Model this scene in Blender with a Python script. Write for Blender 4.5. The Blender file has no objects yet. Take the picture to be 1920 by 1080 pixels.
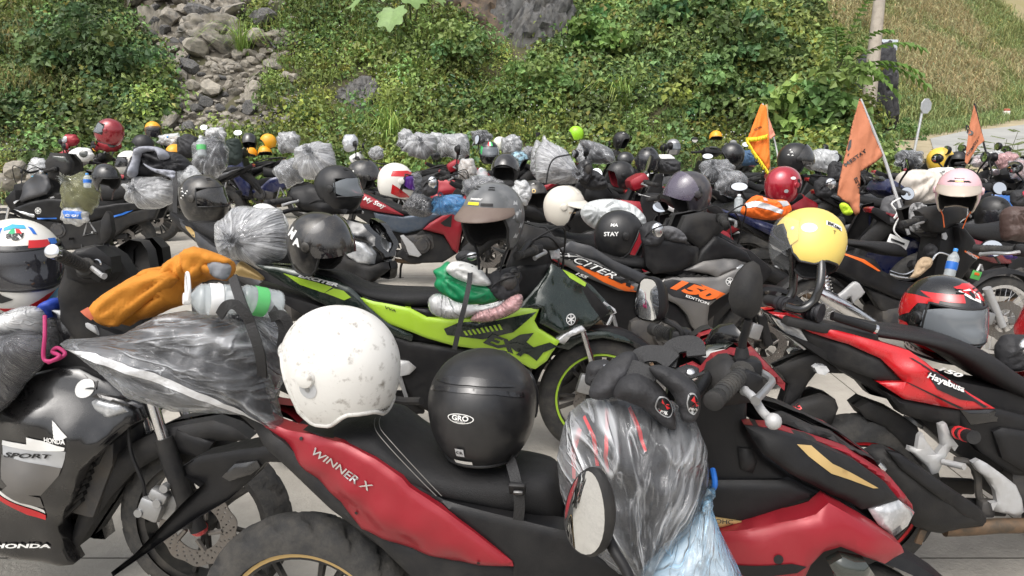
import bpy, bmesh, math, random
import numpy as np
from mathutils import Vector, Matrix, Euler, noise
from mathutils.geometry import delaunay_2d_cdt
random.seed(7); np.random.seed(7)
R = math.radians
sc = bpy.context.scene
COL = sc.collection

# ------------------------------------------------------------------ camera, sky, sun, exposure
CH, PITCH, FPX = 1.55, R(12.8), 1387.0
cam_d = bpy.data.cameras.new('camera'); cam = bpy.data.objects.new('camera', cam_d); COL.objects.link(cam)
cam_d.sensor_width = 36; cam_d.lens = 36 * FPX / 1920; cam_d.clip_start = .05; cam_d.clip_end = 900
cam.location = (0, 0, CH); cam.rotation_euler = (R(90) - PITCH, 0, 0)
sc.camera = cam
SUN_EL, SUN_AZ = R(60), R(-150)          # height, and the compass side it comes from (0 = ahead of the camera, + = right)
w = bpy.data.worlds.new('World'); sc.world = w; w.use_nodes = True
nt = w.node_tree; bg = nt.nodes['Background']
sky = nt.nodes.new('ShaderNodeTexSky'); sky.sky_type = 'NISHITA'; sky.sun_disc = False
sky.sun_elevation = SUN_EL; sky.sun_rotation = SUN_AZ
sky.air_density = 1.0; sky.dust_density = 6.0; sky.ozone_density = 1.0
hs = nt.nodes.new('ShaderNodeHueSaturation'); hs.inputs['Saturation'].default_value = .28
nt.links.new(sky.outputs[0], hs.inputs['Color']); nt.links.new(hs.outputs[0], bg.inputs['Color'])
bg.inputs['Strength'].default_value = .15
sd = bpy.data.lights.new('sun', 'SUN'); sun = bpy.data.objects.new('sun', sd); COL.objects.link(sun)
sd.energy = .6; sd.angle = R(60); sd.color = (1, .95, .88)
_sdir = Vector((math.sin(SUN_AZ) * math.cos(SUN_EL), math.cos(SUN_AZ) * math.cos(SUN_EL), math.sin(SUN_EL)))
sun.rotation_euler = _sdir.to_track_quat('Z', 'Y').to_euler()
sc.view_settings.view_transform = 'Standard'; sc.view_settings.look = 'None'
sc.view_settings.gamma = 1; sc.view_settings.use_curve_mapping = False
sc.view_settings.exposure = .75
try:
    sc.cycles.transparent_max_bounces = 12; sc.cycles.max_bounces = 7
    sc.cycles.caustics_reflective = False; sc.cycles.caustics_refractive = False
except Exception: pass

# ------------------------------------------------------------------ geometry of the view: only used to find where things stand
_c, _s = math.cos(PITCH), math.sin(PITCH)
CAM = Vector((0, 0, CH))
def ray(px, py):
    u = (px - 960) / FPX; v = (py - 540) / FPX
    return Vector((u, _c - v * _s, -_s - v * _c))
def at(px, py, dep): return CAM + ray(px, py) * dep
def onz(px, py, z):
    r = ray(px, py); return CAM + r * ((z - CH) / r.z)
def depz(py, z): return (z - CH) / ray(960, py).z
def proj(p):
    d = Vector(p) - CAM; dep = d.y * _c - d.z * _s
    return 960 + FPX * d.x / dep, 540 + FPX * (-d.y * _s - d.z * _c) / dep

# ------------------------------------------------------------------ materials
MATS = {}
def mat(name, col=(.5, .5, .5), rough=.5, metal=0., coat=0., bump=0., bscale=40., dust=0., dcol=(.32, .28, .22), var=0.,
        trans=0., alpha=1., emit=0., spec=.5, two=None, tscale=3., tthr=.5, sheen=0., dscale=9.):
    if name in MATS: return MATS[name]
    m = bpy.data.materials.new(name); m.use_nodes = True; MATS[name] = m
    n = m.node_tree.nodes; l = m.node_tree.links; b = n['Principled BSDF']
    b.inputs['Base Color'].default_value = (*col, 1); b.inputs['Roughness'].default_value = rough
    b.inputs['Metallic'].default_value = metal; b.inputs['Coat Weight'].default_value = coat
    b.inputs['Coat Roughness'].default_value = .08
    b.inputs['Specular IOR Level'].default_value = spec
    b.inputs['Transmission Weight'].default_value = trans; b.inputs['Alpha'].default_value = alpha
    if sheen: b.inputs['Sheen Weight'].default_value = sheen
    tc = n.new('ShaderNodeTexCoord')
    src = None
    def tex(scale, detail=4, rough_=.6, vec='Object'):
        t = n.new('ShaderNodeTexNoise'); t.inputs['Scale'].default_value = scale; t.inputs['Detail'].default_value = detail
        t.inputs['Roughness'].default_value = rough_; l.new(tc.outputs[vec], t.inputs['Vector']); return t
    def ramp(fac, a, bb):
        r = n.new('ShaderNodeMapRange'); r.inputs[1].default_value = a; r.inputs[2].default_value = bb; l.new(fac, r.inputs[0]); return r.outputs[0]
    def mix(fac, ca, cb):
        x = n.new('ShaderNodeMix'); x.data_type = 'RGBA'
        if hasattr(fac, 'is_linked'): l.new(fac, x.inputs[0])
        else: x.inputs[0].default_value = fac
        for i, cc in ((6, ca), (7, cb)):
            if hasattr(cc, 'is_linked'): l.new(cc, x.inputs[i])
            else: x.inputs[i].default_value = (*cc, 1)
        return x.outputs[2]
    cur = col
    if two is not None:
        t = tex(tscale, 6, .65); cur = mix(ramp(t.outputs[0], tthr - .09, tthr + .09), cur, two)
    if var:
        t = tex(6, 5, .7); cur = mix(ramp(t.outputs[0], .3, .7), tuple(c * (1 - var) for c in col) if cur is col else cur, tuple(min(1, c * (1 + var)) for c in col))
    if dust:
        t = tex(dscale, 8, .72); f = ramp(t.outputs[0], .42, .75)
        mm = n.new('ShaderNodeMath'); mm.operation = 'MULTIPLY'; mm.inputs[1].default_value = dust; l.new(f, mm.inputs[0])
        cur = mix(mm.outputs[0], cur, dcol)
        rr = n.new('ShaderNodeMapRange'); rr.inputs[3].default_value = rough; rr.inputs[4].default_value = min(1, rough + .45); l.new(mm.outputs[0], rr.inputs[0])
        rr.inputs[2].default_value = max(.3, dust); l.new(rr.outputs[0], b.inputs['Roughness'])
    if hasattr(cur, 'is_linked'): l.new(cur, b.inputs['Base Color'])
    if bump:
        t = tex(bscale, 5, .6); bp = n.new('ShaderNodeBump'); bp.inputs['Strength'].default_value = bump; bp.inputs['Distance'].default_value = .01
        l.new(t.outputs[0], bp.inputs['Height']); l.new(bp.outputs[0], b.inputs['Normal'])
    return m

def film_mat(name, col=(.8, .82, .85), lo=.12, hi=.6, rough=.22, streak=14.):
    """thin crumpled polythene: clear between the creases, milky along them, whiter to stand in for highlights"""
    if name in MATS: return MATS[name]
    m = mat(name, col, rough, spec=.6)
    n = m.node_tree.nodes; l = m.node_tree.links; b = n['Principled BSDF']
    uv = n.new('ShaderNodeAttribute'); uv.attribute_name = 'st'
    mp = n.new('ShaderNodeMapping'); mp.inputs['Scale'].default_value = (streak * 1.3, .85, 1); l.new(uv.outputs['Vector'], mp.inputs['Vector'])
    def nz(sc_, det, dist, vec):
        t = n.new('ShaderNodeTexNoise'); t.inputs['Scale'].default_value = sc_; t.inputs['Detail'].default_value = det; t.inputs['Roughness'].default_value = .5; t.inputs['Distortion'].default_value = dist
        l.new(vec, t.inputs['Vector']); return t.outputs[0]
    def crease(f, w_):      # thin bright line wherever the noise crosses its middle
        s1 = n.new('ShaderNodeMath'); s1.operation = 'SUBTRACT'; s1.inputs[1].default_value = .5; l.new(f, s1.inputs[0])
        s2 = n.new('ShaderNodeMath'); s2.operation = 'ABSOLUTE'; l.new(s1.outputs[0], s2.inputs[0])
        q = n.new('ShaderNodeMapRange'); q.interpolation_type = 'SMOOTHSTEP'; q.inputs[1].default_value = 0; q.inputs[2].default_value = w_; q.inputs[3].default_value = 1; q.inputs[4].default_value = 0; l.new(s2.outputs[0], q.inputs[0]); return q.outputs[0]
    def mth(op, x, y, z=None):
        q = n.new('ShaderNodeMath'); q.operation = op; q.use_clamp = op == 'MULTIPLY_ADD'
        for i, v in enumerate((x, y, z)):
            if v is None: continue
            if hasattr(v, 'is_linked'): l.new(v, q.inputs[i])
            else: q.inputs[i].default_value = v
        return q.outputs[0]
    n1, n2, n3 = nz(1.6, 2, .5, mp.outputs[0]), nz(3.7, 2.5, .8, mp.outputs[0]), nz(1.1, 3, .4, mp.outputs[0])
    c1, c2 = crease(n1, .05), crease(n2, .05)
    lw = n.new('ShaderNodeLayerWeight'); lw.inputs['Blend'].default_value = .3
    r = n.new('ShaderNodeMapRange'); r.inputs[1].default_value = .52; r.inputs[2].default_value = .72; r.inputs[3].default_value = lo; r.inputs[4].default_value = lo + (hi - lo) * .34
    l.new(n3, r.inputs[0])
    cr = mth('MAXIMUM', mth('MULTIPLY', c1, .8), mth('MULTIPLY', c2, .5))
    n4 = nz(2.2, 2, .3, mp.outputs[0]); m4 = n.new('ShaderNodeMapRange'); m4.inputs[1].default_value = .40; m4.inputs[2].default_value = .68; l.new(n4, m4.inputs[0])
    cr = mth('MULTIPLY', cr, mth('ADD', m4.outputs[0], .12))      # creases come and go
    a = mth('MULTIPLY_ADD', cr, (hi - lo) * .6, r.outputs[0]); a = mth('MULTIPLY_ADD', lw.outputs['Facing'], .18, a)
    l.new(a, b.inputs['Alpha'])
    hgt = mth('ADD', mth('MULTIPLY', c1, .6), mth('ADD', mth('MULTIPLY', c2, .25), mth('MULTIPLY', n3, 1.6)))
    bp = n.new('ShaderNodeBump'); bp.inputs['Strength'].default_value = .9; bp.inputs['Distance'].default_value = .012
    l.new(hgt, bp.inputs['Height']); l.new(bp.outputs[0], b.inputs['Normal'])
    gl = n.new('ShaderNodeBsdfGlossy'); gl.inputs['Roughness'].default_value = .27; gl.inputs['Color'].default_value = (.9, .92, .95, 1); l.new(bp.outputs[0], gl.inputs['Normal'])
    fr = n.new('ShaderNodeFresnel'); fr.inputs['IOR'].default_value = 1.45; l.new(bp.outputs[0], fr.inputs['Normal'])
    mx = n.new('ShaderNodeMixShader'); l.new(mth('MULTIPLY_ADD', fr.outputs[0], .75, .0), mx.inputs[0]); l.new(b.outputs[0], mx.inputs[1]); l.new(gl.outputs[0], mx.inputs[2]); l.new(mx.outputs[0], n['Material Output'].inputs['Surface'])
    return m

# ------------------------------------------------------------------ object helpers
def tag(o, label, cat, group=None, kind=None):
    if label: o['label'] = label
    if cat: o['category'] = cat
    if group: o['group'] = group
    if kind: o['kind'] = kind
    return o
def thing(name, label, cat, loc=(0, 0, 0), rot=(0, 0, 0), group=None):
    o = bpy.data.objects.new(name, None); COL.objects.link(o); o.empty_display_size = .1
    o.location = loc; o.rotation_euler = rot
    return tag(o, label, cat, group)
def put(name, me, parent=None, loc=None, rot=None, scale=None):
    o = bpy.data.objects.new(name, me); COL.objects.link(o)
    if parent: o.parent = parent
    if loc is not None: o.location = loc
    if rot is not None: o.rotation_euler = rot
    if scale is not None: o.scale = scale
    return o
def copy_tree(o, parent=None):
    c = o.copy(); COL.objects.link(c)
    if parent: c.parent = parent
    for ch in KIDS.get(o.name, o.children): copy_tree(ch, c)
    return c
KIDS = {}

class MB:
    """collects shapes into one mesh"""
    def __init__(s): s.v = []; s.f = []; s.sm = True
    def add(s, vs, fs, M=None):
        k = len(s.v)
        s.v += [tuple(M @ Vector(p)) if M is not None else tuple(p) for p in vs]
        s.f += [tuple(i + k for i in f) for f in fs]; return s
    def box(s, c, d, rot=None, bev=.15):
        bm = bmesh.new(); bmesh.ops.create_cube(bm, size=1)
        for v in bm.verts: v.co = Vector((v.co.x * d[0], v.co.y * d[1], v.co.z * d[2]))
        if bev: bmesh.ops.bevel(bm, geom=list(bm.edges), offset=min(d) * bev, segments=2, affect='EDGES', profile=.5)
        M = Matrix.Translation(c)
        if rot: M = M @ Euler(rot).to_matrix().to_4x4()
        bm.verts.index_update()
        s.add([v.co for v in bm.verts], [[v.index for v in f.verts] for f in bm.faces], M); bm.free(); return s
    def tube(s, pts, r, n=8, cap=True, flat=1.0):
        pts = [Vector(p) for p in pts]; N = len(pts)
        rs = r if isinstance(r, (list, tuple)) else [r] * N
        vs = []; fs = []; up = None
        for i in range(N):
            t = (pts[min(i + 1, N - 1)] - pts[max(i - 1, 0)]).normalized()
            if up is None:
                up = Vector((0, 0, 1)) if abs(t.z) < .9 else Vector((1, 0, 0))
            a = (up - t * up.dot(t)).normalized(); bb = t.cross(a); up = a
            for k in range(n):
                q = 2 * math.pi * k / n
                vs.append(pts[i] + (a * math.cos(q) * flat + bb * math.sin(q)) * rs[i])
        for i in range(N - 1):
            for k in range(n):
                k2 = (k + 1) % n
                fs.append((i * n + k, i * n + k2, (i + 1) * n + k2, (i + 1) * n + k))
        if cap: fs += [tuple(range(n))[::-1], tuple((N - 1) * n + k for k in range(n))]
        return s.add(vs, fs)
    def lathe(s, prof, n=32, M=None, closed=False, a0=0, a1=2 * math.pi):
        """profile [(r, h)] round the local y axis"""
        full = abs(a1 - a0 - 2 * math.pi) < 1e-6
        m = n if full else n + 1; vs = []; fs = []; P = len(prof)
        for k in range(m):
            a = a0 + (a1 - a0) * k / n
            for (rr, h) in prof: vs.append((rr * math.cos(a), h, rr * math.sin(a)))
        for k in range(n):
            k2 = (k + 1) % m
            for j in range(P if closed else P - 1):
                j2 = (j + 1) % P
                fs.append((k * P + j, k * P + j2, k2 * P + j2, k2 * P + j))
        return s.add(vs, fs, M)
    def ell(s, c, r, n=16, rot=None):
        vs = []; fs = []; m = n // 2
        for i in range(m + 1):
            e = -math.pi / 2 + math.pi * i / m
            for k in range(n):
                a = 2 * math.pi * k / n
                vs.append((r[0] * math.cos(e) * math.cos(a), r[1] * math.cos(e) * math.sin(a), r[2] * math.sin(e)))
        for i in range(m):
            for k in range(n):
                k2 = (k + 1) % n
                fs.append((i * n + k, i * n + k2, (i + 1) * n + k2, (i + 1) * n + k))
        M = Matrix.Translation(c)
        if rot: M = M @ Euler(rot).to_matrix().to_4x4()
        return s.add(vs, fs, M)
    def mesh(s, m, angle=38, name=None):
        me = bpy.data.meshes.new(name or 'mesh'); me.from_pydata(s.v, [], s.f)
        if m is not None: me.materials.append(m)
        me.shade_smooth()
        if angle: me.set_sharp_from_angle(angle=R(angle))
        return me
    def build(s, name, m, parent=None, angle=38, **k): return put(name, s.mesh(m, angle, name), parent, **k)

def np_mesh(name, V, F, m, cols=None, smooth=False):
    V = np.asarray(V, np.float32); F = np.asarray(F, np.int32)
    me = bpy.data.meshes.new(name); k = F.shape[1]
    me.vertices.add(len(V)); me.vertices.foreach_set('co', V.ravel())
    me.loops.add(F.size); me.loops.foreach_set('vertex_index', F.ravel())
    me.polygons.add(len(F)); me.polygons.foreach_set('loop_start', np.arange(0, F.size, k, dtype=np.int32))
    me.polygons.foreach_set('use_smooth', np.full(len(F), smooth))
    if cols is not None:
        a = me.attributes.new('tint', 'FLOAT_COLOR', 'POINT')
        a.data.foreach_set('color', np.concatenate([cols, np.ones((len(cols), 1))], 1).astype(np.float32).ravel())
    me.update(calc_edges=True); me.materials.append(m)
    return me

# ------------------------------------------------------------------ lettering
_TXT = {}
def text_mesh(s, bold=0.0, shear=0.0):
    """flat lettering scaled to length 1 along x: (verts, tris, height/length)"""
    k = (s, bold, shear)
    if k in _TXT: return _TXT[k]
    cu = bpy.data.curves.new('t', 'FONT'); cu.body = s; cu.size = 1; cu.offset = bold; cu.shear = shear; cu.resolution_u = 3; cu.fill_mode = 'FRONT'
    o = bpy.data.objects.new('t', cu)
    me = o.to_mesh()
    vs = [v.co.copy() for v in me.vertices]; fs = [tuple(p.vertices) for p in me.polygons]
    o.to_mesh_clear(); bpy.data.objects.remove(o); bpy.data.curves.remove(cu)
    x0 = min(v.x for v in vs); x1 = max(v.x for v in vs); y0 = min(v.y for v in vs); y1 = max(v.y for v in vs); L = x1 - x0
    bm = bmesh.new()
    bv = [bm.verts.new(((v.x - x0) / L, (v.y - y0) / L, 0)) for v in vs]
    for f in fs:
        try: bm.faces.new([bv[i] for i in f])
        except ValueError: pass
    bmesh.ops.remove_doubles(bm, verts=bm.verts, dist=1e-5)
    bmesh.ops.triangulate(bm, faces=bm.faces)
    bm.verts.index_update()
    r = ([(v.co.x, v.co.y) for v in bm.verts], [[v.index for v in f.verts] for f in bm.faces], (y1 - y0) / L); bm.free()
    _TXT[k] = r
    return r
# ------------------------------------------------------------------ the setting: lot, hillside, road, far slope
M_CONC = mat('concrete', (.37, .345, .30), .9, bump=.5, bscale=60, var=.12, two=(.30, .28, .245), tscale=.9, dust=.35, dcol=(.43, .40, .34), dscale=2.5)
M_SOIL = mat('hill_soil', (.10, .085, .05), .95, bump=.6, bscale=9, two=(.055, .06, .025), tscale=1.2)
M_DRY = mat('dry_slope_soil', (.28, .235, .13), .95, bump=.5, bscale=4, two=(.25, .22, .10), tscale=.35)
M_ROAD = mat('road_concrete', (.36, .36, .34), .9, bump=.2, bscale=20, two=(.30, .30, .285), tscale=.5)
M_SAND = mat('sandy_verge', (.40, .335, .22), .95, bump=.4, bscale=12, two=(.32, .27, .17), tscale=1.1)
M_SCREE = mat('shaded_scree_dirt', (.13, .115, .09), .95, bump=.9, bscale=14, two=(.07, .062, .05), tscale=3)  # dirt tone darkened to stand for the shade between the rocks
M_ROCK = mat('limestone', (.27, .25, .215), .9, bump=.8, bscale=11, two=(.11, .107, .10), tscale=2.2, dust=.5, dcol=(.34, .28, .20), dscale=3)
M_ROCKP = mat('pale_stone', (.31, .285, .24), .9, bump=.6, bscale=13, two=(.20, .185, .16), tscale=3, dust=.4, dcol=(.38, .32, .23))
M_ROCKD = mat('dark_limestone', (.13, .13, .13), .92, bump=1., bscale=20, two=(.04, .04, .042), tscale=8, dust=.4, dcol=(.21, .185, .15), dscale=5)
M_CLIFF = mat('stained_cliff', (.16, .115, .08), .92, bump=1., bscale=18, two=(.055, .05, .047), tscale=5, dust=.5, dcol=(.26, .165, .09), dscale=4)
M_BLACKROCK = mat('black_rock', (.035, .035, .04), .95, bump=1., bscale=22, two=(.07, .07, .075), tscale=6)

def sst(a, b, x):
    t = min(1, max(0, (x - a) / (b - a))); return t * t * (3 - 2 * t)
def foot(x): return 14.3 + .25 * math.sin(x * .7) + max(0, x - 7.2) * 3.0
def H(x, y, rough=True):
    d = y - foot(x)
    hm = -.05 + (.82 * d if d > 0 else .3 * d)
    if d > 0: hm += .25 * math.exp(-((d - .6) / .5) ** 2)
    g = -.05 + .0016 * max(0, y - 14) ** 2 * sst(7, 12, x)
    s = (y - (34.5 + (x - 15) * .85)) / 1.312
    g += .62 * max(0, s) if s > 0 else 0
    h = max(hm, g)
    if rough and h > 0:
        h += .16 * noise.noise(Vector((x * .8, y * .8, 3))) * min(1, max(0, d) + max(0, s) * .5)
    return h
def hit(px, py, t0=13., t1=110.):
    r = ray(px, py); t = t0
    while t < t1:
        p = CAM + r * t
        if p.z < H(p.x, p.y): return p
        t += .05 + t * .002
    return CAM + r * t1
def axis_grid(a, b, step0, step1, split):
    o = []; x = a
    while x < b: o.append(x); x += step0 if x < split else step1
    return o + [b]

gm = MB()
xs = axis_grid(-58, 62, 6, 6, 0); ys = axis_grid(-42.6, 15.5, 5, 5, 0)
# the lot is cast in slabs: shallow sawn joints between them
lot = MB()
for i in range(len(xs) - 1):
    for j in range(len(ys) - 1):
        x0, x1, y0, y1 = xs[i] + .003, xs[i + 1] - .003, ys[j] + .003, ys[j + 1] - .003
        lot.add([(x0, y0, 0), (x1, y0, 0), (x1, y1, 0), (x0, y1, 0)], [(0, 1, 2, 3)])
tag(lot.build('parking_lot_ground', M_CONC), 'pale dusty concrete slabs of the parking lot', None, kind='structure')
gm.add([(-400, -400, -.05), (400, -400, -.05), (400, 400, -.05), (-400, 400, -.05)], [(0, 1, 2, 3)])
tag(gm.build('ground', M_SOIL), 'bare earth below the lot and beyond', None, kind='structure')

xs = axis_grid(-30, 12, .3, .3, 0) + axis_grid(12.6, 80, 1, 1, 0); ys = axis_grid(13.8, 24, .25, .25, 0) + axis_grid(24.8, 110, 1., 1., 0)
vs = [(x, y, H(x, y)) for y in ys for x in xs]; nx = len(xs)
fs_h, fs_f = [], []
for j in range(len(ys) - 1):
    for i in range(nx - 1):
        f = (j * nx + i, j * nx + i + 1, (j + 1) * nx + i + 1, (j + 1) * nx + i)
        x, y = xs[i], ys[j]
        (fs_h if y - foot(x) > -1.5 or x < 7 else fs_f).append(f)
for nm, ff, mm, lb in (('hillside', fs_h, M_SOIL, 'steep overgrown roadside bank'), ('far_slope', fs_f, M_DRY, 'distant slope of dry grass beyond the road')):
    used = sorted({i for f in ff for i in f}); ix = {o: k for k, o in enumerate(used)}
    o = MB(); o.v = [vs[i] for i in used]; o.f = [tuple(ix[i] for i in f) for f in ff]
    tag(o.build(nm, mm, angle=None), lb, None, kind='structure')
def sheet(name, poly, m, lift, label, step=1.0):
    x0 = min(p[0] for p in poly); x1 = max(p[0] for p in poly); y0 = min(p[1] for p in poly); y1 = max(p[1] for p in poly)
    pts = [Vector(p) for p in poly]; n = len(pts); bd = []
    for i in range(n):
        a, b = pts[i], pts[(i + 1) % n]; k = max(1, int((b - a).length / step))
        bd += [a + (b - a) * q / k for q in range(k)]
    n = len(bd); inn = [Vector((x0 + step * i, y0 + step * j)) for i in range(int((x1 - x0) / step) + 1) for j in range(int((y1 - y0) / step) + 1)]
    inn = [p for p in inn if pip(p.x, p.y, poly)]
    v, _, f, _, _, _ = delaunay_2d_cdt(bd + inn, [(i, (i + 1) % n) for i in range(n)], [], 1, 1e-4)
    o = MB(); o.v = [(p.x, p.y, H(p.x, p.y, False) + lift) for p in v]; o.f = [tuple(q) for q in f]
    return tag(o.build(name, m, angle=None), label, None, kind='structure')
def pip(x, y, poly):
    c = False; n = len(poly); j = n - 1
    for i in range(n):
        xi, yi = poly[i][:2]; xj, yj = poly[j][:2]
        if (yi > y) != (yj > y) and x < (xj - xi) * (y - yi) / (yj - yi) + xi: c = not c
        j = i
    return c
sheet('road_verge', [(9.5, 15.6), (13, 24), (15.2, 30), (18.4, 36), (22, 39.8), (26.4, 42.6), (31, 46), (44, 55), (56, 50), (40, 36), (30, 22), (26, 15.6)], M_SAND, .03, 'sandy verge beside the country road')
sheet('country_road', [(14, 18), (15.2, 24), (16.6, 29.6), (19.4, 35), (23, 38.6), (27, 41.2), (31.4, 44.4), (43, 53), (52, 48), (38, 36), (29, 26), (25, 18)], M_ROAD, .06, 'pale concrete country road curving uphill to the right')

# ------------------------------------------------------------------ rocks
def rock_mesh(seed, sub=2, cuts=9, amp=.06, m=None, flat=True):
    rnd = random.Random(seed); bm = bmesh.new(); bmesh.ops.create_icosphere(bm, subdivisions=sub, radius=1)
    planes = []
    for _ in range(cuts):
        d = Vector((rnd.gauss(0, 1), rnd.gauss(0, 1), rnd.gauss(0, 1))).normalized(); planes.append((d, rnd.uniform(.45, .8)))
    for v in bm.verts:
        for d, k in planes:
            q = v.co.dot(d) - k
            if q > 0: v.co -= d * q
        v.co += v.co.normalized() * amp * noise.noise(v.co * 2.3 + Vector((seed * 3.1, 0, 0)))
        v.co += v.co.normalized() * amp * .5 * noise.noise(v.co * 6 + Vector((seed * 1.7, 0, 0)))
        if sub > 3:
            a_ = noise.noise(v.co * 3.1 + Vector((seed, 4, 1))); v.co -= v.co.normalized() * amp * 1.6 * max(0, 1 - abs(a_) * 7)
            v.co += v.co.normalized() * amp * .35 * (noise.noise(v.co * 14) + .6 * noise.noise(v.co * 30))
    me = bpy.data.meshes.new('rock'); bm.to_mesh(me); bm.free(); me.materials.append(m or M_ROCK)
    if not flat: me.shade_smooth(); me.set_sharp_from_angle(angle=R(55))
    return me
SCREE = [(252, -10), (470, -10), (458, 60), (520, 70), (555, 95), (500, 130), (478, 180), (520, 215), (500, 262), (300, 262), (335, 180), (318, 110), (255, 45)]
CLIFF = [(822, -10), (1030, -10), (1012, 90), (990, 150), (960, 110), (890, 80), (850, 40)]
RM = [[rock_mesh(i * 7 + k, 2, 8, .05, m) for i in range(5)] for k, m in enumerate((M_ROCK, M_ROCKP, M_ROCKD))]
def boulder(px, py, wpx, hpx, seed, m, label, rot=(0, 0, 0), deep=1.0, name='boulder', dz=0, cuts=9, dep=None):
    p = at(px, py, dep) if dep else hit(px, py); d = (p - CAM).length
    o = put(name, rock_mesh(seed, 5, cuts, .085, m, False)); sc_ = d / FPX
    o.location = p + Vector((0, .15, dz)); o.rotation_euler = rot
    o.scale = (wpx * sc_ / 1.75, wpx * sc_ / 1.75 * deep, hpx * sc_ / 1.75)
    return tag(o, label, 'boulder')
boulder(400, 70, 104, 76, 3, M_ROCK, 'biggest rounded grey boulder high in the rock slide', (0, .1, .3))
boulder(414, 126, 72, 44, 5, M_ROCK, 'grey angular boulder below the biggest boulder in the rock slide', (.1, .2, .8))
boulder(547, 152, 42, 34, 8, M_ROCKP, 'pale lone boulder in the weeds right of the rock slide', (0, .2, .2))
boulder(668, 188, 92, 92, 11, M_ROCKD, 'dark leaning slab of rock in the weeds left of centre', (0, .5, .2), .7)
boulder(432, 22, 60, 50, 15, M_ROCK, 'square grey block at the top of the rock slide', (0, .4, .6))
boulder(365, 20, 50, 50, 16, M_ROCK, 'upright grey block at the top left of the rock slide', (.3, .2, .1))
boulder(278, 62, 50, 96, 18, M_ROCKP, 'tall flat pinkish tan slab on the left edge of the rock slide', (0, .15, .2), .5, cuts=14)
boulder(505, 78, 80, 50, 21, M_ROCKP, 'broad tan rock right of the biggest boulder', (0, 0, .4), .8)
boulder(460, 205, 36, 60, 23, M_ROCKP, 'thin tan upright stone at the right foot of the rock slide', (0, .3, 0), .6)
boulder(905, 22, 215, 230, 29, M_CLIFF, 'brown stained cliff face at the top centre of the bank', (0, .25, .1), .6, 'cliff_rock', cuts=7)
boulder(990, 62, 170, 270, 31, M_ROCKD, 'dark grey craggy cliff face right of the brown stained cliff', (0, .2, -.3), .6, 'cliff_rock', cuts=7)
boulder(1655, 165, 84, 140, 37, M_BLACKROCK, 'black jagged rock behind the wooden utility pole', (0, -.1, 0), .8, cuts=6, dep=18.5)
rnd = random.Random(4); nrk = 0; placed = []
tries = 0
while nrk < 250 and tries < 9000:
    tries += 1
    px = rnd.uniform(235, 575); py = rnd.uniform(-5, 268)
    if not pip(px, py, SCREE) and not (rnd.random() < .035 and 280 < px < 560): continue
    sz = rnd.choice([12, 14, 16, 19, 24, 30, 38]) * (.9 if py > 130 else 1.1) if py > 75 or rnd.random() < .4 else rnd.choice([34, 42, 52, 60])
    if any((px - a) ** 2 + (py - b) ** 2 < (.40 * (sz + c)) ** 2 for a, b, c in placed): continue
    placed.append((px, py, sz)); p = hit(px, py); d = (p - CAM).length * sz / FPX / 1.7
    o = put('rock', rnd.choice(RM[rnd.choice([0, 0, 1, 1, 1, 2])])); o.location = p + Vector((0, -d * .25, d * .4))
    o.rotation_euler = (rnd.uniform(-.5, .5), rnd.uniform(-.5, .5), rnd.uniform(0, 6.3)); o.scale = (d * rnd.uniform(.9, 1.4), d, d * rnd.uniform(.6, .95))
    tag(o, 'loose angular limestone rock lying in the rock slide on the bank', 'rock', 'rocks in the rock slide'); nrk += 1
gv = MB(); gmesh = RM[1][0]; gvv = [v.co.copy() for v in rock_mesh(99, 1, 6, .05).vertices]; gff = [tuple(p.vertices) for p in rock_mesh(99, 1, 6, .05).polygons]
for _ in range(900):
    px = rnd.uniform(250, 555); py = rnd.uniform(-5, 268)
    if not pip(px, py, SCREE): continue
    p = hit(px, py); d = rnd.uniform(.025, .075)
    gv.add(gvv, gff, Matrix.Translation(p) @ Euler((rnd.random() * 6, rnd.random() * 6, 0)).to_matrix().to_4x4() @ Matrix.Diagonal((d * 1.3, d, d * .8, 1)))
tag(gv.build('gravel', M_ROCKP, angle=1), 'fine broken stone between the rocks of the slide', None, kind='stuff')
# scree floor: a skin of dirt just above the hill, darkened to stand for shade between rocks
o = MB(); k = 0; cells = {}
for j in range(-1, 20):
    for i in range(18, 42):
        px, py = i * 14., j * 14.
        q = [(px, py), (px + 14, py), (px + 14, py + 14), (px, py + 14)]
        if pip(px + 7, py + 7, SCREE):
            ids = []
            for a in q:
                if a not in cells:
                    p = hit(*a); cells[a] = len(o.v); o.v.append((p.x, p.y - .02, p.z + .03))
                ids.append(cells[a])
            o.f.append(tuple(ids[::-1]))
tag(o.build('scree_floor', M_SCREE, angle=None), 'dirt bed of the rock slide, darkened for the shade between its rocks', None, kind='structure')

# ------------------------------------------------------------------ leaves and grass
def leaf_mat(name, rough=.5, transl=.3):
    m = bpy.data.materials.new(name); m.use_nodes = True; n = m.node_tree.nodes; l = m.node_tree.links; b = n['Principled BSDF']
    a = n.new('ShaderNodeAttribute'); a.attribute_name = 'tint'; b.inputs['Roughness'].default_value = rough; b.inputs['Specular IOR Level'].default_value = .35
    l.new(a.outputs['Color'], b.inputs['Base Color'])
    t = n.new('ShaderNodeBsdfTranslucent'); l.new(a.outputs['Color'], t.inputs['Color'])
    x = n.new('ShaderNodeMixShader'); x.inputs[0].default_value = transl
    l.new(b.outputs[0], x.inputs[1]); l.new(t.outputs[0], x.inputs[2]); l.new(x.outputs[0], n['Material Output'].inputs['Surface'])
    return m
M_LEAF = leaf_mat('leaf'); M_GRASS = leaf_mat('grass_blade', .6, .25)
RS = np.random.RandomState(11)
def unit(a): return a / (np.linalg.norm(a, axis=1, keepdims=True) + 1e-9)
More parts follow.
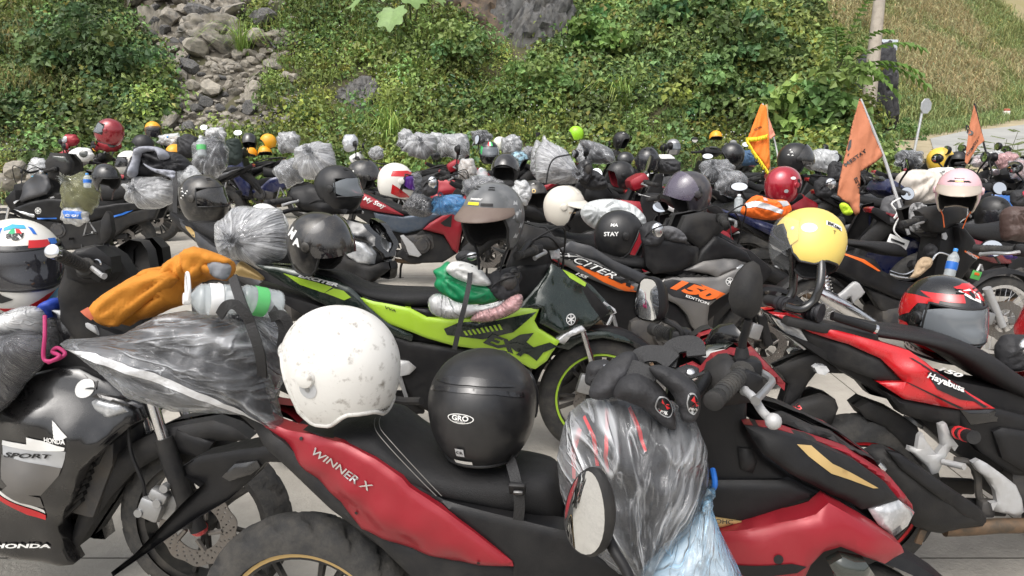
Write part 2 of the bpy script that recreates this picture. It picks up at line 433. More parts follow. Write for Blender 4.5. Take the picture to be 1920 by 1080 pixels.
def leaves(P, D, N, L, W, col):
    """folded four-sided leaves from base points P along D with face normal N"""
    S = unit(np.cross(D, N)); N = unit(np.cross(S, D)); n = len(P); L = L[:, None]; W = W[:, None]
    V = np.stack([P, P + D * L * .45 + S * W * .5 + N * W * .18, P + D * L - N * L * .18, P + D * L * .45 - S * W * .5 + N * W * .18], 1).reshape(-1, 3)
    k = np.arange(n)[:, None] * 4
    F = np.concatenate([k + [[0, 1, 2]], k + [[0, 2, 3]]], 0)
    return V, F, np.repeat(col, 4, 0)
def clumps(name, C, rad, per, size, asp, tint, jit, label, kind='stuff', up=.5, out=Vector((0, -.55, .85)), m=None, fill=.55, squash=.75, cat=None, parent=None):
    C = np.asarray(C, float); n = len(C); rad = np.asarray(rad, float); tot = n * per
    d = unit(RS.normal(size=(tot, 3))); o = np.array(out) / np.linalg.norm(out)
    dn = (d * o).sum(1, keepdims=True); d = unit(np.where(dn < -.15, d - 2 * dn * o, d))
    rr = np.repeat(rad, per)[:, None] * RS.uniform(fill, 1.05, (tot, 1)) ** .8
    # lumpy outline: every clump swells and shrinks with direction
    ph = np.repeat(RS.uniform(0, 6.28, n), per)
    rr *= (1 + .22 * np.sin(d[:, 0] * 5 + ph) + .18 * np.sin(d[:, 2] * 6 + d[:, 1] * 4 + ph * 2))[:, None]
    P = np.repeat(C, per, 0) + d * rr * [1, 1, squash]
    N = unit(d * .7 + RS.normal(size=(tot, 3)) * .45 + [0, -.1, up])
    D = unit(np.cross(N, RS.normal(size=(tot, 3)))); D[:, 2] -= .25; D = unit(D)
    L = size * RS.uniform(.6, 1.35, tot); big = np.array([noise.noise(Vector((c[0] * .55, c[1] * .7, 4.))) for c in C])[:, None]; ct = np.repeat((1 + RS.normal(0, .16, (n, 1))) * (1 + .75 * big), per, 0)
    hue = np.repeat(RS.normal(0, .10, (n, 1)) + .35 * big[::-1], per, 0)
    t = np.array(tint)[None] * 1.75 * ct * (1 + RS.normal(0, jit, (tot, 1))); t[:, :1] *= (1 + hue); t[:, 2:] *= (1 - hue)
    y = RS.uniform(size=tot) < .03; t[y] = np.array([.22, .20, .05])
    V, F, cc = leaves(P, D, N, L, L * asp, np.clip(t, .008, .6))
    ob = put(name, np_mesh(name, V, F, m or M_LEAF, cc), parent)
    if parent is None: tag(ob, label, cat, None, kind)
    return ob
def blades(name, B, Lh, wd, lean, tint, jit, label, kind='stuff', m=None, parent=None, cat=None, ldir=None):
    B = np.asarray(B, float); n = len(B); a = RS.uniform(0, 6.283, n)
    h = np.stack([np.cos(a), np.sin(a), 0 * a], 1)
    if ldir is not None: h = unit(h + np.array(ldir))
    L = (np.asarray(Lh) * RS.uniform(.55, 1.25, n))[:, None]; ln = (lean * RS.uniform(.2, 1.3, n))[:, None]
    s = np.cross(h, [0, 0, 1.]) * (wd * RS.uniform(.7, 1.3, n))[:, None]; up = np.array([[0, 0, 1.]])
    p0 = B; p1 = B + up * L * .5 + h * L * ln * .25; p2 = B + up * L * (.95 - .3 * ln) + h * L * ln * .8; p3 = B + up * L * (1.05 - .75 * ln) + h * L * ln * 1.25
    V = np.stack([p0 - s * .7, p0 + s * .7, p1 - s, p1 + s, p2 - s * .7, p2 + s * .7, p3], 1).reshape(-1, 3)
    k = np.arange(n)[:, None] * 7
    F = np.concatenate([k + [[0, 1, 3]], k + [[0, 3, 2]], k + [[2, 3, 5]], k + [[2, 5, 4]], k + [[4, 5, 6]]], 0)
    t = np.array(tint)[None] * 1.35 * (1 + RS.normal(0, jit, (n, 1))); t[:, :1] *= 1 + RS.normal(0, .12, (n, 1))
    ob = put(name, np_mesh(name, V, F, m or M_GRASS, np.repeat(np.clip(t, .008, .7), 7, 0)), parent)
    if parent is None: tag(ob, label, cat, None, kind)
    return ob
# where each kind grows, read off the bank itself
ZN = {k: [] for k in ('ivy', 'weed', 'bush', 'grass', 'drygrass', 'low', 'dark')}
for _ in range(5200):
    x = RS.uniform(-13.5, 12.5); d = RS.uniform(-.35, 6.6); y = foot(x) + d
    if y > 40: continue
    z = H(x, y); px, py = proj((x, y, z))
    if not (-60 < px < 1730 and py > -50): continue
    if any(pip(px + q, py, SCREE) for q in (-16, 0, 16)) or pip(px, py + 8, CLIFF): continue
    if (px - 668) ** 2 + (py - 190) ** 2 < 44 ** 2 or (px - 547) ** 2 + (py - 152) ** 2 < 18 ** 2: continue
    p = (x, y, z + .04); u = RS.uniform()
    if px < 335:
        if px < 110 and py < 190: ZN['drygrass' if u < .2 else 'ivy' if u < .8 else 'grass'].append(p)
        elif px < 60 and py > 250: ZN['low'].append(p)
        else: ZN['ivy'].append(p)
    elif px < 1030:
        ZN['grass' if u < .12 else 'weed' if u < .9 else 'bush'].append(p)
    else:
        if py > 190 and px < 1420 and u < .75: ZN['low' if u < .45 else 'grass' if u < .55 else 'weed'].append(p)
        elif py > 90 and 1150 < px < 1480 and u < .35: ZN['dark'].append(p)
        elif px > 1560 and py < 130: ZN['weed'].append(p)
        else: ZN['bush'].append(p)
def zr(k, a, b): return RS.uniform(a, b, len(ZN[k]))
for k_ in ('bush', 'dark', 'ivy'): ZN[k_] = [p for p in ZN[k_] if RS.uniform() < .72]
hump = [p for p in ZN['weed'] + ZN['ivy'] if RS.uniform() < .10]
clumps('ivy_undergrowth', ZN['ivy'], zr('ivy', .18, .6), 105, .115, .85, (.07, .10, .036), .28, 'dark green broad leaved creepers smothering the left of the bank', up=.35)
clumps('weed_undergrowth', ZN['weed'], zr('weed', .15, .34), 95, .062, .62, (.150, .182, .050), .28, 'light green flowering weeds covering the middle of the bank')
clumps('broadleaf_undergrowth', ZN['bush'], zr('bush', .22, .72) ** 1.0, 115, .125, .72, (.105, .142, .045), .3, 'mid green broad leaved bushes covering the right of the bank', up=.4)
clumps('dim_undergrowth', ZN['dark'], zr('dark', .2, .6), 100, .085, .55, (.05, .08, .03), .3, 'deep green tangled shrubs low on the right of the bank')
clumps('shrub_humps', hump, RS.uniform(.4, .75, len(hump)), 170, .10, .7, (.115, .165, .045), .3, 'rounded green shrubs standing out of the weeds of the bank', squash=.95)
clumps('low_undergrowth', ZN['low'], zr('low', .15, .3), 95, .045, .6, (.13, .155, .05), .3, 'dusty olive weeds along the foot of the bank')
def spread(C, n, r):
    C = np.asarray(C); k = RS.randint(0, len(C), n); q = C[k] + RS.normal(0, r, (n, 3)) * [1, 1, .1]; return q
blades('bank_grass', spread(ZN['grass'], 9000, .22), .42, .006, .85, (.14, .19, .05), .25, 'long arching grass growing through the weeds of the bank')
blades('dry_bank_grass', spread(ZN['drygrass'] + ZN['ivy'][:12], 3000, .3), .55, .005, .9, (.22, .21, .085), .25, 'dry yellowish grass hanging at the top left of the bank')
fl = spread(ZN['weed'] + ZN['low'], 1500, .25) + [0, -.15, .28]
V, F, cc = leaves(fl, unit(RS.normal(size=fl.shape)), unit(RS.normal(size=fl.shape) * .4 + [0, -.5, .7]), np.full(len(fl), .028), np.full(len(fl), .028), np.full((len(fl), 3), .62))
tag(put('white_wildflowers', np_mesh('white_wildflowers', V, F, M_LEAF, cc)), 'tiny white wildflowers dotted over the weeds', None, kind='stuff')
# far slope
fc = []; fg = []; ff = []
for _ in range(32000):
    x = RS.uniform(5, 46); s = RS.uniform(.1, 19); y = 34.5 + (x - 15) * .85 + s * 1.312
    px, py = proj((x, y, H(x, y)))
    if not (1540 < px < 1990 and -40 < py < 260): continue
    n_ = noise.noise(Vector((x * .16, y * .16, 1.)))
    n_ = n_ + .5 * noise.noise(Vector((x * .5, y * .5, 7.)))
    if n_ + (.45 if py < 110 and px > 1840 else 0) + (.5 if py > 185 else 0) > .16: fc.append((x, y, H(x, y)))
    else: fg.append((x, y, H(x, y)))
blades('far_dry_grass', spread(fg, 42000, .3), .95, .02, .9, (.32, .285, .155), .28, 'tall dry straw coloured grass covering the distant slope')
blades('far_green_grass', spread(fc, 22000, .3), .85, .022, .8, (.20, .23, .09), .25, 'greener tall grass and reeds on the distant slope')
clumps('far_bushes', [fc[i] for i in RS.randint(0, len(fc), 190)] + [fg[i] for i in RS.randint(0, len(fg), 190)], RS.uniform(.35, 1.0, 380), 90, .16, .7, (.16, .18, .075), .25, 'scattered low bushes on the distant slope')
# verge weeds along the road's far edge
vg = [];
for _ in range(500):
    t = RS.uniform(0, 1); x = 13 + 20 * t; y = 34.5 + (x - 15) * .85 - RS.uniform(.0, 1.8); vg.append((x, y, H(x, y)))
blades('verge_grass', spread(vg, 9000, .4), .55, .018, .8, (.18, .23, .09), .25, 'green grass along the far edge of the road')

# ------------------------------------------------------------------ plants one can tell apart
M_STEM = mat('stem', (.10, .11, .05), .8); M_BARK = mat('bark', (.16, .13, .10), .9, bump=.6, bscale=30)
M_EAR = mat('elephant_ear_leaf', (.17, .27, .09), .45, var=.2, bump=.2, bscale=8)
def ear_leaf(p, L, yaw, tilt, parent):
    """a big lobed heart shaped leaf with a creased midrib"""
    out = []
    n = 44
    for k in range(n):
        a = -math.pi + 2 * math.pi * k / n
        r = (.62 + .38 * math.cos(a)) ** .6 * (1 + .13 * math.cos(9 * a)) * .6
        if abs(a) > 2.6: r *= .55
        out.append((r * math.cos(a) * 1.15, r * math.sin(a) * 1.25))
    mb = MB(); vs = [(.0, 0, 0)] + [(x * .55 * L, y * .55 * L, (.10 * abs(y) - .05 * x * x) * L * .5) for x, y in out] + [(x * L, y * L, (.16 * abs(y) - .28 * x * x - .1 * y * y) * L) for x, y in out]
    fs = []
    for k in range(n):
        k2 = (k + 1) % n; fs += [(0, 1 + k, 1 + k2), (1 + k, 1 + n + k, 1 + n + k2, 1 + k2)]
    mb.add(vs, fs)
    o = mb.build('leaf', M_EAR, parent, angle=60); o.location = p; o.rotation_euler = (.1, tilt, yaw); return o
p = hit(772, 75); t = thing('elephant_ear_plant', 'big leaved elephant ear plant at the top of the bank left of the cliff', 'plant', p)
for q, L, yw, ti in (((-.28, -.9, .50), .62, -1.9, .95), ((-.95, -.7, .85), .6, -2.5, .6), ((.05, -.6, .95), .62, -.9, .7), ((.5, -.4, .95), .55, -.3, .5), ((-.45, -.2, 1.15), .6, -2.0, .7)):
    ear_leaf(q, L, yw, ti, t)
    MB().tube([(0, 0, -.1), (q[0] * .4, q[1] * .5, q[2] * .7 + .1), q], [.025, .02, .012]).build('stalk', M_STEM, t)
def tuft(px, py, n, L, label, tint=(.20, .28, .07)):
    p = hit(px, py); t = thing('grass_tuft', label, 'grass', p)
    blades('foliage', RS.normal(0, .07, (n, 3)) * [1, 1, .1], L, .011, 1.0, tint, .2, None, parent=t)
tuft(455, 105, 110, .85, 'tall bright grass tuft beside the biggest boulder')
tuft(735, 270, 150, .75, 'long arching grass tuft at the bank foot behind the grey bags')
tuft(1165, 205, 130, .8, 'arching pale grass tuft right of centre on the bank')
tuft(940, 200, 90, .6, 'small grass tuft under the dark cliff', (.17, .24, .06))
def frond_shrub(px, py, fr, label, name, size, tint, trunk_h, asp=.42):
    p = hit(px, py); t = thing(name, label, 'shrub', p)
    tk = MB().tube([(0, 0, -.2), (.03, -.02, trunk_h * .5), (0, -.05, trunk_h)], [.035, .03, .02]); Vs = []; Fs = []; Cs = []; k = 0
    for (dx, dy, dz, bend) in fr:
        a = Vector((0, -.03, trunk_h * .75)); e = Vector((dx, dy, dz)); mid = (a + e) / 2 + Vector((0, 0, bend))
        pts = [a * (1 - u) ** 2 + mid * 2 * u * (1 - u) + e * u * u for u in np.linspace(0, 1, 14)]
        tk.tube(pts, [.012 * (1 - .7 * i / 13) for i in range(14)], 5)
        P = []; D = []
        for i in range(3, 14):
            tg = (pts[i] - pts[i - 1]).normalized(); sd_ = tg.cross(Vector((0, 0, 1))).normalized()
            for sg in (-1, 1):
                P.append(pts[i]); D.append(sd_ * sg * .8 + tg * .6 + Vector((0, 0, -.25)))
        P = np.array([list(v) for v in P]); D = unit(np.array([list(v) for v in D])); n = len(P)
        col = np.array(tint)[None] * (1 + RS.normal(0, .18, (n, 1)))
        V, F, cc = leaves(P, D, unit(np.tile([[0, -.25, 1.]], (n, 1)) + RS.normal(0, .2, (n, 3))), size * RS.uniform(.8, 1.2, n), size * asp * np.ones(n), np.clip(col, .01, .6))
        Vs.append(V); Fs.append(F + k); Cs.append(cc); k += len(V)
    tk.build('trunk', M_STEM, t); put('crown', np_mesh('crown', np.concatenate(Vs), np.concatenate(Fs), M_LEAF, np.concatenate(Cs)), t)
frond_shrub(1560, 225, [(.35, -.4, 2.35, .5), (1.5, -.3, 1.45, .6), (1.45, -.5, .95, .5), (.75, -.5, 1.75, .5), (1.0, -.6, .55, .5), (-.3, -.4, 1.8, .5), (.1, -.6, 1.4, .4), (1.75, -.2, .75, .55), (.55, -.8, .9, .3)], 'feathery bright green shrub arching round the wooden utility pole', 'frond_shrub', .26, (.115, .21, .04), 1.2)
for px, dep, hh, lb in ((1800, 15.5, 1.05, 'thin feathery sapling at the road edge left of the far right flag'), (1875, 15.0, 1.15, 'thin feathery sapling at the road edge right of the far right flag'), (1915, 16, .9, 'thin feathery sapling at the right edge of the lot')):
    q = at(px, 300, dep); g = Vector((q.x, q.y, 0)); t = thing('sapling', lb, 'sapling', g)
    tk = MB(); Vs = []; Fs = []; Cs = []; k = 0
    for s_ in range(5):
        a = RS.uniform(0, 6.28); e = Vector((math.cos(a) * .35, math.sin(a) * .2, hh * RS.uniform(.7, 1.25)))
        tk.tube([(0, 0, -.1), e * .5 + Vector((0, 0, .05)), e], [.01, .008, .004], 5)
        for j in range(7):
            u = .3 + .7 * j / 6; b0 = e * u; aa = RS.uniform(0, 6.28); dr = Vector((math.cos(aa), math.sin(aa) * .6, .15)).normalized(); n = 18
            P = np.array([list(b0 + dr * (.02 + .015 * i)) for i in range(n)]); sd_ = dr.cross(Vector((0, 0, 1)))
            D = unit(np.array([list(sd_ * (1 if i % 2 else -1) + dr * .3) for i in range(n)]))
            V, F, cc = leaves(P, D, unit(np.tile([[0, -.3, 1.]], (n, 1))), np.full(n, .085), np.full(n, .022), np.clip(np.array([[.20, .25, .09]]) * (1 + RS.normal(0, .15, (n, 1))), .01, .6))
            Vs.append(V); Fs.append(F + k); Cs.append(cc); k += len(V)
    tk.build('trunk', M_STEM, t); put('crown', np_mesh('crown', np.concatenate(Vs), np.concatenate(Fs), M_LEAF, np.concatenate(Cs)), t)
# the leafy bush with bigger leaves behind the orange flags
def big_bush(px, py, n, rad, size, tint, label):
    p = hit(px, py); t = thing('leafy_bush', label, 'bush', p)
    C = [(RS.normal(0, rad * .5), RS.normal(-.25, .2), abs(RS.normal(rad * .55, rad * .3))) for _ in range(n)]
    clumps('foliage', C, RS.uniform(.2, .36, n), 46, size, .85, tint, .22, None, up=.35, parent=t)
    MB().tube([(0, 0, -.2), (.03, -.1, rad * .7)], [.03, .015]).build('stem', M_STEM, t)
big_bush(1500, 262, 26, 1.0, .19, (.125, .195, .055), 'pale green large leaved bush behind the fringed orange flag')
big_bush(1700, 262, 14, .7, .13, (.10, .16, .045), 'green bush at the foot of the utility pole by the road')
big_bush(1120, 120, 20, .9, .15, (.115, .19, .05), 'bright leaved bush right of the dark cliff')
big_bush(1400, 150, 26, 1.1, .16, (.075, .115, .038), 'dark green bush hanging over the bank above the fringed flag')
big_bush(1330, 215, 18, .8, .13, (.11, .165, .05), 'round green bush at the bank foot left of the fringed flag')
big_bush(1600, 190, 20, 1.0, .15, (.09, .15, .045), 'bright bush just left of the utility pole')
big_bush(1030, 195, 16, .8, .12, (.115, .17, .05), 'pale bush below the dark cliff')
big_bush(180, 150, 24, 1.1, .14, (.06, .095, .035), 'dark broad leaved bush at the left of the rock slide')
big_bush(850, 130, 16, .8, .11, (.13, .18, .055), 'light green bush under the brown cliff')
big_bush(1275, 60, 22, 1.0, .17, (.10, .155, .05), 'large leaved bush high on the right of the bank')

# ------------------------------------------------------------------ pole, signs, hoses, milestone
M_POLE = mat('weathered_pole', (.34, .30, .25), .85, bump=.5, bscale=18, var=.2)
M_STEEL = mat('galvanised_steel', (.52, .54, .56), .5, .6, dust=.2)
M_HOSE = mat('black_hose', (.04, .04, .045), .5)
b = hit(1622, 262); b = at(1622, 262, 17.2); b.z = max(-.1, H(b.x, b.y) - .1); tp = at(1652, -30, 17.4)
t = thing('utility_pole', 'weathered round utility pole standing at the right end of the bank', 'utility pole', b)
MB().tube([(0, 0, 0), (tp - b) * .5, tp - b, (tp - b) * 1.6], [.185, .155, .125, .10], 16).build('shaft', M_POLE, t)
q = at(1716, 262, 29.); q.z = H(q.x, q.y); tp = at(1731, 199, 29.)
t = thing('road_sign', 'back of a small grey octagonal road sign leaning beside the road', 'road sign', q)
MB().tube([(0, 0, -.2), (tp - q), (tp - q) * 1.08], .05, 10).build('post', M_STEEL, t)
mb = MB(); mb.lathe([(0, -.012), (.30, -.012), (.31, 0), (.30, .012), (0, .012)], 8, Matrix.Translation(tp - q + Vector((.08, -.06, .0))) @ Euler((0, R(22.5), R(22))).to_matrix().to_4x4()); mb.build('sign_plate', M_STEEL, t, angle=20)
q = hit(1885, 226); t = thing('milestone', 'small white kilometre stone with a red cap beside the far road', 'milestone', q)
MB().box((0, 0, .28), (.34, .22, .56)).build('stone', mat('white_paint', (.78, .76, .70), .7, dust=.2), t)
MB().box((0, 0, .62), (.32, .20, .14), bev=.35).build('cap', mat('faded_red_paint', (.45, .13, .08), .7), t)
q = at(1660, 84, 26); t = thing('sign_board', 'pale blue grey board showing behind the utility pole', 'sign', q)
MB().box((0, 0, 0), (.95, .06, .36), (0, 0, .2)).build('panel', mat('board_paint', (.55, .60, .66), .5), t)
MB().tube([(0, 0, -4), (0, .05, -.1)], .04).build('post', M_STEEL, t)
def hose(pts, r, label):
    P = [hit(*a) + Vector((0, -.1, .1)) for a in pts]
    tag(MB().tube(P, r, 8).build('hose', M_HOSE), label, 'hose')
hose([(527, -10), (533, 20), (528, 40), (512, 60), (508, 85), (520, 100)], .028, 'grey hose hanging down the bank right of the big boulder')
hose([(312, 160), (330, 145), (352, 128), (360, 112)], .03, 'short black hose lying across the rock slide')
hose([(-20, 290), (60, 292), (120, 293), (175, 296)], .045, 'black pipe running along the foot of the bank on the left')
# rubble and low kerb at the left foot of the bank
for px, py, sz in ((20, 345, 60), (52, 352, 40), (70, 336, 30), (30, 318, 46), (95, 330, 26)):
    p = at(px, py, 14.0); o = put('rock', RM[1][int(px) % 5], loc=(p.x, p.y, max(.05, p.z)), rot=(0, .2, px)); s_ = sz * 14 / FPX / 1.7; o.scale = (s_ * 1.2, s_, s_ * .6)
    tag(o, 'flat pale stone at the foot of the bank on the left edge of the lot', 'rock', 'pale stones at the left foot of the bank')
# ------------------------------------------------------------------ materials of the bikes and their load
M_BLK = mat('matte_black_plastic', (.009, .009, .010), .40, bump=.08, bscale=300, dust=.2, dcol=(.06, .055, .048), spec=.28)
M_BLK2 = mat('worn_black_plastic', (.014, .014, .015), .52, bump=.12, bscale=200, dust=.4, dcol=(.08, .073, .062), spec=.28)
M_GLOSSBLK = mat('gloss_black_paint', (.005, .005, .006), .16, coat=.7, dust=.22, dcol=(.07, .065, .06))
M_SEAT = mat('seat_vinyl', (.012, .012, .013), .48, bump=.35, bscale=520, dust=.2, dcol=(.05, .046, .04), spec=.3)
M_RUBBER = mat('tyre_rubber', (.022, .022, .022), .8, bump=.3, bscale=90, dust=.6, dcol=(.11, .10, .085), dscale=14)
M_RIM = mat('black_alloy', (.018, .018, .019), .35, .3, dust=.45, dcol=(.17, .15, .12))
M_DISC = mat('brake_steel', (.20, .19, .18), .38, .9, dust=.5, dcol=(.22, .17, .12))
M_ALU = mat('cast_aluminium', (.36, .365, .37), .42, .85, dust=.4, dcol=(.25, .22, .18))
M_ALUW = mat('silver_paint', (.44, .445, .45), .4, .3, dust=.35, dcol=(.3, .26, .2))
M_CHROME = mat('chrome', (.75, .75, .76), .12, 1., dust=.2, dcol=(.3, .27, .22))
M_ENG = mat('engine_casting', (.05, .05, .053), .5, .4, bump=.1, bscale=80, dust=.6, dcol=(.19, .165, .13))
M_PIPE = mat('rusty_pipe', (.20, .13, .08), .6, .7, two=(.10, .08, .06), tscale=9)
M_LENS = mat('clear_lens', (.34, .35, .36), .10, .25, coat=1., two=(.62, .63, .64), tscale=16)
M_RLENS = mat('red_lens', (.30, .012, .015), .12, coat=1.)
M_OLENS = mat('amber_lens', (.55, .20, .03), .15, coat=1.)
M_GLASS = mat('mirror_glass', (.82, .84, .86), .02, 1.)
M_SCREEN = mat('smoked_screen', (.03, .035, .03), .06, coat=1.)
M_WHITE = mat('white_vinyl', (.74, .74, .72), .45, dust=.12)
M_LGREY = mat('light_grey_vinyl', (.42, .43, .44), .4, dust=.15)
M_GOLD = mat('gold_vinyl', (.52, .36, .15), .35, .35)
M_ORANGEV = mat('orange_vinyl', (.72, .13, .015), .4)
M_BLUEV = mat('blue_vinyl', (.02, .14, .52), .4)
M_CYANV = mat('cyan_vinyl', (.06, .36, .58), .4)
M_REDV = mat('red_vinyl', (.55, .02, .025), .4)
M_BLACKV = mat('black_vinyl', (.012, .012, .013), .4)
M_GREENV = mat('green_sticker', (.10, .42, .10), .5)
M_YELV = mat('yellow_vinyl', (.75, .60, .02), .45)
PAINT = {
 'red': mat('matte_red_paint', (.27, .010, .020), .36, .2, coat=.2, dust=.2, dcol=(.30, .07, .06), dscale=5),
 'brightred': mat('gloss_red_paint', (.50, .008, .014), .22, coat=.6, dust=.12, dcol=(.4, .1, .08)),
 'darkred': mat('dark_red_paint', (.16, .006, .014), .25, coat=.6, dust=.15),
 'green': mat('deep_green_paint', (.012, .022, .018), .2, .3, coat=.7, dust=.15, dcol=(.12, .12, .09)),
 'lime': mat('lime_paint', (.34, .54, .03), .35, coat=.4, dust=.15, dcol=(.42, .48, .16)),
 'grey': mat('satin_grey_paint', (.17, .165, .16), .38, .55, dust=.2, dcol=(.25, .22, .18)),
 'darkgrey': mat('dark_grey_paint', (.045, .047, .052), .4, .3, dust=.25, dcol=(.16, .14, .12)),
 'black': M_BLK, 'gloss': M_GLOSSBLK,
 'navy': mat('navy_paint', (.012, .018, .07), .25, .2, coat=.6, dust=.15),
 'blue': mat('blue_paint', (.015, .12, .42), .25, coat=.6, dust=.1),
 'white': mat('white_bike_paint', (.70, .70, .69), .25, coat=.5, dust=.2),
 'slate': mat('slate_paint', (.05, .07, .10), .35, .3, dust=.2),
}
BIKE_GROUP = 'motorbikes parked close together across the lot'

BIKES = []
def fix_to(o, b=None):
    """make a piece placed in the scene a part of the bike it is bolted to (the nearest handlebar if not named)"""
    p = o.location; b = b or min(BIKES, key=lambda k: (k.M @ Vector((.95, 0, 1.1)) - p).length)
    o.parent = b.root; o.matrix_parent_inverse = b.Mi
    for k in ('label', 'category', 'group'):
        if k in o: del o[k]
    return o
class Bike:
    """local frame: rear axle over the origin, x forward, y left, z up; near = +1 when the camera sees its left side"""
    def __init__(s, label, o, yaw, near=-1, lean=0., name='motorbike'):
        s.root = thing(name, label, 'motorbike', (o[0], o[1], 0), (R(lean), 0, R(yaw)), BIKE_GROUP)
        s.M = Matrix.Translation((o[0], o[1], 0)) @ Euler((R(lean), 0, R(yaw))).to_matrix().to_4x4()
        BIKES.append(s)
        s.Mi = s.M.inverted(); s.near = near; s.n = s.Mi.to_3x3()
    def L(s, px, py, w=0.):
        """the point of the bike's upright plane at side distance w that lies behind a pixel"""
        a = s.Mi @ CAM; d = s.n @ ray(px, py); t = (s.near * w - a.y) / d.y
        return a + d * t
    def pts(s, P, w):
        o = []
        for p in P:
            ww = p[2] if len(p) > 2 else w
            q = s.L(p[0], p[1], ww); o.append((q.x, q.z, ww))
        return o
    def panel(s, name, P, m, w=.12, bulge=.012, depth=.03, edge=.02, step=.022, parent=None, px=True, mirror=True, label=None, ridge=None):
        C = s.pts(P, w) if px else [(p[0], p[1], p[2] if len(p) > 2 else w) for p in P]
        RD = s.pts(ridge, w) if (ridge and px) else (ridge or [])
        return Panel(s, name, C, m, bulge, depth, edge, step, parent or s.root, mirror, label, RD)
    def prism(s, name, P, m, w, px=True, wp=0., bev=.012, parent=None, w0=None):
        """a solid right through the bike between the side distances -w and w"""
        C = [(q[0], q[1]) for q in (s.pts(P, wp) if px else P)]
        bm = bmesh.new(); a, b_ = (-w, w) if w0 is None else (s.near * w0, s.near * w)
        f = bm.faces.new([bm.verts.new((x, a, z)) for x, z in C])
        r = bmesh.ops.extrude_face_region(bm, geom=[f]); bmesh.ops.translate(bm, verts=[g for g in r['geom'] if isinstance(g, bmesh.types.BMVert)], vec=(0, b_ - a, 0))
        bmesh.ops.recalc_face_normals(bm, faces=bm.faces)
        if bev: bmesh.ops.bevel(bm, geom=list(bm.edges), offset=bev, segments=2, affect='EDGES', profile=.6, clamp_overlap=True)
        me = bpy.data.meshes.new(name); bm.to_mesh(me); bm.free(); me.materials.append(m); me.shade_smooth(); me.set_sharp_from_angle(angle=R(35))
        return put(name, me, parent or s.root)
    def tube(s, name, P, r, m, parent=None, n=8, flat=1.):
        """P: local points, or pixels with a side distance"""
        mb = MB(); mb.tube([s.L(*p) if len(p) == 3 and max(abs(p[0]), abs(p[1])) > 20 else Vector(p) for p in P], r, n, flat=flat)
        return mb.build(name, m, parent or s.root)

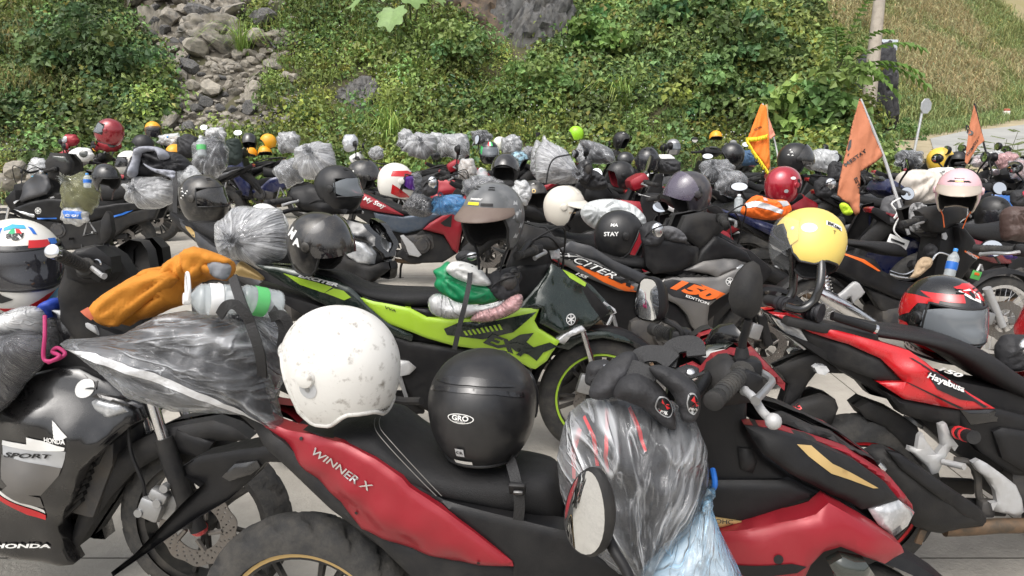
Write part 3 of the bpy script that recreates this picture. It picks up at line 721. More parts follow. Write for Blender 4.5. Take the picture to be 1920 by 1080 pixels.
def dist_seg(p, a, b):
    d = b - a; t = max(0, min(1, (p - a).dot(d) / max(1e-12, d.length_squared))); return (p - a - d * t).length
class Panel:
    """a moulded panel: outline C [(x, z, side distance)], rounded at its rim, crowned in the middle, with real depth"""
    def __init__(s, b, name, C, m, bulge, depth, edge, step, parent, mirror, label, RD):
        s.b = b; s.C = C; s.bulge = bulge; s.edge = edge; s.poly = [Vector((c[0], c[1])) for c in C]; s.RD = RD; n = len(C)
        bd = []
        for i in range(n):
            a, c = s.poly[i], s.poly[(i + 1) % n]; k = max(1, int((c - a).length / step)); bd += [a + (c - a) * q / k for q in range(k)]
        x0 = min(p.x for p in bd); x1 = max(p.x for p in bd); z0 = min(p.y for p in bd); z1 = max(p.y for p in bd); pl = [(p.x, p.y) for p in s.poly]
        inn = []
        for i in range(int((x1 - x0) / step) + 1):
            for j in range(int((z1 - z0) / step) + 1):
                p = Vector((x0 + (i + .5 * (j % 2)) * step, z0 + j * step))
                if pip(p.x, p.y, pl) and s.dist(p) > max(step * .45, edge * 1.25): inn.append(p)
        if edge:     # rings just inside the rim so that it rounds over cleanly
            m_ = len(bd); ar = sum(bd[i].x * bd[(i + 1) % m_].y - bd[(i + 1) % m_].x * bd[i].y for i in range(m_))
            for fr in (.22, .55, 1.):
                last = None
                for i in range(m_):
                    t_ = (bd[(i + 1) % m_] - bd[i - 1]).normalized(); nn = Vector((-t_.y, t_.x)) * (1 if ar > 0 else -1); q = bd[i] + nn * edge * fr
                    if pip(q.x, q.y, pl) and s.dist(q) > edge * fr * .93 and (last is None or (q - last).length > edge * .25): inn.append(q); last = q
        s.nd = 0
        nb = len(bd)
        v, _, f, ov, _, _ = delaunay_2d_cdt(bd + inn, [(i, (i + 1) % nb) for i in range(nb)], [], 1, 1e-5)
        sg = b.near; vs = [(p.x, sg * s.h(p), p.y) for p in v]; k = len(vs); fs = [tuple(q) if sg > 0 else tuple(q)[::-1] for q in f]
        order = {}
        for i, o_ in enumerate(ov):
            for q in o_:
                if q < nb: order[q] = i
        ring = [order[i] for i in range(nb) if i in order]
        for i in ring: vs.append((vs[i][0], vs[i][1] - sg * depth, vs[i][2]))
        nr = len(ring)
        for i in range(nr):
            i2 = (i + 1) % nr; q = (ring[i], ring[i2], k + i2, k + i); fs.append(q if sg < 0 else q[::-1])
        mb = MB(); mb.v = vs; mb.f = fs; me = mb.mesh(m, 40, name)
        bm = bmesh.new(); bm.from_mesh(me); bmesh.ops.recalc_face_normals(bm, faces=bm.faces); bm.to_mesh(me); bm.free(); me.set_sharp_from_angle(angle=R(40))
        s.o = put(name, me, parent)
        if label: s.o['label'] = label
        if mirror: put(name, me, parent, scale=(1, -1, 1))
    def dist(s, p): n = len(s.poly); return min(dist_seg(p, s.poly[i], s.poly[(i + 1) % n]) for i in range(n))
    def h(s, p):
        sw = 0; sm = 0
        for x, z, w_ in list(s.C) + list(s.RD):
            q = 1 / ((p.x - x) ** 2 + (p.y - z) ** 2 + 6e-4) ** 1.5; sw += q; sm += q * w_
        t = min(1, s.dist(p) / s.edge) if s.edge else 1
        return sm / sw + s.bulge * (1 - (1 - t) ** 2)
    def decal(s, P, m, name='decal', up=.0022, px=True, w=None):
        ww = w if w is not None else sum(c[2] for c in s.C) / len(s.C) + s.bulge
        s.nd += 1; up += .00014 * s.nd
        C = [Vector(q[:2]) for q in (s.b.pts([p[:2] for p in P], ww) if px else P)]; n = len(C); bd = []
        for i in range(n):
            a, c = C[i], C[(i + 1) % n]; k = max(1, int((c - a).length / .02)); bd += [a + (c - a) * q / k for q in range(k)]
        pl = [(p.x, p.y) for p in C]; x0 = min(p.x for p in C); z0 = min(p.y for p in C); inn = []
        for i in range(int((max(p.x for p in C) - x0) / .02) + 1):
            for j in range(int((max(p.y for p in C) - z0) / .02) + 1):
                p = Vector((x0 + .02 * i + .004, z0 + .02 * j + .003))
                if pip(p.x, p.y, pl): inn.append(p)
        n = len(bd); v, _, f, _, _, _ = delaunay_2d_cdt(bd + inn, [(i, (i + 1) % n) for i in range(n)], [], 1, 1e-5)
        mb = MB(); mb.v = [(p.x, s.b.near * (s.h(p) + up), p.y) for p in v]; mb.f = [tuple(q) for q in f]
        return mb.build(name, m, s.o, angle=None)
    def text(s, t, p0, p1, hpx, m, name='lettering', bold=.0, shear=.0, up=.0035, w=None):
        ww = w if w is not None else sum(c[2] for c in s.C) / len(s.C) + s.bulge
        s.nd += 1; up += .00014 * s.nd + .0004; a, c = [Vector(q[:2]) for q in s.b.pts([p0, p1], ww)]; e = c - a; u = Vector((-e.y, e.x)).normalized()
        if u.y < 0: u = -u
        k = e.length / math.hypot(p1[0] - p0[0], p1[1] - p0[1]); H_ = hpx * k
        V, F, asp = text_mesh(t, bold, shear); mb = MB()
        for x, y in V:
            p = a + e * x + u * (y / asp * H_); mb.v.append((p.x, s.b.near * (s.h(p) + up), p.y))
        mb.f = [tuple(f) for f in F]
        return mb.build(name, m, s.o, angle=None)
    def disc(s, px, py, rpx, m, name='emblem', up=.003, inner=None):
        q = [(px + rpx * math.cos(a), py + rpx * math.sin(a)) for a in np.linspace(0, 2 * math.pi, 24, endpoint=False)]
        return s.decal(q, m, name, up)
    def fork_badge(s, px, py, r, m=None):
        """ring with three crossed forks, as on the side cowls"""
        m = m or M_WHITE; o = s.disc(px, py, r, m, 'badge_ring', .002); s.disc(px, py, r * .84, M_BLACKV, 'badge_field', .0032)
        for a in range(6):
            q = math.pi / 3 * a + .52; c, d = math.cos(q), math.sin(q); t = r * (.13 if a % 2 else .09)
            s.decal([(px - d * t, py + c * t), (px + c * r * .78 - d * t, py + d * r * .78 + c * t), (px + c * r * .78 + d * t, py + d * r * .78 - c * t), (px + d * t, py - c * t)], m, 'badge_spoke', .0042)

# ------------------------------------------------------------------ wheels and running gear
_WH = {}
def wheel_mesh(kind, rt, wt, rr, tread, spokes):
    k = (kind, rt, wt, rr, tread, spokes)
    if k in _WH: return _WH[k]
    ty = MB(); n = 168 if tread else 48; prof = []
    for i in range(13):
        a = math.pi * i / 12; prof.append((rr + (rt - rr) * (math.sin(a) ** .62 if 0 < i < 12 else 0), -wt / 2 * math.cos(a) * (1 if .25 < i / 12 < .75 else .98)))
    P = len(prof); vs = []
    for q in range(n):
        a = 2 * math.pi * q / n
        for i, (r_, h_) in enumerate(prof):
            g = 0
            if tread and 2 <= i <= 10:
                t = (q * 18 / n + abs(i - 6) * .17 * (1 if tread == 1 else -1) + (.5 if i > 6 else 0)) % 1
                g = -.012 if t < .26 and abs(i - 6) > 0 else 0
            vs.append(((r_ + g) * math.cos(a), h_, (r_ + g) * math.sin(a)))
    fs = [(q * P + i, q * P + i + 1, ((q + 1) % n) * P + i + 1, ((q + 1) % n) * P + i) for q in range(n) for i in range(P - 1)]
    ty.add(vs, fs)
    rm = MB(); hw = wt * .36
    rm.lathe([(rr - .022, -hw), (rr + .004, -hw), (rr + .004, -hw * .8), (rr - .012, -hw * .6), (rr - .018, 0), (rr - .012, hw * .6), (rr + .004, hw * .8), (rr + .004, hw), (rr - .022, hw)], 48, closed=True)
    rm.lathe([(.0, -.05), (.032, -.05), (.04, -.03), (.04, .03), (.032, .05), (.0, .05)], 20)
    sp = MB()
    if kind == 'alloy':
        for q in range(spokes):
            a = 2 * math.pi * q / spokes
            for off in (-.16, .16):
                p0 = Vector((.034 * math.cos(a), 0, .034 * math.sin(a))); p1 = Vector(((rr - .015) * math.cos(a + off), 0, (rr - .015) * math.sin(a + off)))
                rm.tube([p0, (p0 + p1) / 2, p1], [.014, .009, .012], 6)
    else:
        for q in range(36):
            a = 2 * math.pi * q / 36; off = .32 * (1 if q % 2 else -1); s_ = .03 * (1 if q % 4 < 2 else -1)
            sp.tube([(.032 * math.cos(a + off), s_, .032 * math.sin(a + off)), ((rr - .012) * math.cos(a), 0, (rr - .012) * math.sin(a))], .0017, 4, cap=False)
    _WH[k] = (ty.mesh(M_RUBBER, None, 'tyre'), rm.mesh(M_RIM if kind == 'alloy' else M_CHROME, 40, 'rim'), sp.mesh(M_CHROME, None, 'spokes') if kind != 'alloy' else None)
    return _WH[k]
_DM = {}
def disc_mesh(r, holes=True):
    k = (r, holes)
    if k in _DM: return _DM[k]
    mb = MB(); n = 132; rings = [r * q for q in (.58, .62, .67, .71, .76, .80, .85, .89, .94, .985)]
    for sd_ in (-.002, .002):
        for q in range(n):
            for j in range(len(rings) - 1):
                if holes and (j in (1, 3, 5, 7)) and (q + j * 2) % 6 == 0: continue
                a, a2 = 2 * math.pi * q / n, 2 * math.pi * (q + 1) / n; w0 = 1 + (.03 * math.cos(a * 10) if j == 8 else 0)
                r0, r1 = rings[j], rings[j + 1] * (w0 if j == 8 else 1)
                vs = [(r0 * math.cos(a), sd_, r0 * math.sin(a)), (r1 * math.cos(a), sd_, r1 * math.sin(a)), (r1 * math.cos(a2), sd_, r1 * math.sin(a2)), (r0 * math.cos(a2), sd_, r0 * math.sin(a2))]
                mb.add(vs, [(0, 1, 2, 3)])
    for q in range(5):
        a = 2 * math.pi * q / 5
        mb.tube([(.04 * math.cos(a), 0, .04 * math.sin(a)), (r * .62 * math.cos(a + .35), 0, r * .62 * math.sin(a + .35))], .008, 6)
    _DM[k] = mb.mesh(M_DISC, 30, 'disc'); return _DM[k]
def wheel(b, x, z, kind='alloy', rt=.29, wt=.10, rr=.215, tread=0, spokes=6, disc=.11, dside=0, stripe=None, steer=0., hub=None):
    ty, rm, sp = wheel_mesh(kind, rt, wt, rr, tread, spokes)
    o = put('wheel', rm, b.root, (x, 0, z), (0, random.random() * 6, steer)); put('tyre', ty, o)
    if sp: put('spokes', sp, o)
    if disc: put('brake_disc', disc_mesh(disc, disc > .115), o, (0, (dside or b.near) * .062, 0))
    if stripe:
        mb = MB()
        for sd_ in (-1, 1): mb.lathe([(rr - .004, sd_ * (wt * .36 + .001)), (rr - .004, sd_ * (wt * .36 + .0035)), (rr - .014, sd_ * (wt * .36 + .0035)), (rr - .014, sd_ * (wt * .36 + .001))], 48)
        mb.build('rim_stripe', stripe, o)
    if hub:
        MB().lathe([(0, b.near * .07), (.016, b.near * .075), (.026, b.near * .07), (.03, b.near * .055), (.022, b.near * .05)], 16).build('axle_ring', hub, o)
    return o
def fender(b, x, z, r, w_, a0, a1, m, n=18, name='mudguard'):
    mb = MB(); prof = [(r - .004, -w_ / 2), (r + .018, -w_ * .36), (r + .026, 0), (r + .018, w_ * .36), (r - .004, w_ / 2), (r + .012, w_ * .36), (r + .02, 0), (r + .012, -w_ * .36)]
    mb.lathe(prof, n, Matrix.Translation((x, 0, z)), True, R(a0), R(a1))
    return mb.build(name, m, b.root)
def loft(name, secs, m, parent, n=22, pw=.55, near=None):
    """secs: (x, top z, bottom z, half width) from tail to nose"""
    mb = MB(); vs = []; fs = []
    for (x, zt, zb, hw) in secs:
        c = (zt + zb) / 2; hh = (zt - zb) / 2
        for k in range(n):
            a = 2 * math.pi * k / n; ca, sa = math.cos(a), math.sin(a)
            y = hw * math.copysign(abs(ca) ** pw, ca); zz = math.copysign(abs(sa) ** .7, sa) * hh
            if sa > 0: zz -= hh * .10 * abs(y / max(hw, 1e-6)) ** 2
            vs.append((x, y, c + zz))
    for i in range(len(secs) - 1):
        for k in range(n):
            k2 = (k + 1) % n; fs.append((i * n + k, (i + 1) * n + k, (i + 1) * n + k2, i * n + k2))
    fs.append(tuple(range(n))); fs.append(tuple((len(secs) - 1) * n + k for k in range(n))[::-1])
    return mb.add(vs, fs).build(name, m, parent, angle=50)
def densify(secs, k=4):
    """smooth the sections of a loft with a spline"""
    o = []; S = [np.array(s, float) for s in secs]; n = len(S)
    for i in range(n - 1):
        p0, p1, p2, p3 = S[max(0, i - 1)], S[i], S[i + 1], S[min(n - 1, i + 2)]
        for q in range(k):
            t = q / k
            v = .5 * ((2 * p1) + (-p0 + p2) * t + (2 * p0 - 5 * p1 + 4 * p2 - p3) * t * t + (-p0 + 3 * p1 - 3 * p2 + p3) * t ** 3); o.append(tuple(v))
    return o + [tuple(S[-1])]
def smooth_line(P, k=6):
    return [Vector(v) for v in densify([tuple(p) for p in P], k)]

def mirror_part(b, base, tip, yawn, parent, size=(.062, .085), m=None, shape='oval', face=None):
    """stem, housing and glass of a rear view mirror; tip = centre of the glass, face = local direction it looks"""
    mb = MB(); base = Vector(base); tip = Vector(tip)
    f = Vector(face or (-1, 0, .05)).normalized(); s_ = f.cross(Vector((0, 0, 1))).normalized(); u = s_.cross(f)
    o = MB().tube(smooth_line([base, base + Vector((0, 0, .05)), tip - Vector((0, 0, size[1] * .75)) - f * .02], 5), .0075, 8).build('mirror_stem', M_BLK, parent)
    def ring(k, off):
        q = []
        for i in range(20):
            a = 2 * math.pi * i / 20; c, d = math.cos(a), math.sin(a)
            if shape == 'angular': c = math.copysign(abs(c) ** .6, c); d = math.copysign(abs(d) ** .75, d); c *= 1 - .22 * d
            q.append(tip + s_ * c * size[0] * k + u * d * size[1] * k + f * off)
        return q
    R_ = [ring(1, .004), ring(1.07, -.002), ring(1.05, -.018), ring(.8, -.04), ring(.35, -.052)]
    vs = [p for r_ in R_ for p in r_]; fs = [(i * 20 + k, i * 20 + (k + 1) % 20, (i + 1) * 20 + (k + 1) % 20, (i + 1) * 20 + k) for i in range(4) for k in range(20)] + [tuple(80 + k for k in range(20))]
    MB().add(vs, fs).build('mirror_housing', m or M_BLK, o)
    g = ring(.95, .003); mb = MB().add(g + [tip + f * .0045], [(k, (k + 1) % 20, 20) for k in range(20)]); mb.build('mirror_glass', M_GLASS, o, angle=None)
    return o
def grip(b, p, d, parent, lever=M_ALU, end=M_BLK2, L=.13, lv=True):
    """handlebar grip from p outwards along d with its bar end, switch block and lever"""
    p = Vector(p); d = Vector(d).normalized(); mb = MB()
    pts = [p + d * L * q for q in (0, .02, .04, .96, 1)]; mb.tube(pts, [.026, .026, .017, .0165, .0165], 14)
    for q in range(9): mb.tube([p + d * L * (.12 + .09 * q), p + d * L * (.16 + .09 * q)], .0182, 14)
    o = mb.build('grip', M_RUBBER, parent)
    MB().tube([p + d * L, p + d * (L + .008), p + d * (L + .03), p + d * (L + .034)], [.014, .0185, .0185, .013], 16).build('bar_end', end, o)
    MB().box(p - d * .03, (.055, .06, .05), bev=.25).build('switch_block', M_BLK, o)
    if lv:
        f = Vector((1, 0, -.1)); MB().tube(smooth_line([p - d * .02 + f * .03, p + d * .02 + f * .062, p + d * .07 + f * .066, p + d * .125 + f * .058 + Vector((0, 0, -.01))], 4), [.009] * 3 + [.0075] * 9 + [.010], 8).build('lever', lever, o)
    return o
def engine(b, x=.62, z=.40, m=None, k=1.0):
    e = m or M_ENG; mb = MB()
    mb.box((x, 0, z), (.34 * k, .26, .20 * k), (0, -.15, 0), .25); mb.box((x + .22, 0, z + .05), (.24, .17, .15), (0, .1, 0), .2)
    o = mb.build('engine', e, b.root)
    for sd_ in (-1, 1):
        c = MB(); y = sd_ * .135
        c.lathe([(0, y + sd_ * .03), (.055, y + sd_ * .03), (.06, y + sd_ * .022), (.078, y + sd_ * .02), (.085, y + sd_ * .008), (.088, y - sd_ * .02)], 24, Matrix.Translation((x + .04, 0, z - .01)))
        for q in range(9):
            a = q * .698; c.lathe([(0, y + sd_ * .026), (.006, y + sd_ * .026), (.007, y + sd_ * .01)], 8, Matrix.Translation((x + .04 + .073 * math.cos(a), 0, z - .01 + .073 * math.sin(a))))
        c.build('engine_cover', e, o)
    return o
def exhaust(b, side=-1, m=None, pipe=None):
    y = side * .15; mb = MB(); o = MB().tube(smooth_line([(.72, side * .08, .30), (.6, side * .10, .20), (.35, y, .21), (.22, y, .27)], 5), .022, 10).build('exhaust_pipe', pipe or M_PIPE, b.root)
    mb.tube([(.27, y, .25), (.22, y, .28), (.08, y - side * -.01, .36), (-.18, y + side * .02, .50), (-.22, y + side * .02, .52)], [.03, .05, .058, .052, .03], 14); mb.build('muffler', m or M_BLK2, o)
    return o
def gear(b, e=True, x_side=-1, kind='alloy', wf=None, wr=None, stand=True, steer=0.):
    """everything below the panels: wheels, fork, swingarm, engine, exhaust, stand, pegs, chain guard"""
    wheel(b, 0, .29, kind, .295, .115, .215, disc=.10, **(wr or {})); wheel(b, 1.28, .285, kind, .285, .085, .215, disc=.13, steer=steer, **(wf or {}))
    mb = MB()
    for sd_ in (-1, 1): mb.tube([(1.29, sd_ * .075, .285), (1.235, sd_ * .075, .46)], .026, 12); 
    f = mb.build('fork', M_BLK, b.root); mb = MB()
    for sd_ in (-1, 1): mb.tube([(1.235, sd_ * .075, .46), (1.13, sd_ * .075, .80)], .0155, 12)
    mb.build('fork_tube', M_CHROME, f)
    MB().box((1.20, b.near * .085, .37), (.07, .035, .09), (0, .3, 0), .3).build('brake_caliper', M_ALU, f)
    fender(b, 1.28, .285, .315, .115, 10, 170, M_BLK, name='front_mudguard')
    mb = MB(); [mb.box((.22, sd_ * .085, .30), (.50, .03, .055), (0, .05, 0), .3) for sd_ in (-1, 1)]; mb.build('swingarm', M_BLK2, b.root)
    mb = MB(); mb.tube([(.10, -b.near * .0, .38), (.22, 0, .62)], .018, 8); [mb.tube([(.10 + .11 * q / 8, 0, .40 + .2 * q / 8), (.106 + .11 * q / 8, 0, .41 + .2 * q / 8)], .034, 10) for q in range(9)]; mb.build('shock_absorber', M_ALU, b.root)
    if e: engine(b)
    exhaust(b, x_side)
    for sd_ in (-1, 1):
        mb = MB(); mb.tube([(.52, sd_ * .12, .30), (.52, sd_ * .25, .30)], .014, 8); mb.build('footpeg', M_BLK2, b.root)
        mb = MB(); mb.tube([(.35, sd_ * .13, .50), (.27, sd_ * .15, .36), (.40, sd_ * .15, .33), (.35, sd_ * .13, .50)], .012, 6); mb.tube([(.27, sd_ * .15, .36), (.27, sd_ * .24, .37)], .011, 6); mb.build('peg_bracket', M_ALU, b.root)
    if stand:
        mb = MB(); mb.tube([(.45, .12, .26), (.40, .20, .13), (.385, .25, .015)], .012, 8); mb.tube([(.365, .25, .008), (.42, .262, .008)], .014, 8); mb.build('kickstand', M_BLK2, b.root)

def std_bike(label, o, yaw, near, paint='red', accent=None, lean=0, dark='black', mirrors=True, kind='sport', seat=True, lens=M_LENS, wheels=True, steer=0., extras=(), screen=True):
    """a complete small-displacement motorbike for the middle and back rows"""
    b = Bike(label, o, yaw, near, lean); pm = PAINT[paint]; dm = PAINT[dark]; am = PAINT[accent] if accent else pm
    if wheels: gear(b, steer=steer, kind='wire' if kind == 'cub' else 'alloy')
    P = lambda *a, **k: b.panel(*a, px=False, step=.04, **k)
    loft('seat', densify([(-.30, .885, .83, .05), (-.18, .89, .79, .10), (.12, .85, .74, .125), (.24, .80, .69, .125), (.45, .79, .65, .115), (.62, .82, .66, .07)]), M_SEAT, b.root)
    b.prism('frame_cover', [(-.30, .82), (.1, .73), (.6, .65), (.78, .60), (.95, .80), (1.02, .78), (1.0, .62), (.9, .42), (.6, .40), (.35, .45), (.1, .60), (-.1, .70)], M_BLK, .085, px=False)
    if kind == 'sport':
        P('side_panel', [(-.40, .90, .05), (-.2, .84, .11), (.12, .74, .15), (.42, .64, .16), (.62, .50, .13), (.45, .51, .14), (.15, .60, .15), (0, .69, .13), (-.22, .80, .08)], pm, w=.13, bulge=.02, edge=.05)
        q = P('front_fairing', [(.70, .56, .16), (.86, .60, .19), (1.12, .70, .19), (1.30, .74, .13), (1.33, .66, .10), (1.16, .56, .18), (1.02, .40, .17), (.90, .26, .12), (.70, .25, .10), (.80, .42, .16)], pm, w=.16, bulge=.022, edge=.05)
        P('inner_fairing', [(.58, .55), (.70, .57), (.80, .42), (.70, .25), (.50, .26), (.55, .40)], dm, w=.13, bulge=.012, edge=.03)
        P('nose_cowl', [(.92, .86, .14), (1.12, .88, .14), (1.30, .80, .09), (1.40, .70, .03), (1.28, .72, .10), (1.10, .70, .17), (.95, .72, .17)], am, w=.13, bulge=.02, edge=.05)
        P('headlight', [(1.22, .80, .11), (1.36, .73, .05), (1.37, .68, .04), (1.25, .71, .11)], lens, w=.1, bulge=.012, edge=.03)
        b.prism('nose_core', [(.95, .86), (1.12, .87), (1.30, .79), (1.39, .70), (1.30, .66), (1.0, .62)], M_BLK, .10, px=False, bev=.03)
        P('leg_shield', [(.72, .62), (.86, .90), (.95, .92), (.98, .70), (.86, .60)], M_BLK, w=.15, bulge=.01)
    else:
        P('side_panel', [(-.42, .86, .06), (-.2, .82, .12), (.15, .72, .14), (.5, .64, .14), (.70, .47, .12), (.85, .46, .1), (.84, .40, .1), (.6, .36, .1), (.35, .46, .12), (.1, .60, .14), (-.2, .74, .10)], pm, w=.13, bulge=.02, edge=.05)
        P('front_fairing', [(.80, .50), (.92, .96), (1.00, .98), (1.14, .82), (1.04, .60), (.92, .38), (.84, .36)], am, w=.18, bulge=.03, edge=.07)
        b.prism('leg_shield', [(.78, .40), (.90, .96), (.98, .98), (1.0, .7), (.88, .36)], M_BLK, .17, px=False, bev=.02)
        P('headlight', [(1.06, 1.04), (1.15, 1.00), (1.14, .93), (1.05, .93)], lens, w=.08, bulge=.02, edge=.04)
        b.prism('headlight_core', [(.92, 1.08), (1.06, 1.07), (1.16, 1.0), (1.13, .91), (.95, .90)], dm, .085, px=False, bev=.03)
    b.prism('tail_cowl', [(-.46, .93), (-.30, .87), (-.05, .74), (-.1, .69), (-.34, .80), (-.48, .89)], M_BLK, .055, px=False, bev=.015)
    b.prism('tail_light', [(-.485, .915), (-.45, .93), (-.44, .87), (-.475, .885)], M_RLENS, .05, px=False, bev=.008)
    mb = MB(); mb.tube([(-.30, 0, .80), (-.46, 0, .66), (-.56, 0, .50)], [.03, .028, .012], 8, flat=2.2); mb.box((-.50, 0, .60), (.012, .17, .11), (0, .6, 0)); mb.build('plate_holder', M_BLK2, b.root)
    # handlebar and its cowl
    st = thing('handlebar', None, None); st.parent = b.root
    mb = MB(); mb.tube(smooth_line([(.86, .34, 1.0), (.93, .2, 1.02), (.96, 0, 1.0), (.93, -.2, 1.02), (.86, -.34, 1.0)], 5), .013, 10); bar = mb.build('handlebar', M_BLK, b.root); bpy.data.objects.remove(st)
    mb = MB(); mb.box((.965, 0, 1.03), (.17, .30, .12), (0, .5, 0), .35); mb.build('handlebar_cowl', am if accent else dm, bar)
    MB().box((.925, 0, 1.085), (.10, .14, .03), (0, .75, 0), .3).build('meter', M_SCREEN, bar)
    for sd_ in (-1, 1): grip(b, (.915, sd_ * .235, 1.022), (-.32, sd_, -.1), bar)
    if mirrors:
        for sd_ in (-1, 1): mirror_part(b, (.93, sd_ * .24, 1.04), (.90, sd_ * .34, 1.21), 0, bar, (.062, .045), shape='oval', face=(-1, -sd_ * .2, .02))
    b.tube('steering_column', [(1.10, 0, .76), (1.0, 0, .98)], .035, M_BLK)
    if 'rack' in extras:
        mb = MB()
        for sd_ in (-1, 1): mb.tube(smooth_line([(.05, sd_ * .13, .84), (-.2, sd_ * .12, .92), (-.48, sd_ * .10, .95)], 4), .009, 8)
        for x in (-.2, -.33, -.46): mb.tube([(x, -.11, .93), (x, .11, .93)], .007, 6)
        mb.build('luggage_rack', M_BLK, b.root)
    return b
# ------------------------------------------------------------------ helmets
M_LINING = mat('helmet_lining', (.012, .012, .013), .95, bump=.4, bscale=120)
M_TRIM = mat('helmet_trim', (.014, .014, .015), .5)
def visor_mat(name, col, alpha, rough=.06):
    m = mat(name, col, rough, alpha=alpha, spec=.8, coat=.6); return m
M_VCLEAR = mat('clear_visor', (.60, .62, .63), .08, alpha=.10, spec=.4)
M_VSMOKE = visor_mat('smoke_visor', (.03, .03, .035), .78)
M_VGREY = visor_mat('grey_visor', (.20, .22, .24), .72, .1)
M_VDARK = mat('dark_visor', (.01, .01, .012), .07, coat=1., dust=.15)
M_VPURPLE = mat('purple_visor', (.16, .04, .42), .1, .5, coat=1.)
HM = {
 'black': mat('gloss_black_helmet', (.007, .007, .008), .2, coat=.6, dust=.22, dcol=(.07, .066, .06)),
 'scratched': mat('scratched_black_helmet', (.009, .009, .010), .28, coat=.5, two=(.04, .04, .04), tscale=22, tthr=.66, dust=.3),
 'matte': mat('matte_black_helmet', (.010, .010, .011), .36, coat=.12, dust=.25, dcol=(.07, .066, .06), bump=.05, bscale=300),
 'yellow': mat('yellow_helmet', (.72, .47, .055), .35, coat=.3, dust=.15, dcol=(.5, .38, .12)),
 'paleyellow': mat('pale_yellow_helmet', (.74, .56, .13), .38, coat=.25, dust=.18, dcol=(.55, .45, .2)),
 'white': mat('white_helmet', (.70, .68, .63), .35, coat=.3, dust=.15, dcol=(.5, .45, .38)),
 'cream': mat('cream_helmet', (.66, .62, .54), .35, coat=.3, dust=.2, dcol=(.5, .45, .38)),
 'chipped': mat('chipped_white_helmet', (.64, .63, .60), .45, two=(.20, .18, .155), tscale=38, tthr=.64, dust=.2, dcol=(.55, .52, .47), bump=.1, bscale=80),
 'red': mat('red_helmet', (.40, .012, .03), .18, .3, coat=1., dust=.1),
 'darkred': mat('deep_red_helmet', (.26, .008, .018), .18, .3, coat=1., dust=.1),
 'grey': mat('slate_grey_helmet', (.085, .09, .095), .38, coat=.2, two=(.19, .20, .21), tscale=4.5, tthr=.56, dust=.3, dcol=(.2, .19, .17)),
 'lime': mat('lime_helmet', (.30, .62, .02), .4, coat=.2), 'pink': mat('pink_helmet', (.68, .43, .46), .35, coat=.4),
 'purple': mat('dusky_purple_helmet', (.035, .033, .042), .3, .2, coat=.5, dust=.25), 'silver': mat('silver_helmet', (.33, .33, .34), .3, .6, coat=.5),
 'redwhite': mat('gloss_red_race_helmet', (.52, .012, .016), .2, coat=.7), 'orangehat': mat('orange_yellow_helmet', (.80, .36, .012), .4, coat=.2, dust=.1),
}
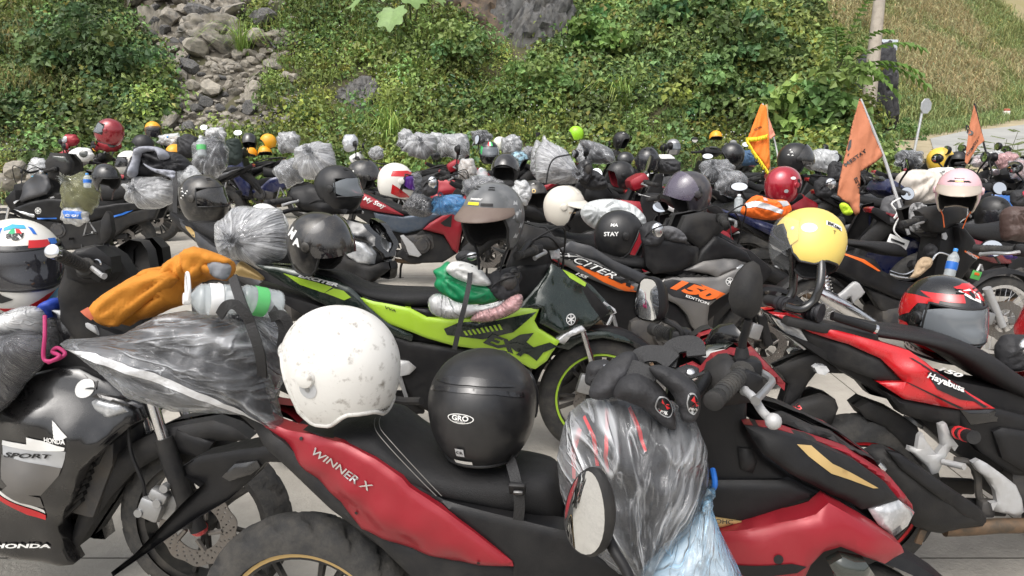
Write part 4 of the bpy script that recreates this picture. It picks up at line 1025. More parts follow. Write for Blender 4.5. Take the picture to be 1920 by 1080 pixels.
class Helmet:
    A, B_, ZU, ZD = .138, .119, .132, .150
    def __init__(s, label, px, py, dep, yaw, style='open', m='black', pitch=0, roll=0, visor=None, vup=0, peak=None, trim=None, k=1., group=None, vents=True, knob=True, lo=False, cat='helmet', edge=None):
        p = at(px, py, dep); s.m = HM[m] if isinstance(m, str) else m; s.style = style; s.k = k
        s.root = thing('helmet', label, cat, p, (R(roll), R(-pitch), R(yaw)), group); s.root.scale = (k, k, k)
        n = 36 if lo else 64; s.n = n; rows = 14 if lo else 26
        sh = MB()
        if style == 'full':
            els = [90 - i * (90 + 56) / rows for i in range(rows + 1)]
            wl, wh, wa = -16, 26, 72
            def keep(az, el): return not (abs((az + 180) % 360 - 180) < wa and wl < el < wh)
            for i in range(rows):
                for q in range(n):
                    a0, a1 = 360 * q / n, 360 * (q + 1) / n
                    if keep((a0 + a1) / 2, (els[i] + els[i + 1]) / 2): pass
                    else: continue
                    sh.add([s.S(a0, els[i]), s.S(a0, els[i + 1]), s.S(a1, els[i + 1]), s.S(a1, els[i])], [(0, 1, 2, 3)])
            s.edge = lambda az: -56
        else:
            E = edge or ([(0, 14), (44, 12), (58, -8), (70, -42), (82, -54), (110, -56), (140, -44), (180, -40)] if style == 'open' else [(0, 12), (50, 8), (75, -8), (95, -18), (130, -16), (180, -14)])
            def ed(az):
                az = abs((az + 180) % 360 - 180)
                for (a, b), (c, d) in zip(E, E[1:]):
                    if a <= az <= c: t = (az - a) / (c - a); t = t * t * (3 - 2 * t); return b + (d - b) * t
            s.edge = ed
            vs = []; fs = []
            for q in range(n):
                az = 360 * q / n; e = ed(az)
                for i in range(rows + 1): vs.append(s.S(az, 90 + (e - 90) * i / rows))
            for q in range(n):
                q2 = (q + 1) % n
                for i in range(rows): fs.append((q * (rows + 1) + i, q * (rows + 1) + i + 1, q2 * (rows + 1) + i + 1, q2 * (rows + 1) + i))
            sh.add(vs, fs)
        me = sh.mesh(s.m, None, 'shell')
        bm = bmesh.new(); bm.from_mesh(me); bmesh.ops.remove_doubles(bm, verts=bm.verts, dist=1e-5)
        for f in bm.faces: f.smooth = True
        li = MB(); bm.verts.index_update()
        bb = {}
        for e in bm.edges:
            if len(e.link_faces) == 1:
                for v in e.verts: bb.setdefault(v.index, []).append(e.other_vert(v).index)
        # lining: the same shell drawn in, joined to the rim
        vv = [v.co.copy() for v in bm.verts]; inner = [Vector((c.x * .87, c.y * .87, c.z * .88)) for c in vv]
        li.v = [tuple(c) for c in inner]; li.f = [tuple(v.index for v in f.verts)[::-1] for f in bm.faces]
        kk = len(li.v); mp = {}
        for e in bm.edges:
            if len(e.link_faces) == 1:
                ids = []
                for v in e.verts:
                    if v.index not in mp: mp[v.index] = len(li.v); li.v.append(tuple(v.co * .998))
                    ids.append((v.index, mp[v.index]))
                li.f.append((ids[0][0], ids[1][0], ids[1][1], ids[0][1]))
        bm.to_mesh(me); bm.free(); put('shell', me, s.root)
        li.build('lining', M_LINING, s.root, angle=None)
        tr = MB()
        loops = s.loops(bb)
        for lp in loops: tr.tube([vv[i] for i in lp] + [vv[lp[0]]], .0055, 6, cap=False)
        tr.build('edge_trim', trim or M_TRIM, s.root, angle=None)
        if visor:
            a0, a1, e0, e1, rr = (-80, 80, 27, -40, 1.09) if style != 'full' else (-76, 76, 29, -19, 1.03)
            vm = {'clear': M_VCLEAR, 'smoke': M_VSMOKE, 'grey': M_VGREY, 'dark': M_VDARK, 'purple': M_VPURPLE}.get(visor, visor)
            vs = []; N = 20; K = 8
            for i in range(K + 1):
                for q in range(N + 1):
                    az = a0 + (a1 - a0) * q / N; t = i / K; tp = abs(2 * q / N - 1) ** 3
                    el = e0 + (e1 - e0) * t; mid = (e0 + e1) / 2; el = mid + (el - mid) * (1 - .55 * tp)
                    vs.append(Vector(s.S(az, el, rr)))
            Rm = Euler((0, R(-vup), 0)).to_matrix()
            vs = [Rm @ v for v in vs]
            fs = [(i * (N + 1) + q, i * (N + 1) + q + 1, (i + 1) * (N + 1) + q + 1, (i + 1) * (N + 1) + q) for i in range(K) for q in range(N)]
            v = MB().add(vs, fs).build('visor', vm, s.root, angle=None)
        if knob and not lo:
            for sg in (-1, 1):
                c = Vector(s.S(sg * 84, 2, 1.0)); mb = MB()
                mb.lathe([(0, .012), (.012, .012), (.020, .009), (.023, .0), (.024, -.008)], 18, Matrix.Translation(c) @ Matrix.Rotation(0 if sg > 0 else math.pi, 4, 'Z')); mb.build('pivot', s.m, s.root)
        if peak:
            vs = []; N = 24
            for lay, off in ((0, .0), (1, .004)):
                for i in range(5):
                    for q in range(N + 1):
                        az = -74 + 148 * q / N; t = i / 4; fl = max(.0, math.cos(R(az) * 1.12)) ** .8
                        p = Vector(s.S(az, 17 - 9 * t * fl, 1.012)); d = Vector((math.cos(R(az)), math.sin(R(az)) * .55, -.30))
                        vs.append(p + d * (.062 * t * fl) + Vector((0, 0, -.014 * t - off)))
            W = N + 1; fs = [(i * W + q, i * W + q + 1, (i + 1) * W + q + 1, (i + 1) * W + q) for i in range(4) for q in range(N)]
            o_ = 5 * W; fs += [tuple(o_ + j for j in f[::-1]) for f in fs[:]]
            fs += [(4 * W + q, 4 * W + q + 1, o_ + 4 * W + q + 1, o_ + 4 * W + q) for q in range(N)]
            MB().add(vs, fs).build('peak', peak, s.root, angle=50)
        if vents and not lo and style != 'half':
            for az in (-26, 26):
                for el in (52, 58):
                    p = [s.S(az - 9, el, 1.006), s.S(az + 9, el, 1.006)]; MB().tube([p[0], s.S(az, el + .6, 1.007), p[1]], .004, 6, flat=.6).build('vent', M_TRIM, s.root)

    def loops(s, bb):
        seen = set(); out = []
        for st in bb:
            if st in seen: continue
            lp = [st]; seen.add(st); cur = st
            while True:
                nx = [i for i in bb[cur] if i not in seen]
                if not nx: break
                cur = nx[0]; seen.add(cur); lp.append(cur)
            if len(lp) > 6: out.append(lp)
        return out
    def S(s, az, el, k=1.):
        a, e = R(az), R(el); ce = math.cos(e); ce = ce ** .72 if el < 0 else ce ** .93
        x = s.A * ce * math.cos(a); y = s.B_ * ce * math.sin(a); z = (s.ZU if el > 0 else s.ZD) * math.sin(e)
        if s.style == 'full' and el < 5 and math.cos(a) > 0: x *= 1 + .16 * min(1, (5 - el) / 20) * math.cos(a) ** 2
        if s.style == 'full' and el < -20: z *= 1.06
        if s.style == 'cap' : pass
        return Vector((x * k, y * k, z * k))
    def patch(s, P, m, name='graphic', k=1.010):
        """P: outline in (azimuth, elevation) degrees"""
        C = [Vector(p) for p in P]; n = len(C); bd = []
        for i in range(n):
            a, c = C[i], C[(i + 1) % n]; q_ = max(1, int((c - a).length / 4)); bd += [a + (c - a) * q / q_ for q in range(q_)]
        pl = [(p.x, p.y) for p in C]; x0 = min(p.x for p in C); y0 = min(p.y for p in C); inn = []
        for i in range(int((max(p.x for p in C) - x0) / 5) + 1):
            for j in range(int((max(p.y for p in C) - y0) / 5) + 1):
                p = Vector((x0 + 5 * i + .7, y0 + 5 * j + .6))
                if pip(p.x, p.y, pl): inn.append(p)
        n = len(bd); v, _, f, _, _, _ = delaunay_2d_cdt(bd + inn, [(i, (i + 1) % n) for i in range(n)], [], 1, 1e-4)
        mb = MB(); mb.v = [tuple(s.S(p.x, p.y, k)) for p in v]; mb.f = [tuple(q) for q in f]
        return mb.build(name, m, s.root, angle=None)
    def text(s, t, az, el, size, m, rot=0, bold=0., name='lettering', k=1.014, tall=1.):
        """lettering of length size (m) centred on azimuth, elevation; read from outside"""
        V, F, asp = text_mesh(t, bold); mb = MB(); c, d = math.cos(R(rot)), math.sin(R(rot)); rad = s.B_ * max(.3, math.cos(R(el)))
        for x, y in V:
            u = (x - .5) * size; v = (y - asp / 2) * size * tall; u, v = u * c - v * d, u * d + v * c
            mb.v.append(tuple(s.S(az + math.degrees(u / rad), el + math.degrees(v / .135), k)))
        mb.f = [tuple(f) for f in F]; return mb.build(name, m, s.root, angle=None)
    def spot(s, az, el, ra, re, m, name='sticker', k=1.011):
        return s.patch([(az + ra * math.cos(q), el + re * math.sin(q)) for q in np.linspace(0, 2 * math.pi, 18, endpoint=False)], m, name, k)
    def strap(s, m=None):
        for sg in (-1, 1): MB().tube([s.S(sg * 84, -45, .93), s.S(sg * 80, -62, .9) + Vector((0, 0, -.03)), s.S(sg * 70, -70, .9) + Vector((0, 0, -.09))], .008, 6, flat=.4).build('chin_strap', m or M_LINING, s.root)

# ------------------------------------------------------------------ soft things: bags, jackets, cloth
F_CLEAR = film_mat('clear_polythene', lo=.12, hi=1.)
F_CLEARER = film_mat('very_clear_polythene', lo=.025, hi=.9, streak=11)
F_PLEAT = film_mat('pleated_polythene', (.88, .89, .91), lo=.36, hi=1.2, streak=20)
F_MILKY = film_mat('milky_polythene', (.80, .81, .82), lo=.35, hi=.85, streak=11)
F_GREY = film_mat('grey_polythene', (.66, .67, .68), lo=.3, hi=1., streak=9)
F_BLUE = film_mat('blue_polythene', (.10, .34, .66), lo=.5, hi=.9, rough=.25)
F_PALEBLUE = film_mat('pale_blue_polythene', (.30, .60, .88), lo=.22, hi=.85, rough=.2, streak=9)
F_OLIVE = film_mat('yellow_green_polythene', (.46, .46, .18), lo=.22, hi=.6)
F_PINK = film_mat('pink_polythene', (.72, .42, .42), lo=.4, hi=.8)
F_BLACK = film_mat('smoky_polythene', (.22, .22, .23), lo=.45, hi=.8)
M_BAGBLK = mat('black_bag_fabric', (.018, .018, .02), .7, bump=.4, bscale=60, two=(.05, .05, .055), tscale=5, tthr=.6)
M_BAGGREY = mat('grey_bag_fabric', (.13, .13, .135), .75, bump=.3, bscale=50, two=(.07, .07, .075), tscale=4)
M_BAGOLV = mat('olive_grey_fabric', (.09, .09, .07), .8, bump=.3, bscale=40)
M_CLOTHW = mat('white_plastic_sack', (.66, .66, .64), .45, bump=.5, bscale=25)
M_CLOTHG = mat('light_grey_sack', (.50, .52, .52), .45, bump=.5, bscale=22)
M_BEIGE = mat('beige_rain_cover', (.56, .51, .45), .6, bump=.4, bscale=18, var=.06)
M_PINKC = mat('pink_cloth', (.62, .38, .38), .7, bump=.3, bscale=25)
M_ORJ = mat('orange_jacket_fabric', (.50, .19, .015), .8, bump=.25, bscale=120, var=.08)
M_GREYL = mat('grey_lining_fabric', (.20, .21, .23), .8, bump=.3, bscale=100)
M_HIVIS = mat('orange_mesh_fabric', (.85, .15, .012), .7, bump=.3, bscale=300)
M_REFL = mat('reflective_tape', (.50, .50, .51), .35, .3)
M_HIVISY = mat('lime_glove_fabric', (.52, .74, .03), .7, bump=.3, bscale=80)
M_GREENBAG = mat('green_plastic_bag', (.008, .22, .085), .38, bump=.4, bscale=22)
M_NAVYC = mat('black_jacket_fabric', (.016, .016, .019), .6, bump=.3, bscale=70)
M_SILVC = mat('grey_jacket_fabric', (.27, .28, .32), .55, bump=.2, bscale=70)
M_BLUEC = mat('blue_cloth', (.015, .05, .33), .6, bump=.3, bscale=40)
M_FLAG = mat('terracotta_flag_cloth', (.47, .17, .085), .8, bump=.2, bscale=90, var=.05)
M_FLAGO = mat('orange_flag_cloth', (.80, .20, .02), .75, bump=.2, bscale=90)
M_FLAGP = mat('salmon_flag_cloth', (.66, .27, .18), .8, bump=.2, bscale=90)
M_BROWN = mat('brown_leather', (.07, .042, .035), .55, bump=.4, bscale=60)
M_STRAP = mat('black_webbing', (.02, .02, .021), .65, bump=.4, bscale=250)
M_PADS = mat('knee_pad_plastic', (.022, .022, .024), .35, coat=.2, dust=.2)
M_TAN = mat('tan_glove_fabric', (.46, .34, .22), .85, bump=.3, bscale=90)
M_WATERB = mat('clear_bottle', (.72, .78, .80), .05, alpha=.38, spec=.9, coat=.5)
M_CAPW = mat('white_cap_plastic', (.76, .76, .76), .35)
M_CAPB = mat('blue_cap_plastic', (.05, .28, .72), .3)
M_PKT = mat('product_label', (.10, .45, .14), .4)
VD = Vector((0, _c, -_s))
class Cushion:
    """a soft stuffed thing: outline in pixels at one distance, swollen to real thickness, with folds"""
    def __init__(s, name, label, P, dep, thick, m, cat='bag', fold=.012, fscale=9., fdir=None, knot=None, kamp=.018, kfreq=22, edge=None, step=None, pins=(), group=None, parent=None, contents=None, tilt=(0, 0), seed=0, smooth=True, sub='film', back=.8, pw=.5):
        if smooth: P = s.round(P)
        c = Vector((sum(p[0] for p in P) / len(P), sum(p[1] for p in P) / len(P)))
        s.dep = dep; s.tilt = tilt; s.c = c; s.T = thick
        u = dep / FPX; s.u = u; C = [Vector(((p[0] - c.x) * u, -(p[1] - c.y) * u)) for p in P]; s.C = C
        W = max(p.x for p in C) - min(p.x for p in C); Hh = max(p.y for p in C) - min(p.y for p in C)
        s.edge = edge or min(W, Hh) * .5; step = step or max(min(W, Hh) / 20, .008)
        s.fold, s.fs, s.fd, s.seed = fold, fscale, fdir, seed
        s.pins = [(Vector(((q[0] - c.x) * u, -(q[1] - c.y) * u)),) + tuple(q[2:]) for q in pins]
        s.knot = Vector(((knot[0] - c.x) * u, -(knot[1] - c.y) * u)) if knot else None; s.kamp, s.kf = kamp, kfreq; s.size = max(W, Hh); s.pw = pw
        s.org = at(c.x, c.y, dep)
        s.pl = [(p.x, p.y) for p in C]
        s.root = None
        if contents or label:
            pass
        me = s.mesh(1., step, m, back, name)
        if label is not None:
            if contents is None:
                s.root = put(name, me, loc=s.org); tag(s.root, label, cat, group)
            else:
                s.root = thing(name, label, cat, s.org, group=group); put(sub, me, s.root)
                f0, k0 = s.fold, s.kamp; s.fold *= .8; s.kamp = 0
                put('contents', s.mesh(.90, step * 1.5, contents, back, 'contents', .86), s.root); s.fold, s.kamp = f0, k0
        else: s.root = put(name, me, parent, loc=s.org - parent.location)
    def round(s, P, k=3):
        n = len(P); o = []
        for i in range(n):
            p0, p1, p2, p3 = [np.array(P[(i + j - 1) % n][:2], float) for j in range(4)]
            for q in range(k):
                t = q / k; o.append(tuple(.5 * ((2 * p1) + (-p0 + p2) * t + (2 * p0 - 5 * p1 + 4 * p2 - p3) * t * t + (-p0 + 3 * p1 - 3 * p2 + p3) * t ** 3)))
        return o
    def dist(s, p): n = len(s.C); return min(dist_seg(p, s.C[i], s.C[(i + 1) % n]) for i in range(n))
    def wr(s, p):
        q = Vector((p.x, p.y, s.seed * 7.3)) * s.fs
        if s.fd is not None:
            a = R(s.fd); q = Vector(((p.x * math.cos(a) + p.y * math.sin(a)) * s.fs * .35, (-p.x * math.sin(a) + p.y * math.cos(a)) * s.fs * 1.7, s.seed * 7.3))
        cr = noise.noise(q * .9 + Vector((9, 2, 4))); cr2 = noise.noise(q * 1.9 + Vector((1, 7, 2)))
        h = -s.fold * (.9 * max(0, 1 - abs(cr) * 9) + .5 * max(0, 1 - abs(cr2) * 8)) + s.fold * ((1 - 2 * abs(noise.noise(q))) * .8 + noise.noise(q * 2.2 + Vector((5, 3, 1))) * .6 + .35 * (1 - 2 * abs(noise.noise(q * 3.7))))
        if s.fd is not None: h = s.fold * (1.5 * noise.noise(q * .8) + .8 * noise.noise(q * 1.7 + Vector((3, 1, 2))) - .7 * max(0, 1 - abs(cr) * 7) - .3 * max(0, 1 - abs(cr2) * 6) + .12 * noise.noise(q * 5))
        for k, (pp, amp, fr, rg) in enumerate(s.pins):     # drapery: folds fanning out from where the cloth is pinched
            d = p - pp; r = d.length; a = math.atan2(d.y, d.x); w_ = a * fr + 1.3 * noise.noise(Vector((p.x * 3, p.y * 3, k + s.seed))) + .9 * noise.noise(Vector((r * 3, k * 3., 1)))
            h += amp * (abs(math.sin(w_)) ** .8 * 1.6 - .9) * min(1, r / (.25 * rg)) * math.exp(-(r / rg) ** 2)
        if s.knot is not None:
            d = p - s.knot; a = math.atan2(d.y, d.x); r = d.length / s.size
            h += s.kamp * (1 - 2 * abs(noise.noise(Vector((math.cos(a) * s.kf * .16, math.sin(a) * s.kf * .16, r * 1.3 + s.seed))))) * (1.15 * math.exp(-r * 1.5))
            h += s.kamp * .35 * noise.noise(Vector((math.cos(a) * s.kf * .3, math.sin(a) * s.kf * .4, r * 2 + s.seed)))
        return h
    def h(s, p, k=1.):
        t = min(1, s.dist(p) / s.edge); b = (1 - (1 - t) ** 2) ** s.pw
        return k * s.T * b + s.wr(p) * min(1, t * 3 + .12)
    def at3(s, p, h):
        """plane position + height towards the camera -> offset from the object's origin"""
        r = Vector((1, 0, 0)); dn = Vector((0, _s, _c))
        return r * p.x + dn * p.y - VD * h + VD * (p.x * s.tilt[0] + p.y * s.tilt[1])
    def mesh(s, k, step, m, back, name, hk=1.):
        C = [c * k for c in s.C]; n = len(C); bd = []
        for i in range(n):
            a, c = C[i], C[(i + 1) % n]; q_ = max(1, int((c - a).length / step)); bd += [a + (c - a) * q / q_ for q in range(q_)]
        pl = [(p.x, p.y) for p in C]; x0 = min(p.x for p in C); y0 = min(p.y for p in C); inn = []
        for i in range(int((max(p.x for p in C) - x0) / step) + 1):
            for j in range(int((max(p.y for p in C) - y0) / step) + 1):
                p = Vector((x0 + (i + .5 * (j % 2)) * step, y0 + j * step))
                if pip(p.x, p.y, pl): inn.append(p)
        nb = len(bd); v, _, f, ov, _, _ = delaunay_2d_cdt(bd + inn, [(i, (i + 1) % nb) for i in range(nb)], [], 1, 1e-5)
        vs = []; st = []
        isb = [any(q < nb for q in o_) for o_ in ov]
        for p in v:
            vs.append(s.at3(p, s.h(p / k) * hk + (hk - 1) * .01))
            d = p - (s.knot if s.knot is not None else Vector((-s.size * .6, s.size * .8))); st.append((math.atan2(d.y, d.x) / 6.283, d.length / s.size, 0))
        n1 = len(vs); mp = {}
        for i, p in enumerate(v):
            if isb[i]: mp[i] = i
            else: mp[i] = len(vs); vs.append(s.at3(p, -back * (s.h(p / k) * hk))); st.append(st[i])
        fs = [tuple(q) for q in f] + [tuple(mp[j] for j in q[::-1]) for q in f]
        mb = MB(); mb.v = [tuple(q) for q in vs]; mb.f = fs; me = mb.mesh(m, None, name)
        a = me.attributes.new('st', 'FLOAT_VECTOR', 'POINT'); a.data.foreach_set('vector', [c for q in st for c in q])
        return me
    def decal(s, P, m, name='print', up=.003):
        s.nd = getattr(s, 'nd', 0) + 1; up += .0006 * s.nd if up > 0 else 0
        C = [Vector(((p[0] - s.c.x) * s.u, -(p[1] - s.c.y) * s.u)) for p in P]; n = len(C); bd = []; step = max(.012, s.size / 30)
        for i in range(n):
            a, c = C[i], C[(i + 1) % n]; q_ = max(1, int((c - a).length / step)); bd += [a + (c - a) * q / q_ for q in range(q_)]
        pl = [(p.x, p.y) for p in C]; x0 = min(p.x for p in C); y0 = min(p.y for p in C)
        inn = [Vector((x0 + step * i + .001, y0 + step * j + .001)) for i in range(int((max(p.x for p in C) - x0) / step) + 1) for j in range(int((max(p.y for p in C) - y0) / step) + 1)]
        inn = [p for p in inn if pip(p.x, p.y, pl)]
        n = len(bd); v, _, f, _, _, _ = delaunay_2d_cdt(bd + inn, [(i, (i + 1) % n) for i in range(n)], [], 1, 1e-5)
        mb = MB(); mb.v = [tuple(s.at3(p, s.h(p) + up)) for p in v]; mb.f = [tuple(q) for q in f]
        return mb.build(name, m, s.root, angle=None)
    def text(s, t, p0, p1, hpx, m, bold=0., shear=0., up=.004, flip=False):
        V, F, asp = text_mesh(t, bold, shear); mb = MB(); a = Vector(p0); e = Vector(p1) - a; u = Vector((e.y, -e.x)).normalized()
        for x, y in V:
            q = a + e * x + u * (y / asp * hpx); p = Vector(((q.x - s.c.x) * s.u, -(q.y - s.c.y) * s.u)); mb.v.append(tuple(s.at3(p, s.h(p) + up)))
        mb.f = [tuple(f) for f in F]; return mb.build('lettering', m, s.root, angle=None)
def blob(px, py, w, h, p=2.4, jit=.05, seed=0, n=18, rot=0):
    rn = random.Random(seed * 13 + int(px)); o = []; c, d = math.cos(R(rot)), math.sin(R(rot))
    for i in range(n):
        a = 2 * math.pi * i / n; ca, sa = math.cos(a), math.sin(a); k = 1 + rn.uniform(-jit, jit)
        x = w / 2 * math.copysign(abs(ca) ** (2 / p), ca) * k; y = h / 2 * math.copysign(abs(sa) ** (2 / p), sa) * k
        o.append((px + x * c - y * d, py + x * d + y * c))
    return o
def bag(label, px, py, dep, w, h, film=F_CLEAR, inside=M_BAGBLK, knot=None, thick=None, p=2.5, jit=.06, seed=1, rot=0, group=None, fold=.010, fscale=10, tail=None, poly=None, name='plastic_bag', kfreq=22, kamp=None, cat='bag'):
    T = thick if thick else min(w, h) * dep / FPX * .42
    if poly: P = poly
    else:
        P = blob(px, py, w, h, p, jit * 1.8, seed, rot=rot, n=22); k_ = random.Random(seed).randrange(4, 9)
        for k_ in (k_, k_ + 5): P[k_] = (px + (P[k_][0] - px) * 1.16, py + (P[k_][1] - py) * 1.2)     # corners of the sack stick out
    b = Cushion(name, label, P, dep, T, film, cat, fold=fold, fscale=fscale, knot=knot, kamp=kamp if kamp is not None else max(.008, min(w, h) * dep / FPX * .085), kfreq=kfreq, contents=inside, group=group, seed=seed)
    if knot:      # the gathered neck: a short twist and a ruffled fan of film
        q = Vector(((knot[0] - b.c.x) * b.u, -(knot[1] - b.c.y) * b.u)); sz = min(w, h) * b.u
        e = b.h(q); p0 = b.at3(q, e - .02); tv = Vector(tail) if tail else Vector((0, 0, 0)); td = (-VD * .8 + Vector((tv.x, 0, -tv.y))).normalized()
        a = td.orthogonal().normalized(); c = td.cross(a); rn = random.Random(seed); vs = []; N = 26; rows = [(.0, .14), (.06, .07), (.12, .055), (.2, .09), (.3, .15)]
        ph = [rn.uniform(.6, 1.35) for _ in range(N)]
        for L_, r_ in rows:
            for k in range(N):
                an = 2 * math.pi * k / N; z = (1 if k % 2 else .72) * (ph[k] if L_ > .15 else 1)
                vs.append(p0 + td * sz * L_ * (.8 + .4 * (ph[k] - .6) if L_ > .15 else 1) + (a * math.cos(an) + c * math.sin(an)) * sz * r_ * z)
        fs = [(i * N + k, i * N + (k + 1) % N, (i + 1) * N + (k + 1) % N, (i + 1) * N + k) for i in range(4) for k in range(N)]
        mb = MB().add(vs, fs); me = mb.mesh(F_MILKY if film in (F_CLEAR, F_CLEARER, F_GREY, F_MILKY) else film, None, 'knot'); at_ = me.attributes.new('st', 'FLOAT_VECTOR', 'POINT')
        at_.data.foreach_set('vector', [c_ for i in range(5) for k in range(N) for c_ in (k / N, i * .2, 0)]); put('knot', me, b.root)
    return b
def ribbon(name, label, P, width, m, dep=None, thick=.003, cat='strap', parent=None, group=None, flip=None):
    """a flat strap through pixels (px, py, distance)"""
    pts = smooth_line([p if isinstance(p, Vector) else at(p[0], p[1], p[2] if len(p) > 2 else dep) for p in P], 5); vs = []; fs = []
    for i, p in enumerate(pts):
        t = (pts[min(i + 1, len(pts) - 1)] - pts[max(i - 1, 0)]).normalized(); s_ = t.cross(flip or VD).normalized() * width / 2; n_ = s_.cross(t).normalized() * thick
        vs += [p - s_ - n_, p + s_ - n_, p + s_ + n_, p - s_ + n_]
    for i in range(len(pts) - 1):
        for k in range(4): fs.append((i * 4 + k, i * 4 + (k + 1) % 4, (i + 1) * 4 + (k + 1) % 4, (i + 1) * 4 + k))
    fs += [(0, 1, 2, 3), tuple(len(vs) - 4 + k for k in range(4))[::-1]]
    me = MB().add(vs, fs).mesh(m, 40, name)
    o = put(name, me, parent) if parent is None else put(name, me, parent, loc=-parent.location)
    if parent is None: tag(o, label, cat, group)
    return o
def ptube(name, label, P, r, m, cat='pole', parent=None, n=8, smooth=True):
    pts = [at(*p) for p in P]; pts = smooth_line(pts, 5) if smooth and len(pts) > 2 else pts
    if isinstance(r, list): r = list(np.interp(np.linspace(0, 1, len(pts)), np.linspace(0, 1, len(r)), r))
    o = MB().tube(pts, r, n).build(name, m, parent, **({'loc': -parent.location} if parent else {}))
    if parent is None: tag(o, label, cat)
    return o
def bottle(label, p0, p1, r, cap=M_CAPW, lab=None, handle=False, group=None, m=None):
    """p0 cap end, p1 base, both (px, py, distance)"""
    a = at(*p0); e = at(*p1) - a; L = e.length; t = thing('water_bottle', label, 'bottle', a, group=group)
    M = e.normalized().to_track_quat('Y', 'Z').to_matrix().to_4x4()
    pr = [(0, .0)] + [(r * .30, 0), (r * .30, L * .07), (r * .42, L * .11), (r * .8, L * .20), (r, L * .28)]
    for q in range(14):
        h = .30 + .66 * q / 14; pr += [(r * (1 if q % 2 else .955), L * h)]
    pr += [(r * .93, L * .985), (r * .6, L), (0, L * .985)]
    MB().lathe(pr, 28, M).build('bottle_body', m or M_WATERB, t, angle=None)
    MB().lathe([(0, -.006), (r * .36, -.006), (r * .40, .0), (r * .40, L * .065), (r * .3, L * .068)], 20, M).build('cap', cap, t)
    if lab: MB().lathe([(r * 1.012, L * .42), (r * 1.016, L * .43), (r * 1.016, L * .66), (r * 1.012, L * .67)], 28, M).build('label_band', lab, t)
    if handle:
        pts = [Vector((x * r, L * y, z * r)) for x, y, z in ((.35, .03, 0), (.6, .02, .75), (.2, .0, 1.55), (-.4, .0, 1.5), (-.7, .02, .7), (-.38, .03, 0))]
        MB().tube([M @ p for p in smooth_line(pts, 5)], r * .10, 8).build('carry_handle', cap, t)
    return t
# ------------------------------------------------------------------ the bikes of the front rows, each shaped on its own
def wipe(o):
    for c in list(o.children): wipe(c)
    bpy.data.objects.remove(o)
M_SEAM = mat('seat_stitching', (.16, .155, .145), .7)
def seat_px(b, S, m=None, k=4, name='seat', parent=None):
    o = []
    for px, yt, yb, hw in S:
        a = b.L(px, yt, -.55 * hw); c = b.L(px, yb, hw); o.append((a.x, a.z, c.z, hw))
    return loft(name, densify(o, k), m or M_SEAT, parent or b.root, n=28)
def seam(b, parent, P, hw, m=None, r=.0011, name='seam'):
    mb = MB(); mb.tube(smooth_line([b.L(*p) for p in P], 5), r, 5); return mb.build(name, m or M_SEAM, parent)
def bars(b, gr=((.915, .235, 1.022),), cowl=None, cm=None, ends=M_BLK2, lever=M_ALU, far=True, near_grip=None, lv=True, cables=True, path=None):
    mb = MB(); mb.tube(smooth_line(path or [(.88, .32, 1.0), (.93, .2, 1.03), (.97, 0, 1.0), (.93, -.2, 1.03), (.88, -.32, 1.0)], 5), .013, 10); bar = mb.build('handlebar', M_BLK, b.root)
    for sd_ in (-1, 1):
        if sd_ == b.near and near_grip: 
            p0, p1 = near_grip; a = b.L(*p0); e = b.L(*p1) - a; grip(b, a, e, bar, lever, ends, e.length, lv)
        elif sd_ == b.near or far: grip(b, (.915, sd_ * .235, 1.022), (-.32, sd_, -.1), bar, lever, ends, lv=lv)
    for k, sd_ in enumerate((-1, 1, -1) if cables else ()):
        MB().tube(smooth_line([(.93, sd_ * .19, 1.03), (1.02 + .03 * k, sd_ * .15, 1.05 + .02 * k), (1.10, sd_ * .07, .95), (1.08, sd_ * .03, .80)], 5), .0042, 6).build('cable', M_BLK, bar)
    return bar
def mirror_px(b, bar, base, tip, face, size, shape='oval', m=None):
    return mirror_part(b, b.L(*base), b.L(*tip), 0, bar, size, m, shape, face)

# --- A: the red bike across the foreground
A = Bike('matte red motorbike across the foreground under the chipped white and black badged helmets', (-.52, 1.65), -7, -1, -4)
gear(A, wr=dict(tread=1, stripe=M_GOLD), wf=dict(stripe=M_REDV), e=True)
A.prism('frame_cover', [(-.05, .80), (.2, .72), (.62, .60), (.78, .60), (.98, .92), (1.06, .88), (1.10, .62), (.95, .42), (.6, .38), (.35, .45), (.12, .62)], M_BLK, .09, px=False, bev=.02)
A.prism('nose_core', [(1.02, .86), (1.18, .80), (1.33, .70), (1.36, .62), (1.20, .52), (.95, .50), (.95, .70)], M_BLK, .10, px=False, bev=.03)
p = A.panel('tail_fairing', [(436, 768, .07), (476, 776, .07), (530, 828), (597, 895), (642, 938), (671, 977), (762, 1020), (850, 1047), (963, 1062), (1060, 1072), (1050, 1130), (930, 1130), (780, 1090), (700, 1012), (620, 955), (520, 860)], M_BLK2, .115, .008, .04)
p = A.panel('side_panel', [(474, 776, .07), (540, 806, .10), (566, 812, .12), (640, 829, .15), (702, 860, .16), (753, 896, .165), (767, 913, .165), (837, 960, .165), (910, 1015, .16), (960, 1053, .155), (963, 1061, .15), (847, 1049, .13), (760, 1022, .125), (678, 991, .12), (669, 979, .12), (640, 940, .12), (597, 897, .11), (530, 830, .08)], PAINT['red'], .13, .010, .05, .018, step=.016, ridge=[(600, 868, .14), (660, 920, .165), (720, 965, .172), (780, 985, .172), (850, 1015, .165)])
for bx, by in ((560, 826), (668, 962), (900, 1046)): p.disc(bx, by, 3.2, M_BLK2, 'bolt')
p.text('WINNER X', (586, 850), (702, 912), 15, M_CHROME, bold=.012, shear=.25)
